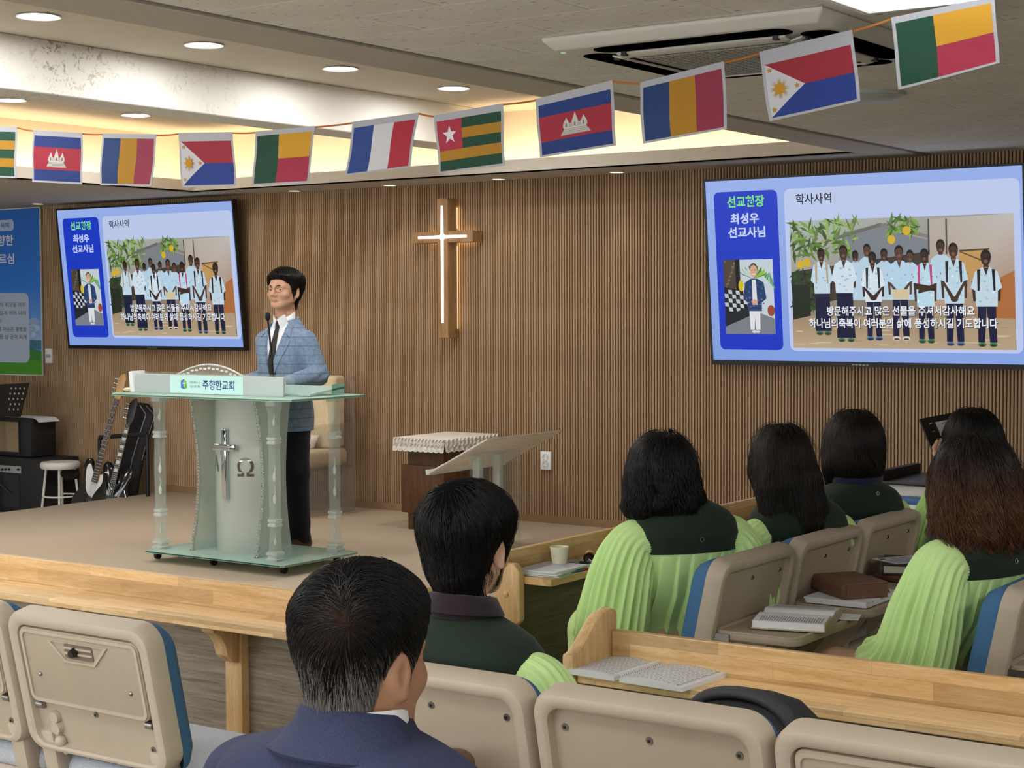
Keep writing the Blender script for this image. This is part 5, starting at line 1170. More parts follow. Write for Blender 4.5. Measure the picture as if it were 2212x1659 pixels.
# music stand
ms = thing('music_stand', 'black perforated music stand behind the amplifiers at the left edge', 'music stand', (P8(10, 870, 8.62)[0], 8.62, 0))
c0, c1, c2, c3 = P8(-40, 893, 8.60), P8(44, 899, 8.60), P8(63, 827, 8.66), P8(-40, 832, 8.66)
holes = MB(); 
O = c0; U = (c1 - c0); V = (c3 - c0); Nn = np.cross(U, V); Nn /= np.linalg.norm(Nn)
k_ = np.linalg.norm(U)
MB().hexa([c0, c1, c1 - Nn * .004, c0 - Nn * .004, c3, c2, c2 - Nn * .004, c3 - Nn * .004]).build('desk', m_black, ms, True)
MB().hexa([c0 + (0, -.05, -.004), c1 + (0, -.05, -.004), c1 + (0, 0, -.004), c0 + (0, 0, -.004), c0 + (0, -.05, 0), c1 + (0, -.05, 0), c1, c0]).build('ledge', m_black, ms, True)
m_hole = plain('hole_tan', '#b3a492', .8)
for r_ in range(5):
    for k in range(4 if r_ < 3 else 3):
        px, py = 25 + 9.3 * k - r_ * 2.6 + (6 if r_ >= 3 else 0), 839 + 11.3 * r_
        d = (py - 830) / 65; Yq = 8.66 - .06 * d; c = P8(px, py, Yq - .003); MB().cyl(c, c + np.array([0, -.002, 0]), .0085, n=12).build('hole', m_hole, ms, True)
MB().cyl((c0[0] + .12, 8.65, 0), (c0[0] + .12, 8.65, (c0[2] + c3[2]) / 2), .011, n=10).build('pole', m_black, ms, True, smooth=40)
for k in range(3):
    a_ = 2 * PI * k / 3 + .4; MB().tube([(c0[0] + .12, 8.65, .25), (c0[0] + .12 + .28 * math.cos(a_), 8.65 + .28 * math.sin(a_), .008)], .008, 6).build('leg', m_black, ms, True)
# white stool
sc_ = P8(130, 998, 8.78); sr = (P8(163, 998, 8.78)[0] - P8(97, 998, 8.78)[0]) / 2 * .86
st_ = thing('stool', 'round white stool between the amplifiers and the guitars', 'stool', (sc_[0], 8.78, 0))
m_stool = plain('stool_white', '#dcd8cf', .5)
MB().lathe([(.0001, sc_[2] - .05), (sr - .01, sc_[2] - .05), (sr, sc_[2] - .035), (sr, sc_[2] - .012), (sr - .012, sc_[2] + .004), (.0001, sc_[2] + .012)], 32).build('seat', m_stool, st_, smooth=50)
for k in range(4):
    a_ = PI / 4 + PI / 2 * k; MB().tube([(sr * .7 * math.cos(a_), sr * .7 * math.sin(a_), sc_[2] - .05), (sr * .98 * math.cos(a_), sr * .98 * math.sin(a_), 0)], .010, 8).build('leg', m_stool, st_, smooth=60)
MB().tube([(sr * .9 * math.cos(a_), sr * .9 * math.sin(a_), .16) for a_ in np.linspace(0, 2 * PI, 25)], .007, 6).build('foot_ring', m_stool, st_, smooth=60)
t = tag(MB().sphere((0, 0, 0), (.10, .05, .05), 14, 8).build('dark_cloth', plain('dark_fur', '#1d1814', .95, bump=.5, vscale=60), smooth=60), 'dark bundle hanging under the stool seat', 'bag'); t.location = (sc_[0] + .02, 8.86, sc_[2] - .10)
c = (P8(102, 1025, 9.17) + P8(140, 1055, 9.17)) / 2
t = thing('stage_connector_plate', 'grey connector plate with six sockets on the slats behind the stool', 'socket', (c[0], 9.18, c[2]))
MB().box(-.16, .14, -.01, .0085, -.08, .09).build('plate', plain('plate_grey', '#8f9096', .4), t, bev=.003)
for j in (0, 1):
    for k in range(3): MB().cyl((-.12 + .07 * k, -.010, .035 - .07 * j), (-.12 + .07 * k, -.014, .035 - .07 * j), .02, n=14).build('connector', m_black, t, smooth=40)
MB().tube([(.12, -.012, -.02), (.12, -.06, -.03), (.10, -.07, -.12), (.13, -.05, -.2), (.12, -.04, -.30)], .006, 6).build('cable', plain('purple_cable', '#3a2f52', .5), t, smooth=60)
# guitar rack, bass guitar, electric guitar, gig bag
gs = thing('guitar_rack', 'black tube rack holding the two guitars and the gig bag', 'guitar stand', (P8(265, 945, 8.80)[0], 8.8, 0))
gl, gr_ = P8(215, 945, 8.72), P8(318, 938, 8.86)
MB().tube([(gl[0], gl[1], 0), tuple(gl)], .014, 8).build('upright', m_black, gs, True, smooth=60); MB().tube([(gr_[0], gr_[1], 0), tuple(gr_)], .014, 8).build('upright', m_black, gs, True, smooth=60)
MB().tube([tuple(gl), tuple(gr_)], .017, 8).build('padded_bar', plain('foam', '#161616', .95), gs, True, smooth=60)
MB().tube([(gl[0], gl[1] - .2, .10), (gr_[0], gr_[1] - .2, .10)], .014, 8).build('lower_bar', m_black, gs, True, smooth=60)
for g_ in (gl, gr_): MB().tube([(g_[0], g_[1], .10), (g_[0], g_[1] - .26, .10), (g_[0], g_[1] - .28, 0)], .012, 8).build('foot', m_black, gs, True, smooth=60)
def guitar(name, lab, bot, top, bodycol, guardcol, fretcol, headcol, bodylen, hw, neckw, rosette=False, flip=1):
    """instrument built in its own plane: v along the strings from the strap end to the head, u across"""
    bot, top = np.array(bot), np.array(top); V = top - bot; L = np.linalg.norm(V); V /= L
    N = np.array([.35, -1, .25]); N -= V * (N @ V); N /= np.linalg.norm(N); U = np.cross(V, N) * flip * 1.0
    t = thing(name, lab, 'guitar', bot); O = bot
    half = [(0, .0), (.45, .005), (.80, .06), (.95, .16), (.98, .26), (.86, .38), (.70, .50), (.62, .60), (.68, .72), (.80, .84), (.80, .95), (.62, 1.02), (.45, .98), (.36, .86)]
    def sm(pts, it=2):
        for _ in range(it): pts = [p for a_, b_ in zip(pts, pts[1:] + pts[:1]) for p in ((.75 * a_[0] + .25 * b_[0], .75 * a_[1] + .25 * b_[1]), (.25 * a_[0] + .75 * b_[0], .25 * a_[1] + .75 * b_[1]))]
        return pts
    out = [(x * hw, y * bodylen) for x, y in half] + [(-x * hw * .96, y * bodylen * (1.04 if y > .8 else 1)) for x, y in reversed(half)]
    MB().prism(sm(out), O - N * .02, U, V, N * .04).build('body', bodycol, t, True, bev=.005)
    if guardcol:
        g_ = [(-.30, .42), (.15, .36), (.55, .20), (.80, .30), (.66, .46), (.50, .62), (.60, .84), (.40, .92), (.22, .80), (-.20, .80), (-.45, .98), (-.62, .90), (-.50, .66)]
        MB().prism(sm([(x * hw, y * bodylen) for x, y in g_]), O + N * .02, U, V, N * .003).build('pickguard', guardcol, t, True)
    nb, nt = bodylen * .72, L - .20
    MB().prism([(-neckw * 1.25, nb), (neckw * 1.25, nb), (neckw, nt), (-neckw, nt)], O + N * .012, U, V, N * .022).build('neck', headcol, t, True, bev=.004)
    fb_ = MB().prism([(-neckw * 1.2, nb - .03), (neckw * 1.2, nb - .03), (neckw * .95, nt), (-neckw * .95, nt)], O + N * .034, U, V, N * .005).build('fingerboard', fretcol, t, True)
    fr_ = MB()
    for k in range(20):
        v = nt - (nt - nb + .03) * (1 - .94 ** (k + 1)) / (1 - .94 ** 20); fr_.prism([(-neckw * 1.05, v - .0015), (neckw * 1.05, v - .0015), (neckw * 1.05, v + .0015), (-neckw * 1.05, v + .0015)], O + N * .039, U, V, N * .0015)
    tag(fr_.build('frets', m_steel, fb_, True), kind='stuff')
    if rosette:
        for k in range(6):
            v = nt - (nt - nb) * (.14 + .14 * k); MB().prism(rrect(-neckw * .7, v - .012, neckw * .7, v + .012, .004, 2), O + N * .0392, U, V, N * .001).build('inlay', plain_cache('pearl', '#cfcabc'), t, True)
    hd = [(-neckw * 1.0, nt), (neckw * 1.0, nt), (neckw * 1.5, nt + .05), (neckw * 1.3, nt + .17), (neckw * .4, nt + .205), (-neckw * .8, nt + .19), (-neckw * 1.8, nt + .16), (-neckw * 1.5, nt + .04)]
    ho = MB().prism(hd, O + N * .012, U, V, N * .016).build('headstock', headcol if not rosette else m_black, t, True, bev=.003)
    for k in range(4):
        c = O + V * (nt + .04 + .036 * k) - U * neckw * (1.2) + N * .02; p_ = MB().cyl(c, c - U * .03, .006, n=8); p_.sphere(c - U * .036, (.010, .010, .012), 10, 6); p_.build('tuner', m_chrome, ho, True, smooth=50)
    pk = MB().prism([(-.05, bodylen * .30), (.05, bodylen * .30), (.05, bodylen * .36), (-.05, bodylen * .36)], O + N * .0232, U, V, N * .008).build('pickup', m_black, t, True, bev=.002)
    MB().prism([(-.045, bodylen * .14), (.045, bodylen * .14), (.045, bodylen * .20), (-.045, bodylen * .20)], O + N * .0205, U, V, N * .012).build('bridge', m_chrome, t, True, bev=.002)
    sg = MB()
    for k in range(4):
        x = (-.75 + .5 * k) * neckw; sg.tube([O + V * (bodylen * .17) + U * x * 1.5 + N * .034, O + V * nt + U * x + N * .043], .0011, 4)
    tag(sg.build('strings', m_steel, t, True), kind='stuff')
    return t
m_gblack = plain('guitar_black_lacquer', '#0c0c0e', .12, coat=.5); m_maple = wood('maple', '#b98d58', '#caa06c', '#d8b482', axis=2, rough=.35); m_rose = plain('rosewood', '#3b251c', .5)
guitar('bass_guitar', 'black bass guitar with white pickguard leaning in the rack', P8(188, 1118, 8.62), P8(272, 808, 8.86), m_gblack, plain('white_guard', '#d9d9d4', .3), m_rose, m_maple, .42, .17, .021, flip=1)
guitar('electric_guitar', 'black electric guitar with pearl inlays right of the bass guitar', P8(232, 1108, 8.66), P8(296, 862, 8.90), m_gblack, None, plain('ebony', '#1d1714', .4), m_gblack, .36, .16, .021, rosette=True)
gb = thing('gig_bag', 'black padded gig bag with grey piping behind the electric guitar', 'bag', P8(290, 1090, 8.93))
cl = [P8(258, 1115, 8.90), P8(262, 1060, 8.94), P8(283, 985, 8.98), P8(300, 935, 9.02), P8(313, 890, 9.06), P8(308, 873, 9.08)]
wd = [.11, .17, .13, .11, .12, .05]
rings = []
for p, w2 in zip(cl, wd): rings.append([(p[0] + w2 * math.cos(a_), p[1] + .055 * math.sin(a_), p[2] + w2 * .35 * math.cos(a_) * -.6) for a_ in np.linspace(0, 2 * PI, 20, endpoint=False)])
MB().loft(rings).build('body', plain('nylon_black', '#121215', .7, bump=.3, vscale=120), gb, True, smooth=50)
MB().tube([(p[0] + w2 * .55, p[1] - .052, p[2] - w2 * .12) for p, w2 in zip(cl, wd)][1:] , .004, 6).build('piping', plain('piping_grey', '#9a9aa2', .5), gb, True, smooth=60)
MB().tube([(p[0] + w2 * 1.0, p[1] - .01, p[2] - w2 * .2) for p, w2 in zip(cl, wd)][2:], .003, 6).build('piping', plain_cache('piping2', '#8a8a92'), gb, True, smooth=60)

# ------------------------------------------------------------------ organ beyond the choir
og = thing('organ', 'white organ with black top behind the dark haired woman in the choir', 'organ', (-2.6, 7.6, 0))
m_orgw = plain('organ_white', '#cfccc6', .5)
MB().box(-3.06, -2.10, 7.42, 7.88, 0, .785).build('case', m_orgw, og, True, bev=.008)
MB().box(-3.07, -2.09, 7.40, 7.89, .785, .80).build('top', m_black, og, True, bev=.003)
for x in (-3.07, -2.13): MB().box(x, x + .04, 7.42, 7.89, .80, .845).build('top_frame', plain_cache('dark_brown_lacquer', '#2a1c16'), og, True, bev=.003)
MB().box(-3.04, -2.12, 7.24, 7.42, .64, .66).build('key_shelf', m_orgw, og, True, bev=.003)
MB().box(-2.96, -2.84, 7.412, 7.42, .728, .736).build('slot', plain_cache('slot_grey', '#8a8a88'), og, True)
t = thing('tissue_box', 'white and blue box on the ledge of the organ', 'box', (-2.83, 7.30, .6605)); MB().box(-.085, .085, -.04, .04, 0, .055).build('carton', m_wplastic, t, bev=.002); MB().box(-.0855, .0855, -.0405, .0405, .055, .083).build('blue_lid', plain('box_blue', '#3f6fae', .5), t, bev=.002)
# ------------------------------------------------------------------ implicit surfaces for bodies, clothes and hair
def ell(P, c, r):
    q = (P - np.array(c)) / np.array(r); k0 = np.linalg.norm(q, axis=1); k1 = np.linalg.norm(q / np.array(r), axis=1); return k0 * (k0 - 1) / np.maximum(k1, 1e-9)
def cap(P, a, b, ra, rb=None):
    rb = ra if rb is None else rb; a = np.array(a, float); b = np.array(b, float); ba = b - a
    h = np.clip(((P - a) @ ba) / (ba @ ba + 1e-12), 0, 1); return np.linalg.norm(P - a - h[:, None] * ba, axis=1) - (ra + (rb - ra) * h)
def su(a, b, k=.02):
    h = np.clip(.5 + .5 * (b - a) / k, 0, 1); return b + (a - b) * h - k * h * (1 - h)
def ss(a, b, k=.01): return -su(-a, b, k)
def smoothstep(a, b, x): t = np.clip((x - a) / (b - a), 0, 1); return t * t * (3 - 2 * t)
def nets(f, lo, hi, h):
    """surface of f = 0 inside the box, naive surface nets on a sparse grid"""
    lo = np.array(lo, float); n = np.ceil((np.array(hi) - lo) / h).astype(int) + 1; B = 4
    n = ((n + B - 1) // B) * B
    nb = n // B
    bi = np.stack(np.meshgrid(*[np.arange(k) for k in nb], indexing='ij'), -1).reshape(-1, 3)
    bc = lo + (bi * B + (B - 1) / 2) * h; d = f(bc)
    V = np.repeat(np.repeat(np.repeat(np.where(d.reshape(nb) < 0, -1.0, 1.0), B, 0), B, 1), B, 2)
    act = bi[np.abs(d) < B * h * 1.35 + .006]
    off = np.stack(np.meshgrid(*[np.arange(B)] * 3, indexing='ij'), -1).reshape(-1, 3)
    ii = (act[:, None, :] * B + off[None]).reshape(-1, 3); V[ii[:, 0], ii[:, 1], ii[:, 2]] = f(lo + ii * h)
    S = V < 0; c = [S[i:n[0] - 1 + i, j:n[1] - 1 + j, k:n[2] - 1 + k] for i in (0, 1) for j in (0, 1) for k in (0, 1)]
    cnt = sum(x.astype(np.int8) for x in c); cells = np.argwhere((cnt > 0) & (cnt < 8))
    idx = -np.ones(tuple(n - 1), np.int64); idx[cells[:, 0], cells[:, 1], cells[:, 2]] = np.arange(len(cells))
    acc = np.zeros((len(cells), 3)); num = np.zeros(len(cells))
    cor = [(i, j, k) for i in (0, 1) for j in (0, 1) for k in (0, 1)]
    for a in cor:
        for ax in range(3):
            if a[ax]: continue
            b = list(a); b[ax] = 1
            va = V[cells[:, 0] + a[0], cells[:, 1] + a[1], cells[:, 2] + a[2]]; vb = V[cells[:, 0] + b[0], cells[:, 1] + b[1], cells[:, 2] + b[2]]
            m = (va < 0) != (vb < 0); t = np.where(m, va / np.where(m, va - vb, 1), 0); p = np.tile(np.array(a, float), (len(cells), 1)); p[:, ax] += t
            acc[m] += p[m]; num[m] += 1
    verts = lo + (cells + acc / num[:, None]) * h; faces = []
    for ax in range(3):
        b1, b2 = (ax + 1) % 3, (ax + 2) % 3
        sl0 = [slice(None)] * 3; sl1 = [slice(None)] * 3; sl0[ax] = slice(0, n[ax] - 1); sl1[ax] = slice(1, n[ax])
        s0, s1 = S[tuple(sl0)], S[tuple(sl1)]; e = np.argwhere(s0 != s1); e = e[(e[:, b1] > 0) & (e[:, b2] > 0) & (e[:, b1] < n[b1] - 1) & (e[:, b2] < n[b2] - 1)]
        q = []
        for d1, d2 in ((1, 1), (0, 1), (0, 0), (1, 0)):
            c_ = e.copy(); c_[:, b1] -= d1; c_[:, b2] -= d2; q.append(idx[c_[:, 0], c_[:, 1], c_[:, 2]])
        q = np.stack(q, 1); fl = ~s0[e[:, 0], e[:, 1], e[:, 2]]; q[fl] = q[fl][:, ::-1]; faces.append(q[(q >= 0).all(1)])
    return verts, np.concatenate(faces)
def obj_from(name, parts, mat, parent, smooth=True):
    me = bpy.data.meshes.new(name); vs = []; fs = []; o = 0
    for v, f in parts: vs.append(v); fs.append(f + o); o += len(v)
    vs = np.concatenate(vs); fs = np.concatenate(fs)
    me.vertices.add(len(vs)); me.vertices.foreach_set('co', vs.astype(np.float32).ravel()); me.loops.add(len(fs) * 4); me.loops.foreach_set('vertex_index', fs.astype(np.int32).ravel())
    me.polygons.add(len(fs)); me.polygons.foreach_set('loop_start', np.arange(0, len(fs) * 4, 4, dtype=np.int32)); me.update(calc_edges=True); me.validate()
    if smooth: me.shade_smooth()
    if mat is not None: me.materials.append(mat)
    ob = bpy.data.objects.new(name, me); C.objects.link(ob)
    if parent is not None: ob.parent = parent
    return ob
def grad(f, P, e=.002):
    g = np.stack([f(P + np.array(d) * e) - f(P - np.array(d) * e) for d in ((1, 0, 0), (0, 1, 0), (0, 0, 1))], 1); return g / (np.linalg.norm(g, axis=1, keepdims=True) + 1e-9)

# ---- head: local frame, eye level at z = 0, face toward +y, about 0.23 m from chin to crown
def head_sdf(P, ears=True, fem=0.0):
    Pm = P.copy(); Pm[:, 0] = np.abs(Pm[:, 0])
    d = ell(P, (0, -.012, .032), (.0755, .096, .086))
    d = su(d, ell(P, (0, .020, -.035), (.061 - .003 * fem, .068, .082)), .03)
    d = su(d, cap(Pm, (.053, -.005, -.052), (.018, .060, -.096), .017, .016), .03)
    d = su(d, ell(P, (0, .066, -.100), (.022, .017, .015)), .02)
    d = su(d, ell(Pm, (.038, .054, -.030), (.026, .026, .026)), .02)
    d = su(d, cap(Pm, (.008, .083, .020), (.042, .068, .018), .009), .016)
    d = ss(d, ell(Pm, (.032, .094, .001), (.021, .016, .012)), .012)
    d = su(d, ell(Pm, (.032, .068, .0), (.016, .0135, .0125)), .003)
    d = ss(d, cap(Pm, (.020, .086, -.0035), (.043, .079, -.003), .0022), .003)
    d = su(d, cap(P, (0, .084, .010), (0, .104, -.032), .0075, .0115), .012)
    d = su(d, ell(Pm, (.013, .092, -.037), (.0085, .010, .0075)), .006)
    d = ss(d, ell(Pm, (.006, .098, -.045), (.004, .006, .003)), .003)
    d = su(d, cap(Pm, (0, .090, -.061), (.021, .080, -.0625), .0055, .003), .006)
    d = su(d, cap(Pm, (0, .089, -.0705), (.018, .081, -.0695), .0065, .003), .006)
    d = ss(d, cap(Pm, (0, .097, -.0655), (.025, .083, -.064), .0016), .003)
    if ears:
        q = Pm - np.array((.079, -.012, -.014)); a = .35
        q = np.stack([q[:, 0] * math.cos(a) - q[:, 1] * math.sin(a), q[:, 0] * math.sin(a) + q[:, 1] * math.cos(a), q[:, 2]], 1)
        e = ell(q, (0, 0, 0), (.0085, .0175, .032)); e = su(e, ell(q, (-.001, .006, -.028), (.008, .009, .010)), .008); e = ss(e, ell(q, (.010, .004, .002), (.009, .0085, .018)), .005)
        d = su(d, e, .006)
    return d
class Pose:
    """head placement inside a person: centre, yaw (left positive), pitch (down positive), scale"""
    def __init__(s, c, yaw=0, pitch=0, roll=0, sc=1.0, wide=1.0, tall=1.0):
        s.c = np.array(c, float); s.sc = sc; s.w = np.array((wide, 1, tall))
        s.R = np.array((Matrix.Rotation(yaw, 3, 'Z') @ Matrix.Rotation(-pitch, 3, 'X') @ Matrix.Rotation(roll, 3, 'Y')))
    def to_local(s, P): return ((P - s.c) @ s.R) / s.sc / s.w
    def to_world(s, Q): return (np.asarray(Q) * s.w) * s.sc @ s.R.T + s.c
def hand_sdf(P, w, d, n, curl=.5, side=1, sc=1.0):
    """wrist w, direction d of the fingers, n the back of the hand; five separate fingers"""
    d = np.array(d, float); d /= np.linalg.norm(d); n = np.array(n, float); n -= d * (n @ d); n /= np.linalg.norm(n); u = np.cross(d, n) * side
    W = lambda a, b, c: np.array(w) + (u * a + d * b + n * c) * sc
    r = cap(P, W(0, -.02, 0), W(0, .02, 0), .024 * sc, .026 * sc)
    for a in (-.025, -.008, .009, .026): r = su(r, cap(P, W(a * .5, .015, 0), W(a, .082, .002), .013 * sc, .0115 * sc), .012 * sc)
    for a, L in ((-.026, .062), (-.009, .075), (.009, .070), (.026, .054)):
        c1, s1 = math.cos(curl * .7), math.sin(curl * .7); c2, s2 = math.cos(curl * 1.7), math.sin(curl * 1.7)
        p0 = W(a, .085, .002); p1 = W(a * 1.12, .085 + L * .45 * c1, .002 - L * .45 * s1); p2 = W(a * 1.15, .085 + L * .45 * c1 + L * .55 * c2, .002 - L * .45 * s1 - L * .55 * s2)
        f = su(cap(P, p0, p1, .0092 * sc, .0085 * sc), cap(P, p1, p2, .0085 * sc, .0068 * sc), .003); r = su(r, f, .004)
    t = su(cap(P, W(-.022, .022, -.004), W(-.048, .055, -.014), .0125 * sc, .010 * sc), cap(P, W(-.048, .055, -.014), W(-.048, .085, -.022), .010 * sc, .008 * sc), .004)
    return su(r, t, .008)

# ---- skin, hair and cloth materials
def skin(name, col, dark=.75):
    t = NT(name); c = lin(col); mp = t.coords(); n = t.noise(mp, 14, 4); r = t.ramp(n, 0, [(.3, tuple(x * .88 for x in c[:3]) + (1,)), (.7, c)])
    t.link(r, 0, t.b, 'Base Color'); t.b.inputs['Roughness'].default_value = .5; t.b.inputs['Subsurface Weight'].default_value = .12
    t.b.inputs['Subsurface Radius'].default_value = (.012, .005, .003); t.b.inputs['Subsurface Scale'].default_value = 1.0
    n2 = t.noise(mp, 260, 3); t.bump(n2, 0, .12, .002); return t.m
def hair_mat(name, c0, c1=None, z0=0, z1=1, grey=None, rough=.32):
    t = NT(name); base = lin(c0); hi = t.add('ShaderNodeHairInfo')
    r = t.ramp(hi, 'Random', [(0, tuple(x * .6 for x in base[:3]) + (1,)), (1, tuple(min(1, x * 1.7) for x in base[:3]) + (1,))]); col = (r, 0)
    tc = t.add('ShaderNodeTexCoord'); sp = t.add('ShaderNodeSeparateXYZ'); t.link(tc, 'Object', sp, 0)
    if c1 is not None or grey is not None:
        mr = t.add('ShaderNodeMapRange'); mr.inputs['From Min'].default_value = z0; mr.inputs['From Max'].default_value = z1; t.link(sp, 2, mr, 0)
        if c1 is not None:
            b1 = lin(c1); r2 = t.ramp(hi, 'Random', [(0, tuple(x * .5 for x in b1[:3]) + (1,)), (1, tuple(min(1, x * 1.7) for x in b1[:3]) + (1,))]); m = t.mix((mr, 0), (r2, 0), col); col = (m, 2)
        else:
            g = t.add('ShaderNodeMath', operation='SUBTRACT'); t.link(hi, 'Random', g, 0); t.link(mr, 0, g, 1)
            g2 = t.add('ShaderNodeMath', operation='MULTIPLY'); t.link(g, 0, g2, 0); g2.inputs[1].default_value = 3.0; g2.use_clamp = True
            m = t.mix((g2, 0), col, lin(grey)); col = (m, 2)
    t.t.links.new(col[0].outputs[col[1]], t.b.inputs['Base Color']); t.b.inputs['Roughness'].default_value = rough; t.b.inputs['Specular IOR Level'].default_value = .28
    return t.m
def strands(name, mat, parent, vol, seeds, length, flow, steps=12, depth=(0, .006), wave=0, wfreq=60, lift=0.0, r0=.0006, seed=1, sink=0.0, free=None, clump=0, centre=None, lock=.25):
    """hairs that lie on the hair volume: each starts at a seed and runs along FLOW, kept at its depth below the surface"""
    rg = np.random.default_rng(seed); n = len(seeds); P = seeds.copy(); dep = rg.uniform(depth[0], depth[1], n); L = length * rg.uniform(.65, 1.1, n) if np.isscalar(length) else length
    pts = np.zeros((n, steps, 3)); g = grad(vol, P); P = P - g * (vol(P) + dep)[:, None]; pts[:, 0] = P; ph = rg.uniform(0, 2 * PI, n); wx = rg.normal(size=(n, 3)); jit = rg.normal(size=(n, 3)) * .12
    for s in range(1, steps):
        g = grad(vol, P); f = flow(P) + jit; f = f - g * np.sum(f * g, 1)[:, None] * (1 - sink); f /= np.linalg.norm(f, axis=1, keepdims=True) + 1e-9
        f = f + g * lift * (s / steps); st = (L / (steps - 1))[:, None]; P = P + f * st
        dd = vol(P); g = grad(vol, P); corr = (dd + dep); 
        if free is not None: corr = corr * (1 - free(P))
        P = P - g * np.clip(corr, -.02, .02)[:, None] * (.8 if lift == 0 else .2); pts[:, s] = P
    if wave and clump:
        az = np.arctan2(seeds[:, 0] - centre[0], seeds[:, 1] - centre[1]) + rg.normal(size=n) * .03; ci = np.floor((az + PI) / (2 * PI) * clump).astype(int) % clump
        rc = np.random.default_rng(seed + 1); ph = rc.uniform(0, 2 * PI, clump + 1)[ci] + rg.normal(size=n) * .35; wx = rc.normal(size=(clump + 1, 3))[ci]
    if wave:
        s_ = np.linspace(0, 1, steps)[None, :]; amp = wave * np.clip(s_ * 1.6 - .15, 0, 1); arg = s_ * L[:, None] * wfreq + ph[:, None]
        b = np.cross(wx, np.array([0, 0, 1.0])); b /= np.linalg.norm(b, axis=1, keepdims=True) + 1e-9; c = np.cross(b, np.array([0, 0, 1.0]))
        pts += b[:, None, :] * (amp * np.sin(arg))[..., None] + c[:, None, :] * (amp * .6 * np.cos(arg * 1.1))[..., None]
    if clump:
        zb = np.clip(((seeds[:, 2] - seeds[:, 2].min()) / (np.ptp(seeds[:, 2]) + 1e-6) * 4).astype(int), 0, 3); cid = ci * 4 + zb if wave else zb; K = cid.max() + 1
        cnt_ = np.bincount(cid, minlength=K)[:, None, None]; mean = np.zeros((K, steps, 3))
        for a_ in range(3):
            for s_i in range(steps): mean[:, s_i, a_] = np.bincount(cid, pts[:, s_i, a_], K)
        mean /= np.maximum(cnt_, 1); k_ = (lock * np.linspace(0, 1, steps) ** .8)[None, :, None]; pts = pts * (1 - k_) + mean[cid] * k_
    cv = bpy.data.hair_curves.new(name); cv.add_curves([steps] * n); cv.points.foreach_set('position', pts.astype(np.float32).ravel())
    ra = cv.attributes.get('radius') or cv.attributes.new('radius', 'FLOAT', 'POINT')
    rad = np.tile(r0 * np.linspace(1.0, .35, steps), n); ra.data.foreach_set('value', rad.astype(np.float32))
    cv.materials.append(mat); ob = bpy.data.objects.new(name, cv); C.objects.link(ob)
    if parent is not None: ob.parent = parent
    tag(ob, kind='stuff'); return ob
def sample_surface(v, f, n, rg, keep=None):
    a, b, c = v[f[:, 0]], v[f[:, 1]], v[f[:, 2]]; ar = np.linalg.norm(np.cross(b - a, c - a), axis=1)
    ce = (a + c) / 2; w_ = ar * (keep(ce) if keep is not None else 1); i = rg.choice(len(f), n, p=w_ / w_.sum()); u = rg.random((n, 2))
    return a[i] * (1 - u[:, :1]) * (1 - u[:, 1:]) + b[i] * u[:, :1] * (1 - u[:, 1:]) + c[i] * u[:, :1] * u[:, 1:] + v[f[i, 3]] * (1 - u[:, :1]) * u[:, 1:]

# ---- short hair that follows the skull with a hairline
def short_hair(parent, pose, mat_base, mat_str, thick, n, length, nape=-.075, side=-.012, front=.070, ear=True, fall=0, seed=3, lift=.35, whorl=(0, -.062, .095), puff=None, edge=.045, ears_free=True, r0=.0007, wave=.0, clump=0):
    def region(Q):
        az = np.arctan2(np.abs(Q[:, 0]), Q[:, 1])           # 0 front, pi back
        zl = np.interp(az, [0, .55, 1.0, 1.35, 1.75, 2.1, 2.5, PI], [front, front - .004, front - .03, -.035 + side * .2, side + .022, side - .02, nape + .012, nape])
        return Q[:, 2] - zl
    def vol(P):
        Q = pose.to_local(P); r = region(Q); t = thick(Q) if callable(thick) else thick
        t = t * smoothstep(-.012, edge, r) - .006 * (1 - smoothstep(-.02, .006, r))
        if puff is not None: t = t + puff(Q) * smoothstep(-.01, .03, r)
        return (su(head_sdf(Q, False), cap(Q, (0, -.030, -.05), (0, -.034, -.20), .054, .056), .03) - t) * pose.sc
    lo = pose.c - .19; hi = pose.c + .19
    v, f = nets(vol, lo, hi, .0045); q = pose.to_local(v[f[:, 0]]); keep = region(q) > -.016
    h = obj_from('hair', [(v, f[keep])], mat_base, parent)
    rg = np.random.default_rng(seed); kp = lambda c: (region(pose.to_local(c)) > -.006).astype(float) + 1e-9
    sd = sample_surface(v, f[keep], n, rg, kp); wp = pose.to_world(np.array(whorl)); rt_ = pose.R[:, 0]; dn = -pose.R[:, 2]
    def flow(P):
        d = P - wp; r = np.linalg.norm(d, axis=1, keepdims=True); d = d / (r + 1e-6); sw = np.cross(d, pose.R[:, 2]) * .5
        return d + sw * np.exp(-r / .06) + dn * np.clip(r / .09, .1, 1.6)
    strands('hair_strands', mat_str, h, vol, sd, length, flow, 10, (-.003, .004), wave, 55, lift=lift, r0=r0, seed=seed, clump=clump, centre=pose.c, lock=.12); return h
# ------------------------------------------------------------------ people
m_skinA = skin('skin_light', '#c9997c'); m_skinB = skin('skin_tan', '#a97d60'); m_skinC = skin('skin_fair', '#d8ae94')
m_hairblk = plain('hair_base_black', '#070606', .9, spec=.08); m_hairstr = hair_mat('hair_black', '#0d0b0c', rough=.36)
m_hairgrey = hair_mat('hair_black_grey', '#0d0c0d', None, 1.06, 1.15, '#757270', .42)
m_hairbrn = hair_mat('hair_dark_brown', '#17100d', rough=.36); m_hairbrnb = plain('hair_base_brown', '#0c0807', .9, spec=.08)
m_hairwav = hair_mat('hair_wavy_brown', '#120e0d', '#523421', 1.04, 1.19, rough=.36); m_hairwavb = plain('hair_base_wavy', '#140d0a', .9, spec=.08)
def cloth(name, col, var=.05, vs=14, bump=.1, sheen=.2, rough=.85):
    return plain(name, col, rough, var=var, vscale=vs, bump=bump, sheen=sheen, spec=.2, bscale=420)
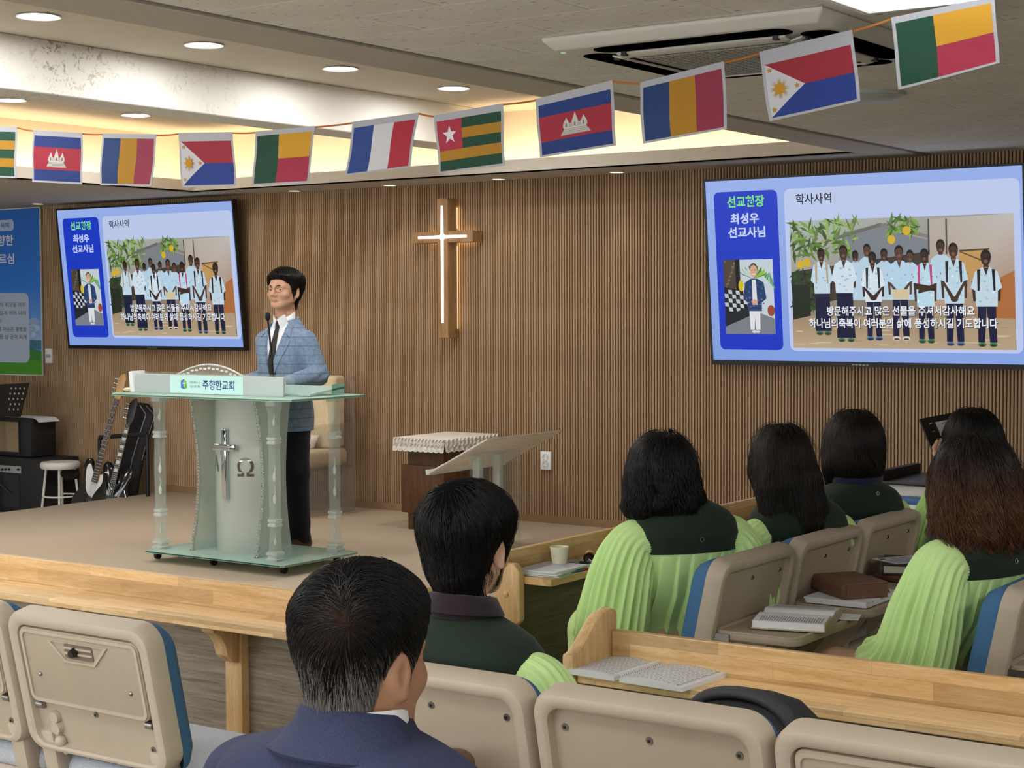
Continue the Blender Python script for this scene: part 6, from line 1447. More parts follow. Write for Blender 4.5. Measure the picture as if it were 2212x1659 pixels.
m_lime = cloth('lime_robe', '#c6e89c', .03, 10, .06, .1, .7); m_yoke = cloth('dark_green_yoke', '#1c2a20', .06, 20, .08, .1, .8)
m_navy = NT('navy_suit'); _mp = m_navy.coords((1, 1, 1)); _n = m_navy.noise(_mp, 420, 3); _r = m_navy.ramp(_n, 0, [(.3, '#161d38'), (.7, '#262f52')]); m_navy.link(_r, 0, m_navy.b, 'Base Color'); m_navy.b.inputs['Roughness'].default_value = .8; m_navy.bump(_n, 0, .25, .002); m_navy = m_navy.m
m_trous = cloth('dark_trousers', '#14161f', .08, 20, .05, .1); m_shirt = cloth('white_shirt', '#dfe3ea', .02, 10, .03, .1)
m_shoe = plain('brown_shoe', '#3a2418', .35); m_eyew = plain('eye_white', '#e4dcd4', .25); m_iris = plain('eye_dark', '#1c120d', .15)
m_lip = plain('lip', '#a5675a', .5); m_brow = plain('brow_hair', '#2a211e', .8)

def face_parts(parent, pose, glasses=None, brows=True):
    for s in (-1, 1):
        c = pose.to_world((s * .0322, .0705, -.001)); e = MB(); e.sphere(c, (.0105, .0105, .0080), 14, 10); e.build('eye', m_eyew, parent, smooth=60)
        c2 = pose.to_world((s * .0322 - .001, .0780, -.001)); MB().sphere(c2, (.0056, .0045, .0056), 10, 8).build('iris', m_iris, parent.children[-1] if False else parent, smooth=60)
        if brows:
            p = [pose.to_world((s * x, y, z)) for x, y, z in ((.014, .0895, .0195), (.028, .0875, .0245), (.046, .071, .021))]; MB().tube(p, [.0032, .0034, .0018], 6).build('eyebrow', m_brow, parent, smooth=60)
    if glasses:
        g = thing_part('glasses', parent); 
        for s in (-1, 1):
            ring = [pose.to_world((s * .033 + .0245 * math.cos(a), .099 - .010 * abs(math.cos(a)) * (1 if math.cos(a) * s > 0 else .2), .000 + .018 * math.sin(a))) for a in np.linspace(0, 2 * PI, 25)]
            MB().tube(ring, .0011, 6).build('rim', glasses, g, smooth=60)
            MB().tube([pose.to_world((s * .0575, .090, .004)), pose.to_world((s * .076, .045, .006)), pose.to_world((s * .0795, -.012, .004)), pose.to_world((s * .078, -.028, -.008))], .0012, 6).build('temple', glasses, g, smooth=60)
        MB().tube([pose.to_world((-.0095, .101, .002)), pose.to_world((0, .105, .005)), pose.to_world((.0095, .101, .002))], .0011, 6).build('bridge', glasses, g, smooth=60)
def thing_part(name, parent):
    o = bpy.data.objects.new(name, None); C.objects.link(o); o.parent = parent; return o
def body_mesh(name, parent, mat, pose, body, lo, hi, hands, h=.010, fem=0.0, neck=None):
    parts = [nets(body, lo, hi, h)]
    nk = neck if neck is not None else (lambda P: np.full(len(P), 1.0))
    hf = lambda P: su(head_sdf(pose.to_local(P), True, fem) * pose.sc, nk(P), .025)
    parts.append(nets(hf, pose.c + np.array((-.115, -.14, -.24)), pose.c + np.array((.115, .14, .15)), .0036))
    for (w_, d_, n_, curl, side) in hands:
        w_ = np.array(w_, float); parts.append(nets(lambda P: hand_sdf(P, w_, d_, n_, curl, side), w_ - .2, w_ + .2, .0040))
    return obj_from(name, parts, mat, parent)
def sleeve(parent, mat, path, radii, seam_n, pleats, amp, seed=0, shirr=.16, name='sleeve', nseg=300, nring=60, sag=.0, flat=1.0):
    """gathered cloth tube: fine shirring at the seam, deep irregular folds below"""
    rg = np.random.default_rng(seed); P = np.array(path, float); m = len(P); tt = np.linspace(0, 1, m)
    fine = np.linspace(0, 1, nring)
    def cr(u):
        f = u * (m - 1); i = min(int(f), m - 2); g = f - i; p0, p1, p2, p3 = P[max(i - 1, 0)], P[i], P[i + 1], P[min(i + 2, m - 1)]
        return .5 * ((2 * p1) + (-p0 + p2) * g + (2 * p0 - 5 * p1 + 4 * p2 - p3) * g ** 2 + (-p0 + 3 * p1 - 3 * p2 + p3) * g ** 3)
    Q = np.array([cr(u) for u in fine]); R = np.interp(fine, tt, radii); T = np.gradient(Q, axis=0); T /= np.linalg.norm(T, axis=1, keepdims=True)
    u = np.array([0, 1.0, 0]); u -= T[0] * (u @ T[0]); u /= np.linalg.norm(u); th = np.linspace(0, 2 * PI, nseg, endpoint=False); rings = []
    ph = rg.uniform(0, 2 * PI, 6); k1 = pleats; k2 = int(pleats * 1.7) + 1
    for i in range(nring):
        Ti = T[i]
        if i == 0: Ti = np.array(seam_n, float) / np.linalg.norm(seam_n)
        elif fine[i] < .12: Ti = T[i] * (fine[i] / .12) + np.array(seam_n) / np.linalg.norm(seam_n) * (1 - fine[i] / .12); Ti /= np.linalg.norm(Ti)
        u = u - Ti * (u @ Ti); u /= np.linalg.norm(u); w_ = np.cross(Ti, u); s = fine[i]
        g = np.clip((s - shirr * .55) / .35, 0, 1); cuff = 1 - np.clip((s - .93) / .07, 0, 1) * .6
        fold = np.abs(np.sin(th * k1 / 2 + ph[0] + .9 * np.sin(th * 2 + ph[1] + s * 2.0) + s * .8)) ** .7 - .6 + .5 * (np.sin(th * k2 + ph[2] + 1.3 * np.sin(s * 4 + th) ))
        sh = np.sin(th * 62 + .8 * np.sin(th * 5)) * .0022 * np.clip(1 - s / shirr, 0, 1) * (.6 + .4 * math.sin(s * 190))
        r = R[i] * (1 + amp * g * cuff * fold) + sh
        pt = Q[i] + (np.cos(th) * r)[:, None] * u + (np.sin(th) * r * flat)[:, None] * w_
        rings.append(pt)
    V = np.concatenate(rings); f = []
    a = np.arange(nseg); b = (a + 1) % nseg
    F = np.concatenate([np.stack([i * nseg + a, i * nseg + b, (i + 1) * nseg + b, (i + 1) * nseg + a], 1) for i in range(nring - 1)])
    return obj_from(name, [(V, F)], mat, parent)
def sup(a, b, cy, z, th, e=2.4):
    c, s = np.cos(th), np.sin(th); return np.stack([a * np.sign(c) * np.abs(c) ** (2 / e), cy + b * np.sign(s) * np.abs(s) ** (2 / e), np.full_like(th, z) if np.isscalar(z) else z], 1)
TORSO = [(1.005, .062, .058, -.010), (.992, .080, .070, -.012), (.975, .118, .088, -.015), (.955, .152, .100, -.018), (.93, .174, .110, -.02), (.89, .186, .118, -.02), (.80, .190, .120, .005), (.70, .190, .122, .035), (.60, .195, .108, .078), (.50, .205, .105, .105), (.44, .21, .105, .115)]
def torso_at(z, W=1.0, Dp=1.0):
    zz = [t[0] for t in TORSO][::-1]; g = lambda k: np.interp(z, zz, [t[k] for t in TORSO][::-1]); return g(1) * W, g(2) * Dp, g(3)
def robe_torso(parent, W=1.0, zsh=0.0, yz=.80, seed=0, pleat=True, collar=None, Dp=1.0):
    """yoke over the shoulders and a pleated body hanging from it"""
    th = np.linspace(0, 2 * PI, 360, endpoint=False); n = 360; rg = np.random.default_rng(seed)
    def strip(zs, off, fold):
        rings = []
        for z in zs:
            a, b, cy = torso_at(z, W, Dp); p = sup(a, b, cy, z + zsh, th); nr = np.stack([np.cos(th), np.sin(th), np.zeros_like(th)], 1)
            rings.append(p + nr * (off(z) + (fold(z) if fold is not None else 0))[..., None] if not np.isscalar(off(z)) or fold is not None else p + nr * off(z))
        V = np.concatenate(rings); a = np.arange(n); b = (a + 1) % n
        return V, np.concatenate([np.stack([i * n + b, i * n + a, (i + 1) * n + a, (i + 1) * n + b], 1) for i in range(len(zs) - 1)])
    # yoke: bottom edge falls at the back, rises under the arms
    zs = np.concatenate([np.linspace(1.005, .93, 14), np.linspace(.925, yz, 14)])
    V, Fq = strip(zs, lambda z: .006 + .002 * (z < yz + .01), None)
    # turned-under hem
    V2 = V[-n:].copy(); V2[:, 2] -= .0; hem = V2 - np.stack([np.cos(th), np.sin(th), np.zeros_like(th)], 1) * .006; V = np.concatenate([V, hem]); k = len(zs) - 1; a = np.arange(n); b = (a + 1) % n
    Fq = np.concatenate([Fq, np.stack([k * n + b, k * n + a, (k + 1) * n + a, (k + 1) * n + b], 1)])
    obj_from('yoke', [(V, Fq)], m_yoke, parent)
    kp = 26; ph = rg.uniform(0, 6, 4)
    def fold(z):
        g = np.clip((yz + .01 - z) / .22, 0, 1); s = (th * kp / (2 * PI) + .22 * np.sin(th * 3 + ph[0]) + .12 * np.sin(th * 7 + ph[1]) + .10 * (yz - z) * np.sin(th * 5 + ph[2]) * 6) % 1.0
        return (smoothstep(0, .16, s) * (1 - s) - .35) * .026 * (.25 + .75 * g) * np.clip((yz + .004 - z) / .03, 0, 1) * (.25 + .75 * np.clip((z - .48) / .16, 0, 1))
    zs = np.linspace(yz + .012, .445, 40); V, Fq = strip(zs, lambda z: .006, fold); obj_from('robe', [(V, Fq)], m_lime, parent)
def robe_lap(parent, zsh=0.0, W=1.0, ky=1.0, kz=0.0):
    def f(P):
        P = P.copy(); P[:, 1] = np.where(P[:, 1] > .1, .1 + (P[:, 1] - .1) / ky, P[:, 1]); P[:, 2] = P[:, 2] + kz * smoothstep(.1, .3, P[:, 1])
        Pm = P.copy(); Pm[:, 0] = np.abs(Pm[:, 0]); d = su(ell(P, (0, .09, .53), (.205 * W, .125, .085)), cap(Pm, (.09, .08, .535), (.12, .37, .53), .088, .075), .05)
        d = su(d, cap(Pm, (.12, .39, .52), (.12, .41, .20), .075, .085), .05); d = su(d, ell(P, (0, .25, .52), (.14, .22, .06)), .05)
        return d + .006 * np.sin(P[:, 0] * 60 + 8 * P[:, 1]) * smoothstep(.55, .3, P[:, 2])
    v, fc = nets(f, (-.36, -.2, .10), (.36, .6, .68), .011); v[:, 2] += zsh; obj_from('robe_skirt', [(v, fc)], m_lime, parent)
def seated_body(pose, arms, fem=0.0, W=1.0, zsh=0.0):
    nb = np.array((0, -.02, .985 + zsh))
    ch = pose.to_world((0, -.030, -.075))
    neck = lambda P: cap(P, nb + (0, -.005, -.03), ch, .056 - .006 * fem, .050 - .006 * fem)
    def f(P):
        Pm = P.copy(); Pm[:, 0] = np.abs(Pm[:, 0])
        d = su(ell(P, (0, .075, .55), (.165 * W, .10, .11)), ell(P, (0, .01, .78 + zsh), (.145 * W, .085, .17)), .05); d = su(d, cap(Pm, (.03, -.015, .945 + zsh), (.125 * W, -.02, .890 + zsh), .03, .035), .03)
        d = su(d, neck(P), .04)
        d = su(d, su(cap(Pm, (.085, .03, .53), (.11, .42, .52), .075, .055), cap(Pm, (.11, .42, .52), (.115, .42, .10), .052, .038), .03), .05)
        d = su(d, cap(Pm, (.115, .40, .045), (.13, .54, .035), .036, .03), .02)
        for s, (S, E, Wr) in zip((-1, 1), arms): S = np.array(S) * (.86, 1, 1) - (0, 0, .02); d = su(d, su(cap(P, S, E, .034, .032), cap(P, E, Wr, .032, .024), .02), .03)
        return d
    return f, neck
def eyelet(parent, p, n, r=.0065):
    n = np.array(n, float); n /= np.linalg.norm(n); u = np.cross(n, (0, 0, 1)); u /= np.linalg.norm(u); w_ = np.cross(u, n); p = np.array(p)
    MB().tube([p + r * (math.cos(a) * u + math.sin(a) * w_) for a in np.linspace(0, 2 * PI, 15)], r * .33, 6).build('snap_button', m_chrome, parent, smooth=60)
def choir(label, loc, face, head, hair, arms=None, W=1.0, zsh=0.0, skin_=None, seed=0, fem=1.0, pose_kw={}, hands=None, collar=None, sleeve_r=1.0, glasses=None, yz=.80, lap=True, buttons=True):
    """seated singer in a lime robe with dark yoke; FACE = heading in radians about z (0 looks along +y)"""
    t = thing('person', label, 'person', loc, face, 'choir members in green robes')
    pose = Pose(head, **pose_kw)
    arms = arms or [((-.165 * W, -.02, .88 + zsh), (-.225, -.01, .65 + zsh), (-.15, .21, .57)), ((.165 * W, -.02, .88 + zsh), (.225, -.01, .65 + zsh), (.15, .21, .57))]
    f, neck = seated_body(pose, arms, fem, W, zsh)
    hands = hands or [(arms[0][2], (.35, 1, -.15), (0, .2, 1), .5, 1), (arms[1][2], (-.35, 1, -.15), (0, .2, 1), .5, -1)]
    b = body_mesh('body', t, skin_ or m_skinC, pose, f, (-.36, -.24, .0), (.36, .64, 1.08 + zsh), hands, .012, fem, neck)
    face_parts(t, pose, glasses)
    robe_torso(t, W, zsh, yz, seed, Dp=1.0)
    if lap: robe_lap(t, 0, W, *(lap if isinstance(lap, tuple) else ()))
    for s, (S, E, Wr) in zip((-1, 1), arms):
        S, E, Wr = np.array(S), np.array(E), np.array(Wr); k = sleeve_r
        path = [(s * .150 * W, -.02, .862 + zsh), (s * .180 * W, -.018, .846 + zsh), tuple(S * .55 + E * .45 + np.array((s * .02, -.005, -.0))), tuple(E + np.array((s * .015, 0, -.02))), tuple(E * .5 + Wr * .5 + np.array((s * .01, 0, -.045))), tuple(Wr + np.array((0, -.03, -.035)))]
        sleeve(t, m_lime, path, [.078 * k, .083 * k, .092 * k, .106 * k, .108 * k, .088 * k], (s * .93, 0, .10), 13, .17, seed * 2 + (s > 0))
    a, b_, cy = torso_at(.955, W); yy = cy - b_ - .008
    for z, dx in ((.955 + zsh, .0), (yz + .045 + zsh, .004)) if buttons else ():
        a, b_, cy = torso_at(z - zsh, W); eyelet(t, (dx, cy - b_ - .008, z), (0, -1, .1))
    a, b_, cy = torso_at(.60, W)
    if buttons: eyelet(t, (.0, cy - b_ - .014, .62 + zsh), (0, -1, 0))
    hair(t, pose)
    return t, pose

# long hair: a volume hanging from the skull, dense strands on top
def long_hair(parent, pose, vol_extra, mat_b, mat_s, n=5200, length=.42, wave=0, wfreq=60, seed=1, zlo=.70, steps=16, thick=.020, part=(0, -.01, .11), r0=.0007, flyaway=0, depth=(-.004, .006), face_open=.055, clump=0, lenvar=(.55, 1.02), jag=.0, lock=.2):
    def vol(P):
        Q = pose.to_local(P); base = head_sdf(Q, False) - thick
        opening = ell(Q, (0, .115, -.045), (.085, .085, .115))
        base = ss(base, opening, .015)
        return su(base * pose.sc, vol_extra(P), .03)
    lo = np.array((pose.c[0] - .24, pose.c[1] - .24, zlo)); hi = pose.c + .21
    rg = np.random.default_rng(seed)
    ns = lambda P: .004 * np.sin(P[:, 0] * 85 + 3 * np.sin(P[:, 2] * 18)) * np.sin(P[:, 1] * 80 + 2 * np.sin(P[:, 2] * 22)) * smoothstep(.12, -.05, P[:, 2] - pose.c[2])
    v, f = nets(lambda P: vol(P) + .004 + ns(P), lo, hi, .0055)
    h = obj_from('hair', [(v, f)], mat_b, parent)
    pw_ = pose.to_world(np.array(part)); up_ = pose.R[:, 2]
    def flow(P):
        d = P - pw_; d[:, 2] = 0; r = np.linalg.norm(d, axis=1, keepdims=True); out = d / (r + 1e-6); k = np.clip((P[:, 2:3] - (pose.c[2] + .02)) / .09, 0, 1)
        return out * k * .9 + np.array([[0, 0, -1.0]])
    z0 = pose.c[2]
    sd = sample_surface(v, f, n, rg, lambda c: .35 + 1.2 * smoothstep(-.12, .10, c[:, 2] - z0))
    L = np.clip(sd[:, 2] - zlo, .05, .6) * rg.uniform(lenvar[0], lenvar[1], n) * (1 + jag * rg.random(n) ** 3)
    L = np.minimum(L, length)
    strands('hair_strands', mat_s, h, vol, sd, L, flow, steps, depth, wave, wfreq, r0=r0, seed=seed, sink=.0, clump=clump, centre=pose.c, lock=lock); 
    if flyaway:
        sd = sample_surface(v, f, flyaway, rg, lambda c: smoothstep(.02, .12, c[:, 2] - z0) + .05)
        strands('flyaway_strands', mat_s, h, vol, sd, .12, flow, 9, (-.012, .0), .004, 70, lift=.35, r0=.0003, seed=seed + 9)
    return h
def dir_heading(dx, dy): return math.atan2(-dx, dy)      # rotation about z that turns +y toward (dx, dy)

# --- woman with a black bob nearest on the choir bench
def w1_hair(t, pose):
    c = pose.c
    def ex(P):
        Q = P - c; d = ell(Q, (0, -.025, -.03), (.106, .108, .115)); d = su(d, ell(Q, (0, -.035, -.095), (.128, .108, .060)), .04); d = d + .006 * np.sin(Q[:, 0] * 62 + 3) * np.sin(Q[:, 2] * 48 + Q[:, 0] * 15)
        fl = -( Q[:, 2] + .150 + .012 * np.sin(Q[:, 0] * 50) ); d = np.maximum(d, fl)
        return ss(d, ell(Q, (0, .125, -.07), (.075, .085, .13)), .015)
    long_hair(t, pose, ex, m_hairblk, m_hairstr, 10000, .32, .016, 55, 21, c[2] - .165, 16, .020, (.012, -.03, .11), .0008, 420, face_open=.06, clump=40, jag=.22, depth=(-.010, .006), lock=.35)
h1 = dir_heading(-.80, .50)
_c, _s = math.cos(-h1), math.sin(-h1)
choir('woman in green robe with a thick black bob, nearest on the choir bench', (-2.615, 4.712, 0), h1, (-.045 * _c + .032 * _s, .005 - .045 * _s - .032 * _c, 1.085), w1_hair, seed=1, zsh=.010, W=.99, yz=.835)
# --- woman with long dark brown hair, second
def w2_hair(t, pose):
    c = pose.c
    def ex(P):
        Q = P - c; d = su(ell(Q, (0, -.025, -.03), (.100, .105, .115)), cap(Q, (.01, -.075, -.08), (.02, -.112, -.21), .088, .068), .05)
        d = su(d, cap(Q, (.06, -.10, -.16), (.12, -.115, -.23), .050, .024), .04); d = su(d, cap(Q, (-.06, -.05, -.1), (-.100, -.10, -.27), .055, .024), .04)
        return ss(d, ell(Q, (0, .125, -.07), (.070, .085, .14)), .015)
    long_hair(t, pose, ex, m_hairbrnb, m_hairbrn, 9000, .44, .010, 30, 33, c[2] - .34, 18, .016, (0, -.0, .11), .0007, 380, clump=40, jag=.25, depth=(-.006, .006))
h2 = dir_heading(-.83, .45); _c, _s = math.cos(-h2), math.sin(-h2)
choir('woman in green robe with long straight dark brown hair, second on the choir bench', (-2.505, 5.335, 0), h2, (-.04 * _c + .025 * _s, .005 - .04 * _s - .025 * _c, 1.082), w2_hair, arms=[((-.16, -.02, .85), (-.20, .13, .66), (-.14, .33, .58)), ((.16, -.02, .85), (.19, .15, .66), (.12, .33, .58))], sleeve_r=.86, seed=2, zsh=-.03, W=.97, yz=.835)
# --- woman with a smooth black bob and navy collar, third
def w3_hair(t, pose):
    c = pose.c
    def ex(P):
        Q = P - c; d = su(ell(Q, (0, -.02, -.01), (.103, .112, .115)), ell(Q, (0, -.03, -.085), (.094, .092, .080)), .05); d = su(d, cap(Q, (-.075, .03, -.08), (-.07, .03, -.20), .03, .012), .03)
        return ss(d, ell(Q, (0, .13, -.07), (.072, .085, .15)), .015)
    long_hair(t, pose, ex, m_hairblk, m_hairbrn, 7500, .31, .004, 30, 44, c[2] - .185, 14, .020, (0, -.01, .11), .0007, 160, clump=30, jag=.15)
t3, p3 = choir('woman in green robe with smooth black bob and navy collar, third on choir bench', (-2.51, 5.865, 0), dir_heading(-.86, .40), (0, .015, 1.10), w3_hair, arms=[((-.16, -.02, .85), (-.20, .13, .66), (-.14, .33, .58)), ((.16, -.02, .85), (.19, .15, .66), (.12, .33, .58))], sleeve_r=.86, seed=3, zsh=-.025, W=.97, yz=.835)
th = np.linspace(0, 2 * PI, 41)
MB().tube([(.070 * math.cos(a), -.012 + .066 * math.sin(a), .975) for a in th], .028, 10).build('navy_collar', cloth('navy_knit', '#1b2140', .1, 80, .3), t3, smooth=60)
# --- woman with long wavy brown hair at the right
def w4_hair(t, pose):
    c = pose.c
    def ex(P):
        Q = P - c; d = su(ell(Q, (0, -.025, -.02), (.112, .112, .12)), ell(Q, (0, -.05, -.11), (.155, .110, .10)), .06); d = su(d, ell(Q, (.0, -.05, -.155), (.172, .098, .070)), .04); d = d + .008 * np.sin(Q[:, 0] * 70 + 2 * np.sin(Q[:, 2] * 40)) * np.sin(Q[:, 2] * 55 + Q[:, 0] * 20) * smoothstep(0, -.12, Q[:, 2])
        return ss(d, ell(Q, (0, .125, -.07), (.070, .085, .15)), .015)
    long_hair(t, pose, ex, m_hairwavb, m_hairwav, 12000, .36, .028, 46, 55, c[2] - .205, 30, .022, (0, .01, .11), .0008, 150, depth=(-.012, .008), clump=34, jag=.25, lock=.5)
arms4 = [((-.165, -.02, .88), (-.235, .02, .64), (-.16, .24, .56)), ((.165, -.02, .88), (.235, .02, .64), (.14, .30, .55))]
t4, p4 = choir('woman in green robe with long wavy brown hair seated at the right photo edge', (-1.66, 4.735, 0), dir_heading(-.96, .28), (0, .005, 1.112), w4_hair, seed=4, zsh=.02, yz=.83, W=1.0, arms=arms4, lap=(.65, .05))
MB().tube([(arms4[0][2][0] + .03 * math.cos(a), arms4[0][2][1] - .01, arms4[0][2][2] + .03 * math.sin(a)) for a in np.linspace(0, 2 * PI, 21)], .004, 6).build('bracelet', m_black, t4, smooth=60)
# --- woman with straight black hair behind her, holding an open black folder
def w5_hair(t, pose):
    c = pose.c
    def ex(P):
        Q = P - c; d = su(ell(Q, (0, -.02, -.01), (.100, .108, .115)), cap(Q, (.02, -.055, -.06), (.06, -.09, -.32), .088, .08), .06)
        return ss(d, ell(Q, (-.01, .125, -.06), (.072, .085, .14)), .015)
    long_hair(t, pose, ex, m_hairblk, m_hairstr, 6500, .45, .002, 40, 66, c[2] - .40, 18, .017, (0, .0, .11), .0007, 60)
h5 = dir_heading(-.92, .40); L5 = np.array((-2.25, 6.39, 0))
def loc5(q): v = np.array(q) - L5; c, s = math.cos(-h5), math.sin(-h5); return (v[0] * c - v[1] * s, v[0] * s + v[1] * c, v[2])
wl5 = loc5(atY(2052, 1012, 6.28)); wr5 = (wl5[0] + .16, wl5[1] + .04, wl5[2] - .03)
arms5 = [((-.165, -.02, .87), (-.19, .03, .72), wl5), ((.165, -.02, .87), (.21, .12, .70), wr5)]
t5, p5 = choir('woman with long straight black hair reading from an open black folder', (-2.25, 6.39, 0), dir_heading(-.92, .40), (0, .005, 1.09), w5_hair, seed=5, zsh=-.025, W=.92, arms=arms5, sleeve_r=.72, lap=(.6, .05), hands=[(arms5[0][2], (.1, .5, .3), (-.4, .5, -.6), .7, 1), (arms5[1][2], (-.2, .5, .3), (.4, .5, -.6), .7, -1)])
fo = thing('music_folder', 'black ring folder with sheet music held up by the black haired woman', 'folder', (-2.42, 6.30, 1.0))
c00, c10 = atY(2028, 1000, 6.30), atY(1987, 905, 6.42); uu = np.array((.62, .62, .0)); uu /= np.linalg.norm(uu)
a0 = atY(2026, 1000, 6.28); a1 = atY(1986, 905, 6.34); wv = a1 - a0; b1 = atY(2060, 891, 6.72); uu = b1 - a1; N_ = np.cross(uu, wv); N_ /= np.linalg.norm(N_)
if N_[1] > 0: N_ = -N_
b1 = a1 + uu * 1.9
MB().prism([(0, 0), (1, 0), (1, 1), (0, 1)], a0, b1 - a1, wv, -N_ * .006).build('cover', m_black, fo, True)
for k in range(5): c = a0 + wv * (.12 + .18 * k) + (b1 - a1) * .10 + N_ * .004; MB().tube([c + .008 * (math.cos(q_) * uu / np.linalg.norm(uu) + math.sin(q_) * N_) for q_ in np.linspace(0, PI, 8)], .0018, 6).build('ring', plain_cache('brass', '#b08a4a'), fo, True, smooth=60)
MB().prism([(.2, .02), (.95, .02), (.95, .86), (.2, .86)], a0, b1 - a1, wv, N_ * .002).build('sheet', m_paper, fo, True)
P = Print(.00004)
for k in range(9):
    for l in range(2): P.rect(.24, .10 + .085 * k + .02 * l, .92, .105 + .085 * k + .02 * l, '#8d93a6')
    for j in range(14): P.rect(.26 + .045 * j, .10 + .085 * k + .008 * (j * 7 % 5), .275 + .045 * j, .115 + .085 * k + .008 * (j * 7 % 5), '#4a5064')
P.build('music_print', m_bookink, fo, a0 + N_ * .0024, b1 - a1, wv, N_)
MB().prism([(.02, .02), (.17, .02), (.17, .28), (.02, .28)], a0, b1 - a1, wv, N_ * .003).build('note_slip', m_paper, fo, True)

# --- man with a thick black mop of hair in front
def wm_hair(t, pose):
    th_ = lambda Q: .016 + .010 * smoothstep(.0, .07, Q[:, 2]) + .006 * smoothstep(-.02, -.08, Q[:, 1])
    short_hair(t, pose, m_hairblk, m_hairstr, th_, 14000, .095, nape=-.112, side=-.028, front=.050, lift=.12, seed=71, edge=.05, whorl=(-.01, -.075, .085), r0=.0006, wave=.006, clump=70)
hm = (0, .015, 1.095)
tm, pm = choir('man in green robe with thick black hair and glasses, seen from behind', (-2.20, 3.0, 0), math.radians(2), hm, wm_hair, seed=6, fem=0.0, W=1.08, zsh=-.062, skin_=m_skinC, glasses=m_dark, pose_kw=dict(yaw=math.radians(2), sc=1.02), yz=.79, sleeve_r=.98, buttons=False)
rings = []
for z, r, o in ((.985, .080, -.012), (1.005, .074, -.014), (1.028, .069, -.016), (1.042, .070, -.018), (1.040, .078, -.018), (1.020, .086, -.016), (1.000, .094, -.014)):
    rings.append([(r * math.cos(a), o + r * .93 * math.sin(a), z - .057 + .012 * (-math.sin(a))) for a in np.linspace(0, 2 * PI, 48, endpoint=False)])
MB().loft(rings, False).build('polo_collar', cloth('dark_plum_knit', '#241a22', .15, 120, .4), tm, smooth=60)
# ------------------------------------------------------------------ the speaker behind the pulpit
def loftd(P, tab, e=2.5):
    zz = [t[0] for t in tab]; a = np.interp(P[:, 2], zz, [t[1] for t in tab]); b = np.interp(P[:, 2], zz, [t[2] for t in tab]); cy = np.interp(P[:, 2], zz, [t[3] for t in tab])
    k = (np.abs(P[:, 0] / a) ** e + np.abs((P[:, 1] - cy) / b) ** e) ** (1 / e); return (k - 1) * np.minimum(a, b)
m_plaid = NT('blue_check_wool'); _mp = m_plaid.coords(); _n = m_plaid.noise(_mp, 55, 4, .7); _r = m_plaid.ramp(_n, 0, [(.3, '#65788f'), (.7, '#8197b2')]); _sp = m_plaid.add('ShaderNodeSeparateXYZ'); m_plaid.link(_mp, 0, _sp, 0)
def _line(axis, per, wd):
    m1 = m_plaid.add('ShaderNodeMath', operation='MULTIPLY'); m_plaid.link(_sp, axis, m1, 0); m1.inputs[1].default_value = 1 / per
    m2 = m_plaid.add('ShaderNodeMath', operation='FRACT'); m_plaid.link(m1, 0, m2, 0); m3 = m_plaid.add('ShaderNodeMath', operation='LESS_THAN'); m_plaid.link(m2, 0, m3, 0); m3.inputs[1].default_value = wd; return m3
_l = _line(2, .052, .09); _l2 = _line(0, .048, .08); _mx = m_plaid.add('ShaderNodeMath', operation='MULTIPLY'); m_plaid.link(_l2, 0, _mx, 0); _mx.inputs[1].default_value = .35
_ad = m_plaid.add('ShaderNodeMath', operation='MAXIMUM'); m_plaid.link(_l, 0, _ad, 0); m_plaid.link(_mx, 0, _ad, 1)
_md = m_plaid.add('ShaderNodeMath', operation='MULTIPLY'); m_plaid.link(_ad, 0, _md, 0); _md.inputs[1].default_value = .6
_c = m_plaid.mix((_md, 0), (_r, 0), lin('#3e4d68')); m_plaid.link(_c, 2, m_plaid.b, 'Base Color'); m_plaid.b.inputs['Roughness'].default_value = .9; _n2 = m_plaid.noise(_mp, 500, 2); m_plaid.bump(_n2, 0, .3, .002); m_plaid = m_plaid.m
JT = [(.70, .178, .128, 0), (.85, .172, .128, 0), (1.0, .162, .118, 0), (1.12, .168, .122, 0), (1.20, .176, .115, -.01), (1.25, .168, .102, -.015), (1.285, .140, .090, -.018), (1.315, .105, .078, -.02), (1.345, .080, .069, -.022), (1.40, .062, .058, -.022)]
sp = thing('person', 'speaker in a light blue checked jacket and dark tie standing at the pulpit', 'person', (-6.685, 7.33, ZS), PI)
pp = Pose((-.012, .008, 1.522), yaw=math.radians(2), pitch=math.radians(-2), sc=1.02, wide=1.12, tall=.92)
SL, EL, WL = np.array((.156, -.015, 1.222)), np.array((.190, -.070, 1.015)), np.array((.165, .205, .972))
SR, ER, WR = np.array((-.156, -.015, 1.222)), np.array((-.235, -.030, 1.03)), np.array((-.205, .235, .985))
def jk_base(P):
    d = loftd(P, JT)
    for S, E, W_ in ((SL, EL, WL), (SR, ER, WR)):
        arm = su(cap(P, S, E, .066, .058), cap(P, E, W_ - (W_ - E) * .06, .058, .044), .02)
        tE = np.linalg.norm(P - E, axis=1); arm = arm + .004 * np.sin(P[:, 2] * 130 + P[:, 1] * 60) * np.exp(-(tE / .08) ** 2) + .003 * np.sin(P[:, 1] * 90 + P[:, 0] * 60) * np.exp(-(np.linalg.norm(P - W_, axis=1) / .10) ** 2)
        d = su(d, arm, .022)
    return d + .003 * np.sin(P[:, 2] * 26 + P[:, 0] * 22) * smoothstep(1.15, .9, P[:, 2])
def vwidth(z): return np.clip((z - 1.005) * .245, 0, .075)
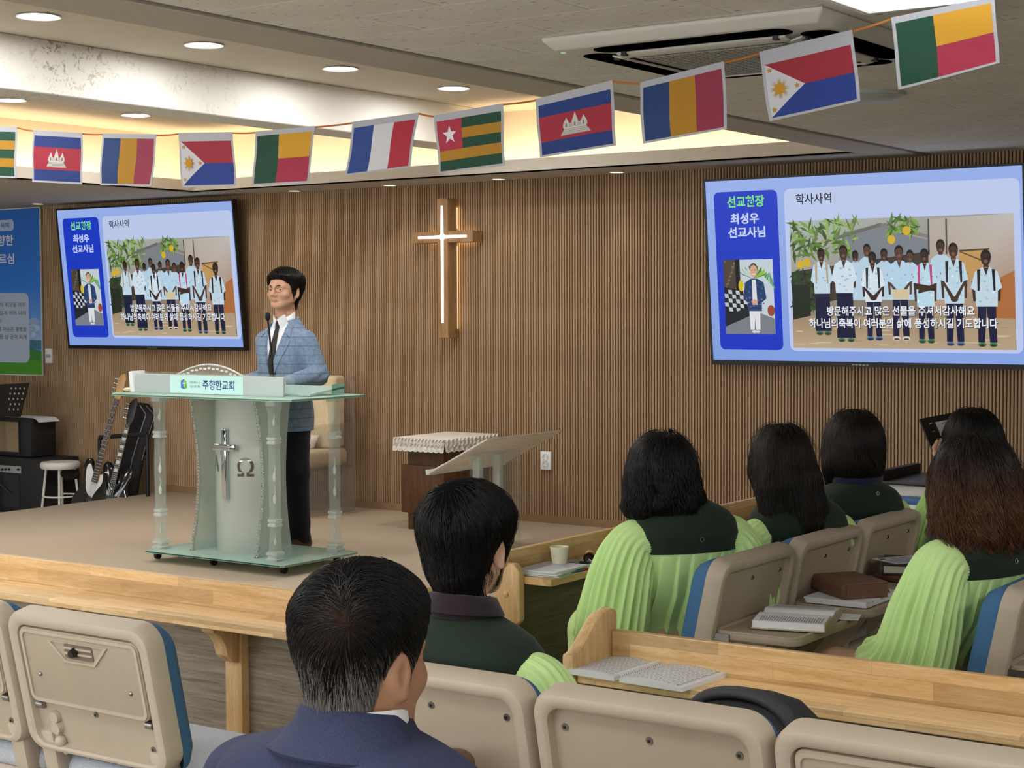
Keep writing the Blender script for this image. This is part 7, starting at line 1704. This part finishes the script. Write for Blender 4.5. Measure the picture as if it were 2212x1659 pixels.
def jacket(P):
    d = jk_base(P); d = np.maximum(d, .705 - P[:, 2]); d = np.maximum(d, P[:, 2] - (1.352 - .22 * P[:, 1])); wedge = np.maximum(np.abs(P[:, 0]) - vwidth(P[:, 2]), .03 - P[:, 1]); wedge = np.maximum(wedge, 1.005 - P[:, 2])
    neck = cap(P, (0, -.01, 1.30), (0, .0, 1.46), .060, .060); d = np.maximum(d, -wedge); d = np.maximum(d, -neck)
    slit = np.maximum(np.abs(P[:, 0] - .012 - .03 * np.clip(.9 - P[:, 2], 0, 1)) - .002, np.maximum(P[:, 2] - 1.005, .04 - P[:, 1])); return ss(d, slit, .004)
obj_from('jacket', [nets(jacket, (-.36, -.2, .69), (.36, .32, 1.42), .0055)], m_plaid, sp)
def shirt_sdf(P): return np.maximum(loftd(P, [(a, b - .010, c - .010, d) for a, b, c, d in JT]), np.maximum(.95 - P[:, 2], P[:, 2] - 1.36))
def drape(f, x, z, off, y0=.25):
    """first point on surface f coming from the front at (x, z)"""
    x = np.asarray(x, float); z = np.asarray(z, float); y = np.full_like(x, y0)
    for _ in range(40): y = y - np.clip(f(np.stack([x, y, z], 1)), -.01, .02) * .8
    return np.stack([x, y + off, z], 1)
def strip_on(name, f, left, right, mat, parent, off=.003, th=.004, n=20, m=6, y0=.25):
    l = np.array([[np.interp(t, np.linspace(0, 1, len(left)), [p[k] for p in left]) for k in (0, 1)] for t in np.linspace(0, 1, n)]); r = np.array([[np.interp(t, np.linspace(0, 1, len(right)), [p[k] for p in right]) for k in (0, 1)] for t in np.linspace(0, 1, n)])
    fr, bk_ = [], []
    for i in range(n):
        u = np.linspace(0, 1, m)[:, None]; xz = l[i] * (1 - u) + r[i] * u; p = drape(f, xz[:, 0], xz[:, 1], 0, y0); fr.append([tuple(q + np.array((0, off + th, 0))) for q in p]); bk_.append([tuple(q + np.array((0, off - .004, 0))) for q in p])
    rings = [a + b[::-1] for a, b in zip(fr, bk_)]
    return MB().loft(rings).build(name, mat, parent, smooth=40)
obj_from('shirt', [nets(shirt_sdf, (-.15, .0, .94), (.15, .16, 1.37), .006)], m_shirt, sp)
for s in (-1, 1):
    # lapel: follows the V edge, notch near the collar
    inn = [(s * .004, 1.005), (s * .030, 1.12), (s * .052, 1.21), (s * .068, 1.285)]; out_ = [(s * .008, 1.005), (s * .075, 1.12), (s * .112, 1.20), (s * .118, 1.232)]
    strip_on('lapel', jk_base, inn, out_, m_plaid, sp, .000, .005)
    strip_on('collar_flap', jk_base, [(s * .066, 1.285), (s * .070, 1.33)], [(s * .113, 1.248), (s * .098, 1.315)], m_plaid, sp, .001, .006, n=10)
    strip_on('shirt_collar', lambda P: cap(P, (0, -.008, 1.28), (0, .004, 1.42), .062, .056), [(s * .003, 1.350), (s * .025, 1.366), (s * .044, 1.380)], [(s * .034, 1.275), (s * .046, 1.312), (s * .050, 1.345)], m_shirt, sp, .004, .004, n=14)
rings = [[(r * math.cos(a), -.006 + r * .95 * math.sin(a), z - (.030 if z > 1.34 else .01) * math.sin(a)) for a in np.linspace(0, 2 * PI, 48, endpoint=False)] for z, r in ((1.29, .068), (1.345, .063), (1.382, .0595), (1.384, .0565), (1.35, .058))]
MB().loft(rings, False).build('collar_band', m_shirt, sp, smooth=60)
m_tie = cloth('charcoal_tie', '#2b2826', .2, 160, .4)
strip_on('tie', shirt_sdf, [(-.013, 1.335), (-.012, 1.30), (-.020, 1.24), (-.036, 1.08), (-.040, .99)], [(.013, 1.335), (.012, 1.30), (.012, 1.24), (.022, 1.08), (.026, .99)], m_tie, sp, .003, .006)
kn = pp.c * 0 + drape(shirt_sdf, [0.0], [1.33], .0)[0]; MB().sphere((0, kn[1] + .006, 1.327), (.0185, .014, .022), 14, 10).build('tie_knot', m_tie, sp, smooth=60)
for z in (.99, .90): q = drape(jk_base, [.03], [z], .003)[0]; MB().cyl(q, q + np.array((0, .003, 0)), .0065, n=14).build('button', plain_cache('horn_button', '#39302a'), sp, smooth=40)
q = drape(jk_base, [.10], [1.13], .002)[0]; strip_on('breast_pocket', jk_base, [(.065, 1.128), (.065, 1.112)], [(.135, 1.138), (.135, 1.122)], m_plaid, sp, .0, .003, n=4)
for s in (-1, 1): strip_on('pocket_flap', jk_base, [(s * .085, .875), (s * .085, .83)], [(s * .165, .868), (s * .165, .825)], m_plaid, sp, .0, .004, n=6)
def trousers(P):
    Pm = P.copy(); Pm[:, 0] = np.abs(Pm[:, 0]); d = su(ell(P, (0, -.005, .78), (.145, .10, .12)), su(cap(Pm, (.080, 0, .80), (.085, .012, .46), .092, .080), cap(Pm, (.085, .012, .46), (.088, -.012, .075), .080, .068), .03), .04)
    return np.maximum(d, .045 - P[:, 2]) + .003 * np.sin(P[:, 2] * 60 + P[:, 0] * 40) * smoothstep(.25, .05, P[:, 2])
obj_from('trousers', [nets(trousers, (-.24, -.18, .03), (.24, .18, .96), .009)], m_trous, sp)
for s in (-1, 1):
    def shoe(P, s=s): return np.maximum(su(su(cap(P, (s * .10, -.05, .045), (s * .118, .12, .035), .042, .038), cap(P, (s * .10, -.03, .05), (s * .10, -.02, .10), .04, .035), .02), ell(P, (s * .122, .15, .026), (.040, .055, .026)), .02), .004 - P[:, 2])
    o = obj_from('shoe', [nets(shoe, (s * .11 - .08, -.13, -.01), (s * .11 + .08, .24, .16), .006)], m_shoe, sp)
def spb(P):
    Pm = P.copy(); Pm[:, 0] = np.abs(Pm[:, 0]); d = su(loftd(P, [(a, b - .03, c - .03, e) for a, b, c, e in JT]), cap(P, (0, -.02, 1.28), (0, -.012, 1.44), .050, .050), .04)
    d = np.maximum(d, .72 - P[:, 2]); leg = su(cap(Pm, (.082, 0, .80), (.092, .01, .46), .075, .055), cap(Pm, (.092, .01, .46), (.10, -.015, .08), .052, .036), .03); d = su(d, leg, .04)
    for S, E, W_ in ((SL, EL, WL), (SR, ER, WR)): d = su(d, su(cap(P, S * (.9, 1, 1), E, .038, .036), cap(P, E, W_, .036, .026), .02), .03)
    return d
nk = lambda P: cap(P, (0, -.015, 1.30), (0, -.008, 1.46), .054, .052)
body_mesh('body', sp, m_skinA, pp, spb, (-.33, -.16, .0), (.33, .30, 1.46), [(WL, (-.30, 1, -.12), (.1, .1, 1), .35, -1), (WR, (.25, 1, -.05), (-.1, .1, 1), .35, 1)], .011, 0.0, nk)
m_wire = plain('thin_metal_frame', '#8a7a68', .3, metal=.9)
face_parts(sp, pp, m_wire)
for zz, w2, mt in ((-.0655, .021, m_lip),):
    MB().tube([pp.to_world((x, .0925 - .35 * x * x * 40 * .6, zz + .05 * abs(x) ** 1.0 * .12)) for x in np.linspace(-w2, w2, 9)], .0022, 6).build('mouth_line', m_lip, sp, smooth=60)
def sphair(Q): return .014 + .012 * smoothstep(.02, .09, Q[:, 2]) - .004 * smoothstep(.0, -.06, Q[:, 2])
short_hair(sp, pp, m_hairblk, m_hairstr, sphair, 7000, .055, nape=-.080, side=.002, front=.068, seed=91, lift=.10, whorl=(.045, .04, .095), edge=.035, wave=.004, clump=40, puff=lambda Q: .007 * np.exp(-((Q[:, 0] + .02) ** 2 + (Q[:, 1] - .05) ** 2) / .0025), r0=.0008)
for S_, W_ in ((SL, WL), (SR, WR)): pass
for W_, E in ((WL, EL), (WR, ER)):
    d = (W_ - E) / np.linalg.norm(W_ - E); MB().tube([W_ - d * .03, W_ + d * .012], [.036, .0345], 20, flat=.9).build('shirt_cuff', m_shirt, sp, smooth=40)
d = (WL - EL) / np.linalg.norm(WL - EL); MB().tube([WL + d * .012, WL + d * .034], .0315, 20, flat=.85).build('watch_strap', m_black, sp, smooth=40)

# ------------------------------------------------------------------ man in the navy suit, nearest
hd = CAM + ray(790, 1420) * 2.44
nv = thing('person', 'man in a navy suit with greying short hair, nearest to the viewer, seen from behind', 'person', (hd[0], hd[1] - .01, 0), math.radians(-3))
pn = Pose((0, .01, hd[2]), yaw=math.radians(1), pitch=math.radians(3), sc=1.03, wide=.93)
z0 = hd[2] + .025
NT_ = [(.40, .22, .17, .02), (.60, .225, .150, .0), (z0 - .32, .240, .145, -.01), (z0 - .235, .245, .135, -.02), (z0 - .190, .235, .120, -.02), (z0 - .162, .198, .108, -.02), (z0 - .142, .145, .095, -.02), (z0 - .128, .092, .082, -.018), (z0 - .10, .076, .074, -.015)]
def nvj(P):
    d = loftd(P, NT_)
    for s in (-1, 1): d = su(d, su(cap(P, (s * .218, -.02, z0 - .240), (s * .285, .05, .70), .070, .060), cap(P, (s * .285, .05, .70), (s * .13, .30, .60), .058, .046), .03), .03)
    d = np.maximum(d, -cap(P, (0, -.01, z0 - .20), (0, .01, z0), .062, .062)); d = np.maximum(d, P[:, 2] - (z0 - .112 + .0 * P[:, 1]))
    seam = np.exp(-((np.abs(P[:, 0]) - .205 - .10 * (z0 - .2 - P[:, 2])) / .006) ** 2) * smoothstep(z0 - .16, z0 - .20, P[:, 2]); mid = np.exp(-(P[:, 0] / .004) ** 2) * (P[:, 1] < 0)
    return np.maximum(d, .42 - P[:, 2]) + .002 * seam + .0012 * mid + .003 * np.sin(P[:, 0] * 45 + P[:, 2] * 60) * smoothstep(z0 - .22, z0 - .34, P[:, 2])
obj_from('jacket', [nets(nvj, (-.40, -.22, .40), (.40, .40, z0 - .10), .007)], m_navy, nv)
# jacket collar and shirt collar: bands round the neck, high at the nape
def band(rows, a0=0, a1=2 * PI, n=64, dip=.02, cy=-.012):
    th = np.linspace(a0, a1, n); return [[(r * math.cos(a), cy + r * .95 * math.sin(a), z - dip * math.sin(a) * (1 if math.sin(a) > 0 else .35)) for a in th] for z, r in rows]
MB().loft(band([(z0 - .112, .072), (z0 - .094, .077), (z0 - .099, .083), (z0 - .118, .092), (z0 - .142, .112), (z0 - .155, .132), (z0 - .160, .130)], PI * .78, PI * 2.22, 64, .045), False, False).build('jacket_collar', m_navy, nv, smooth=60)
MB().loft(band([(z0 - .14, .068), (z0 - .092, .0695), (z0 - .087, .072), (z0 - .091, .076), (z0 - .13, .080)], 0, 2 * PI, 64, .012), False).build('shirt_collar', m_shirt, nv, smooth=60)
f, neckf = seated_body(pn, [((-.165, -.02, z0 - .25), (-.25, .05, .70), (-.13, .31, .60)), ((.165, -.02, z0 - .25), (.25, .05, .70), (.13, .31, .60))], 0, 1.05, z0 - 1.146)
nkf = lambda P: cap(P, (0, -.018, z0 - .16), (0, -.014, z0 - .05), .060, .060)
body_mesh('body', nv, m_skinB, pn, f, (-.36, -.24, .0), (.36, .64, z0 - .02), [((-.13, .31, .60), (.4, 1, -.2), (0, .2, 1), .5, 1), ((.13, .31, .60), (-.4, 1, -.2), (0, .2, 1), .5, -1)], .011, 0, nkf)
face_parts(nv, pn)
def nvtr(P):
    Pm = P.copy(); Pm[:, 0] = np.abs(Pm[:, 0]); d = su(ell(P, (0, .02, .53), (.19, .15, .09)), cap(Pm, (.09, .04, .535), (.115, .42, .53), .085, .068), .05); return su(d, cap(Pm, (.115, .42, .53), (.115, .43, .08), .066, .055), .03)
obj_from('trousers', [nets(nvtr, (-.3, -.2, .04), (.3, .56, .66), .011)], m_navy, nv)
m_nvscalp = NT('hair_base_thin_crown'); _mp = m_nvscalp.coords(); wq = pn.to_world((.040, -.096, .056))
_d = m_nvscalp.add('ShaderNodeVectorMath', operation='DISTANCE'); m_nvscalp.link(_mp, 0, _d, 0); _d.inputs[1].default_value = tuple(wq)
_r = m_nvscalp.ramp(_d, 'Value', [(.0, '#3d2a20'), (.055, '#0d0b0b')]); m_nvscalp.link(_r, 0, m_nvscalp.b, 'Base Color'); m_nvscalp.b.inputs['Roughness'].default_value = .95; m_nvscalp.b.inputs['Specular IOR Level'].default_value = .05; m_nvscalp = m_nvscalp.m
def nvh(Q): return .007 + .013 * smoothstep(.015, .08, Q[:, 2]) + .005 * smoothstep(-.04, .03, Q[:, 2])
short_hair(nv, pn, m_nvscalp, m_hairgrey, nvh, 22000, .042, nape=-.150, side=-.010, front=.060, seed=101, lift=.30, whorl=(.040, -.092, .054), edge=.05, r0=.0005, wave=.0025, clump=90)
for k, (x, y, z) in enumerate(((-.02, .02, .115),)):
    pass
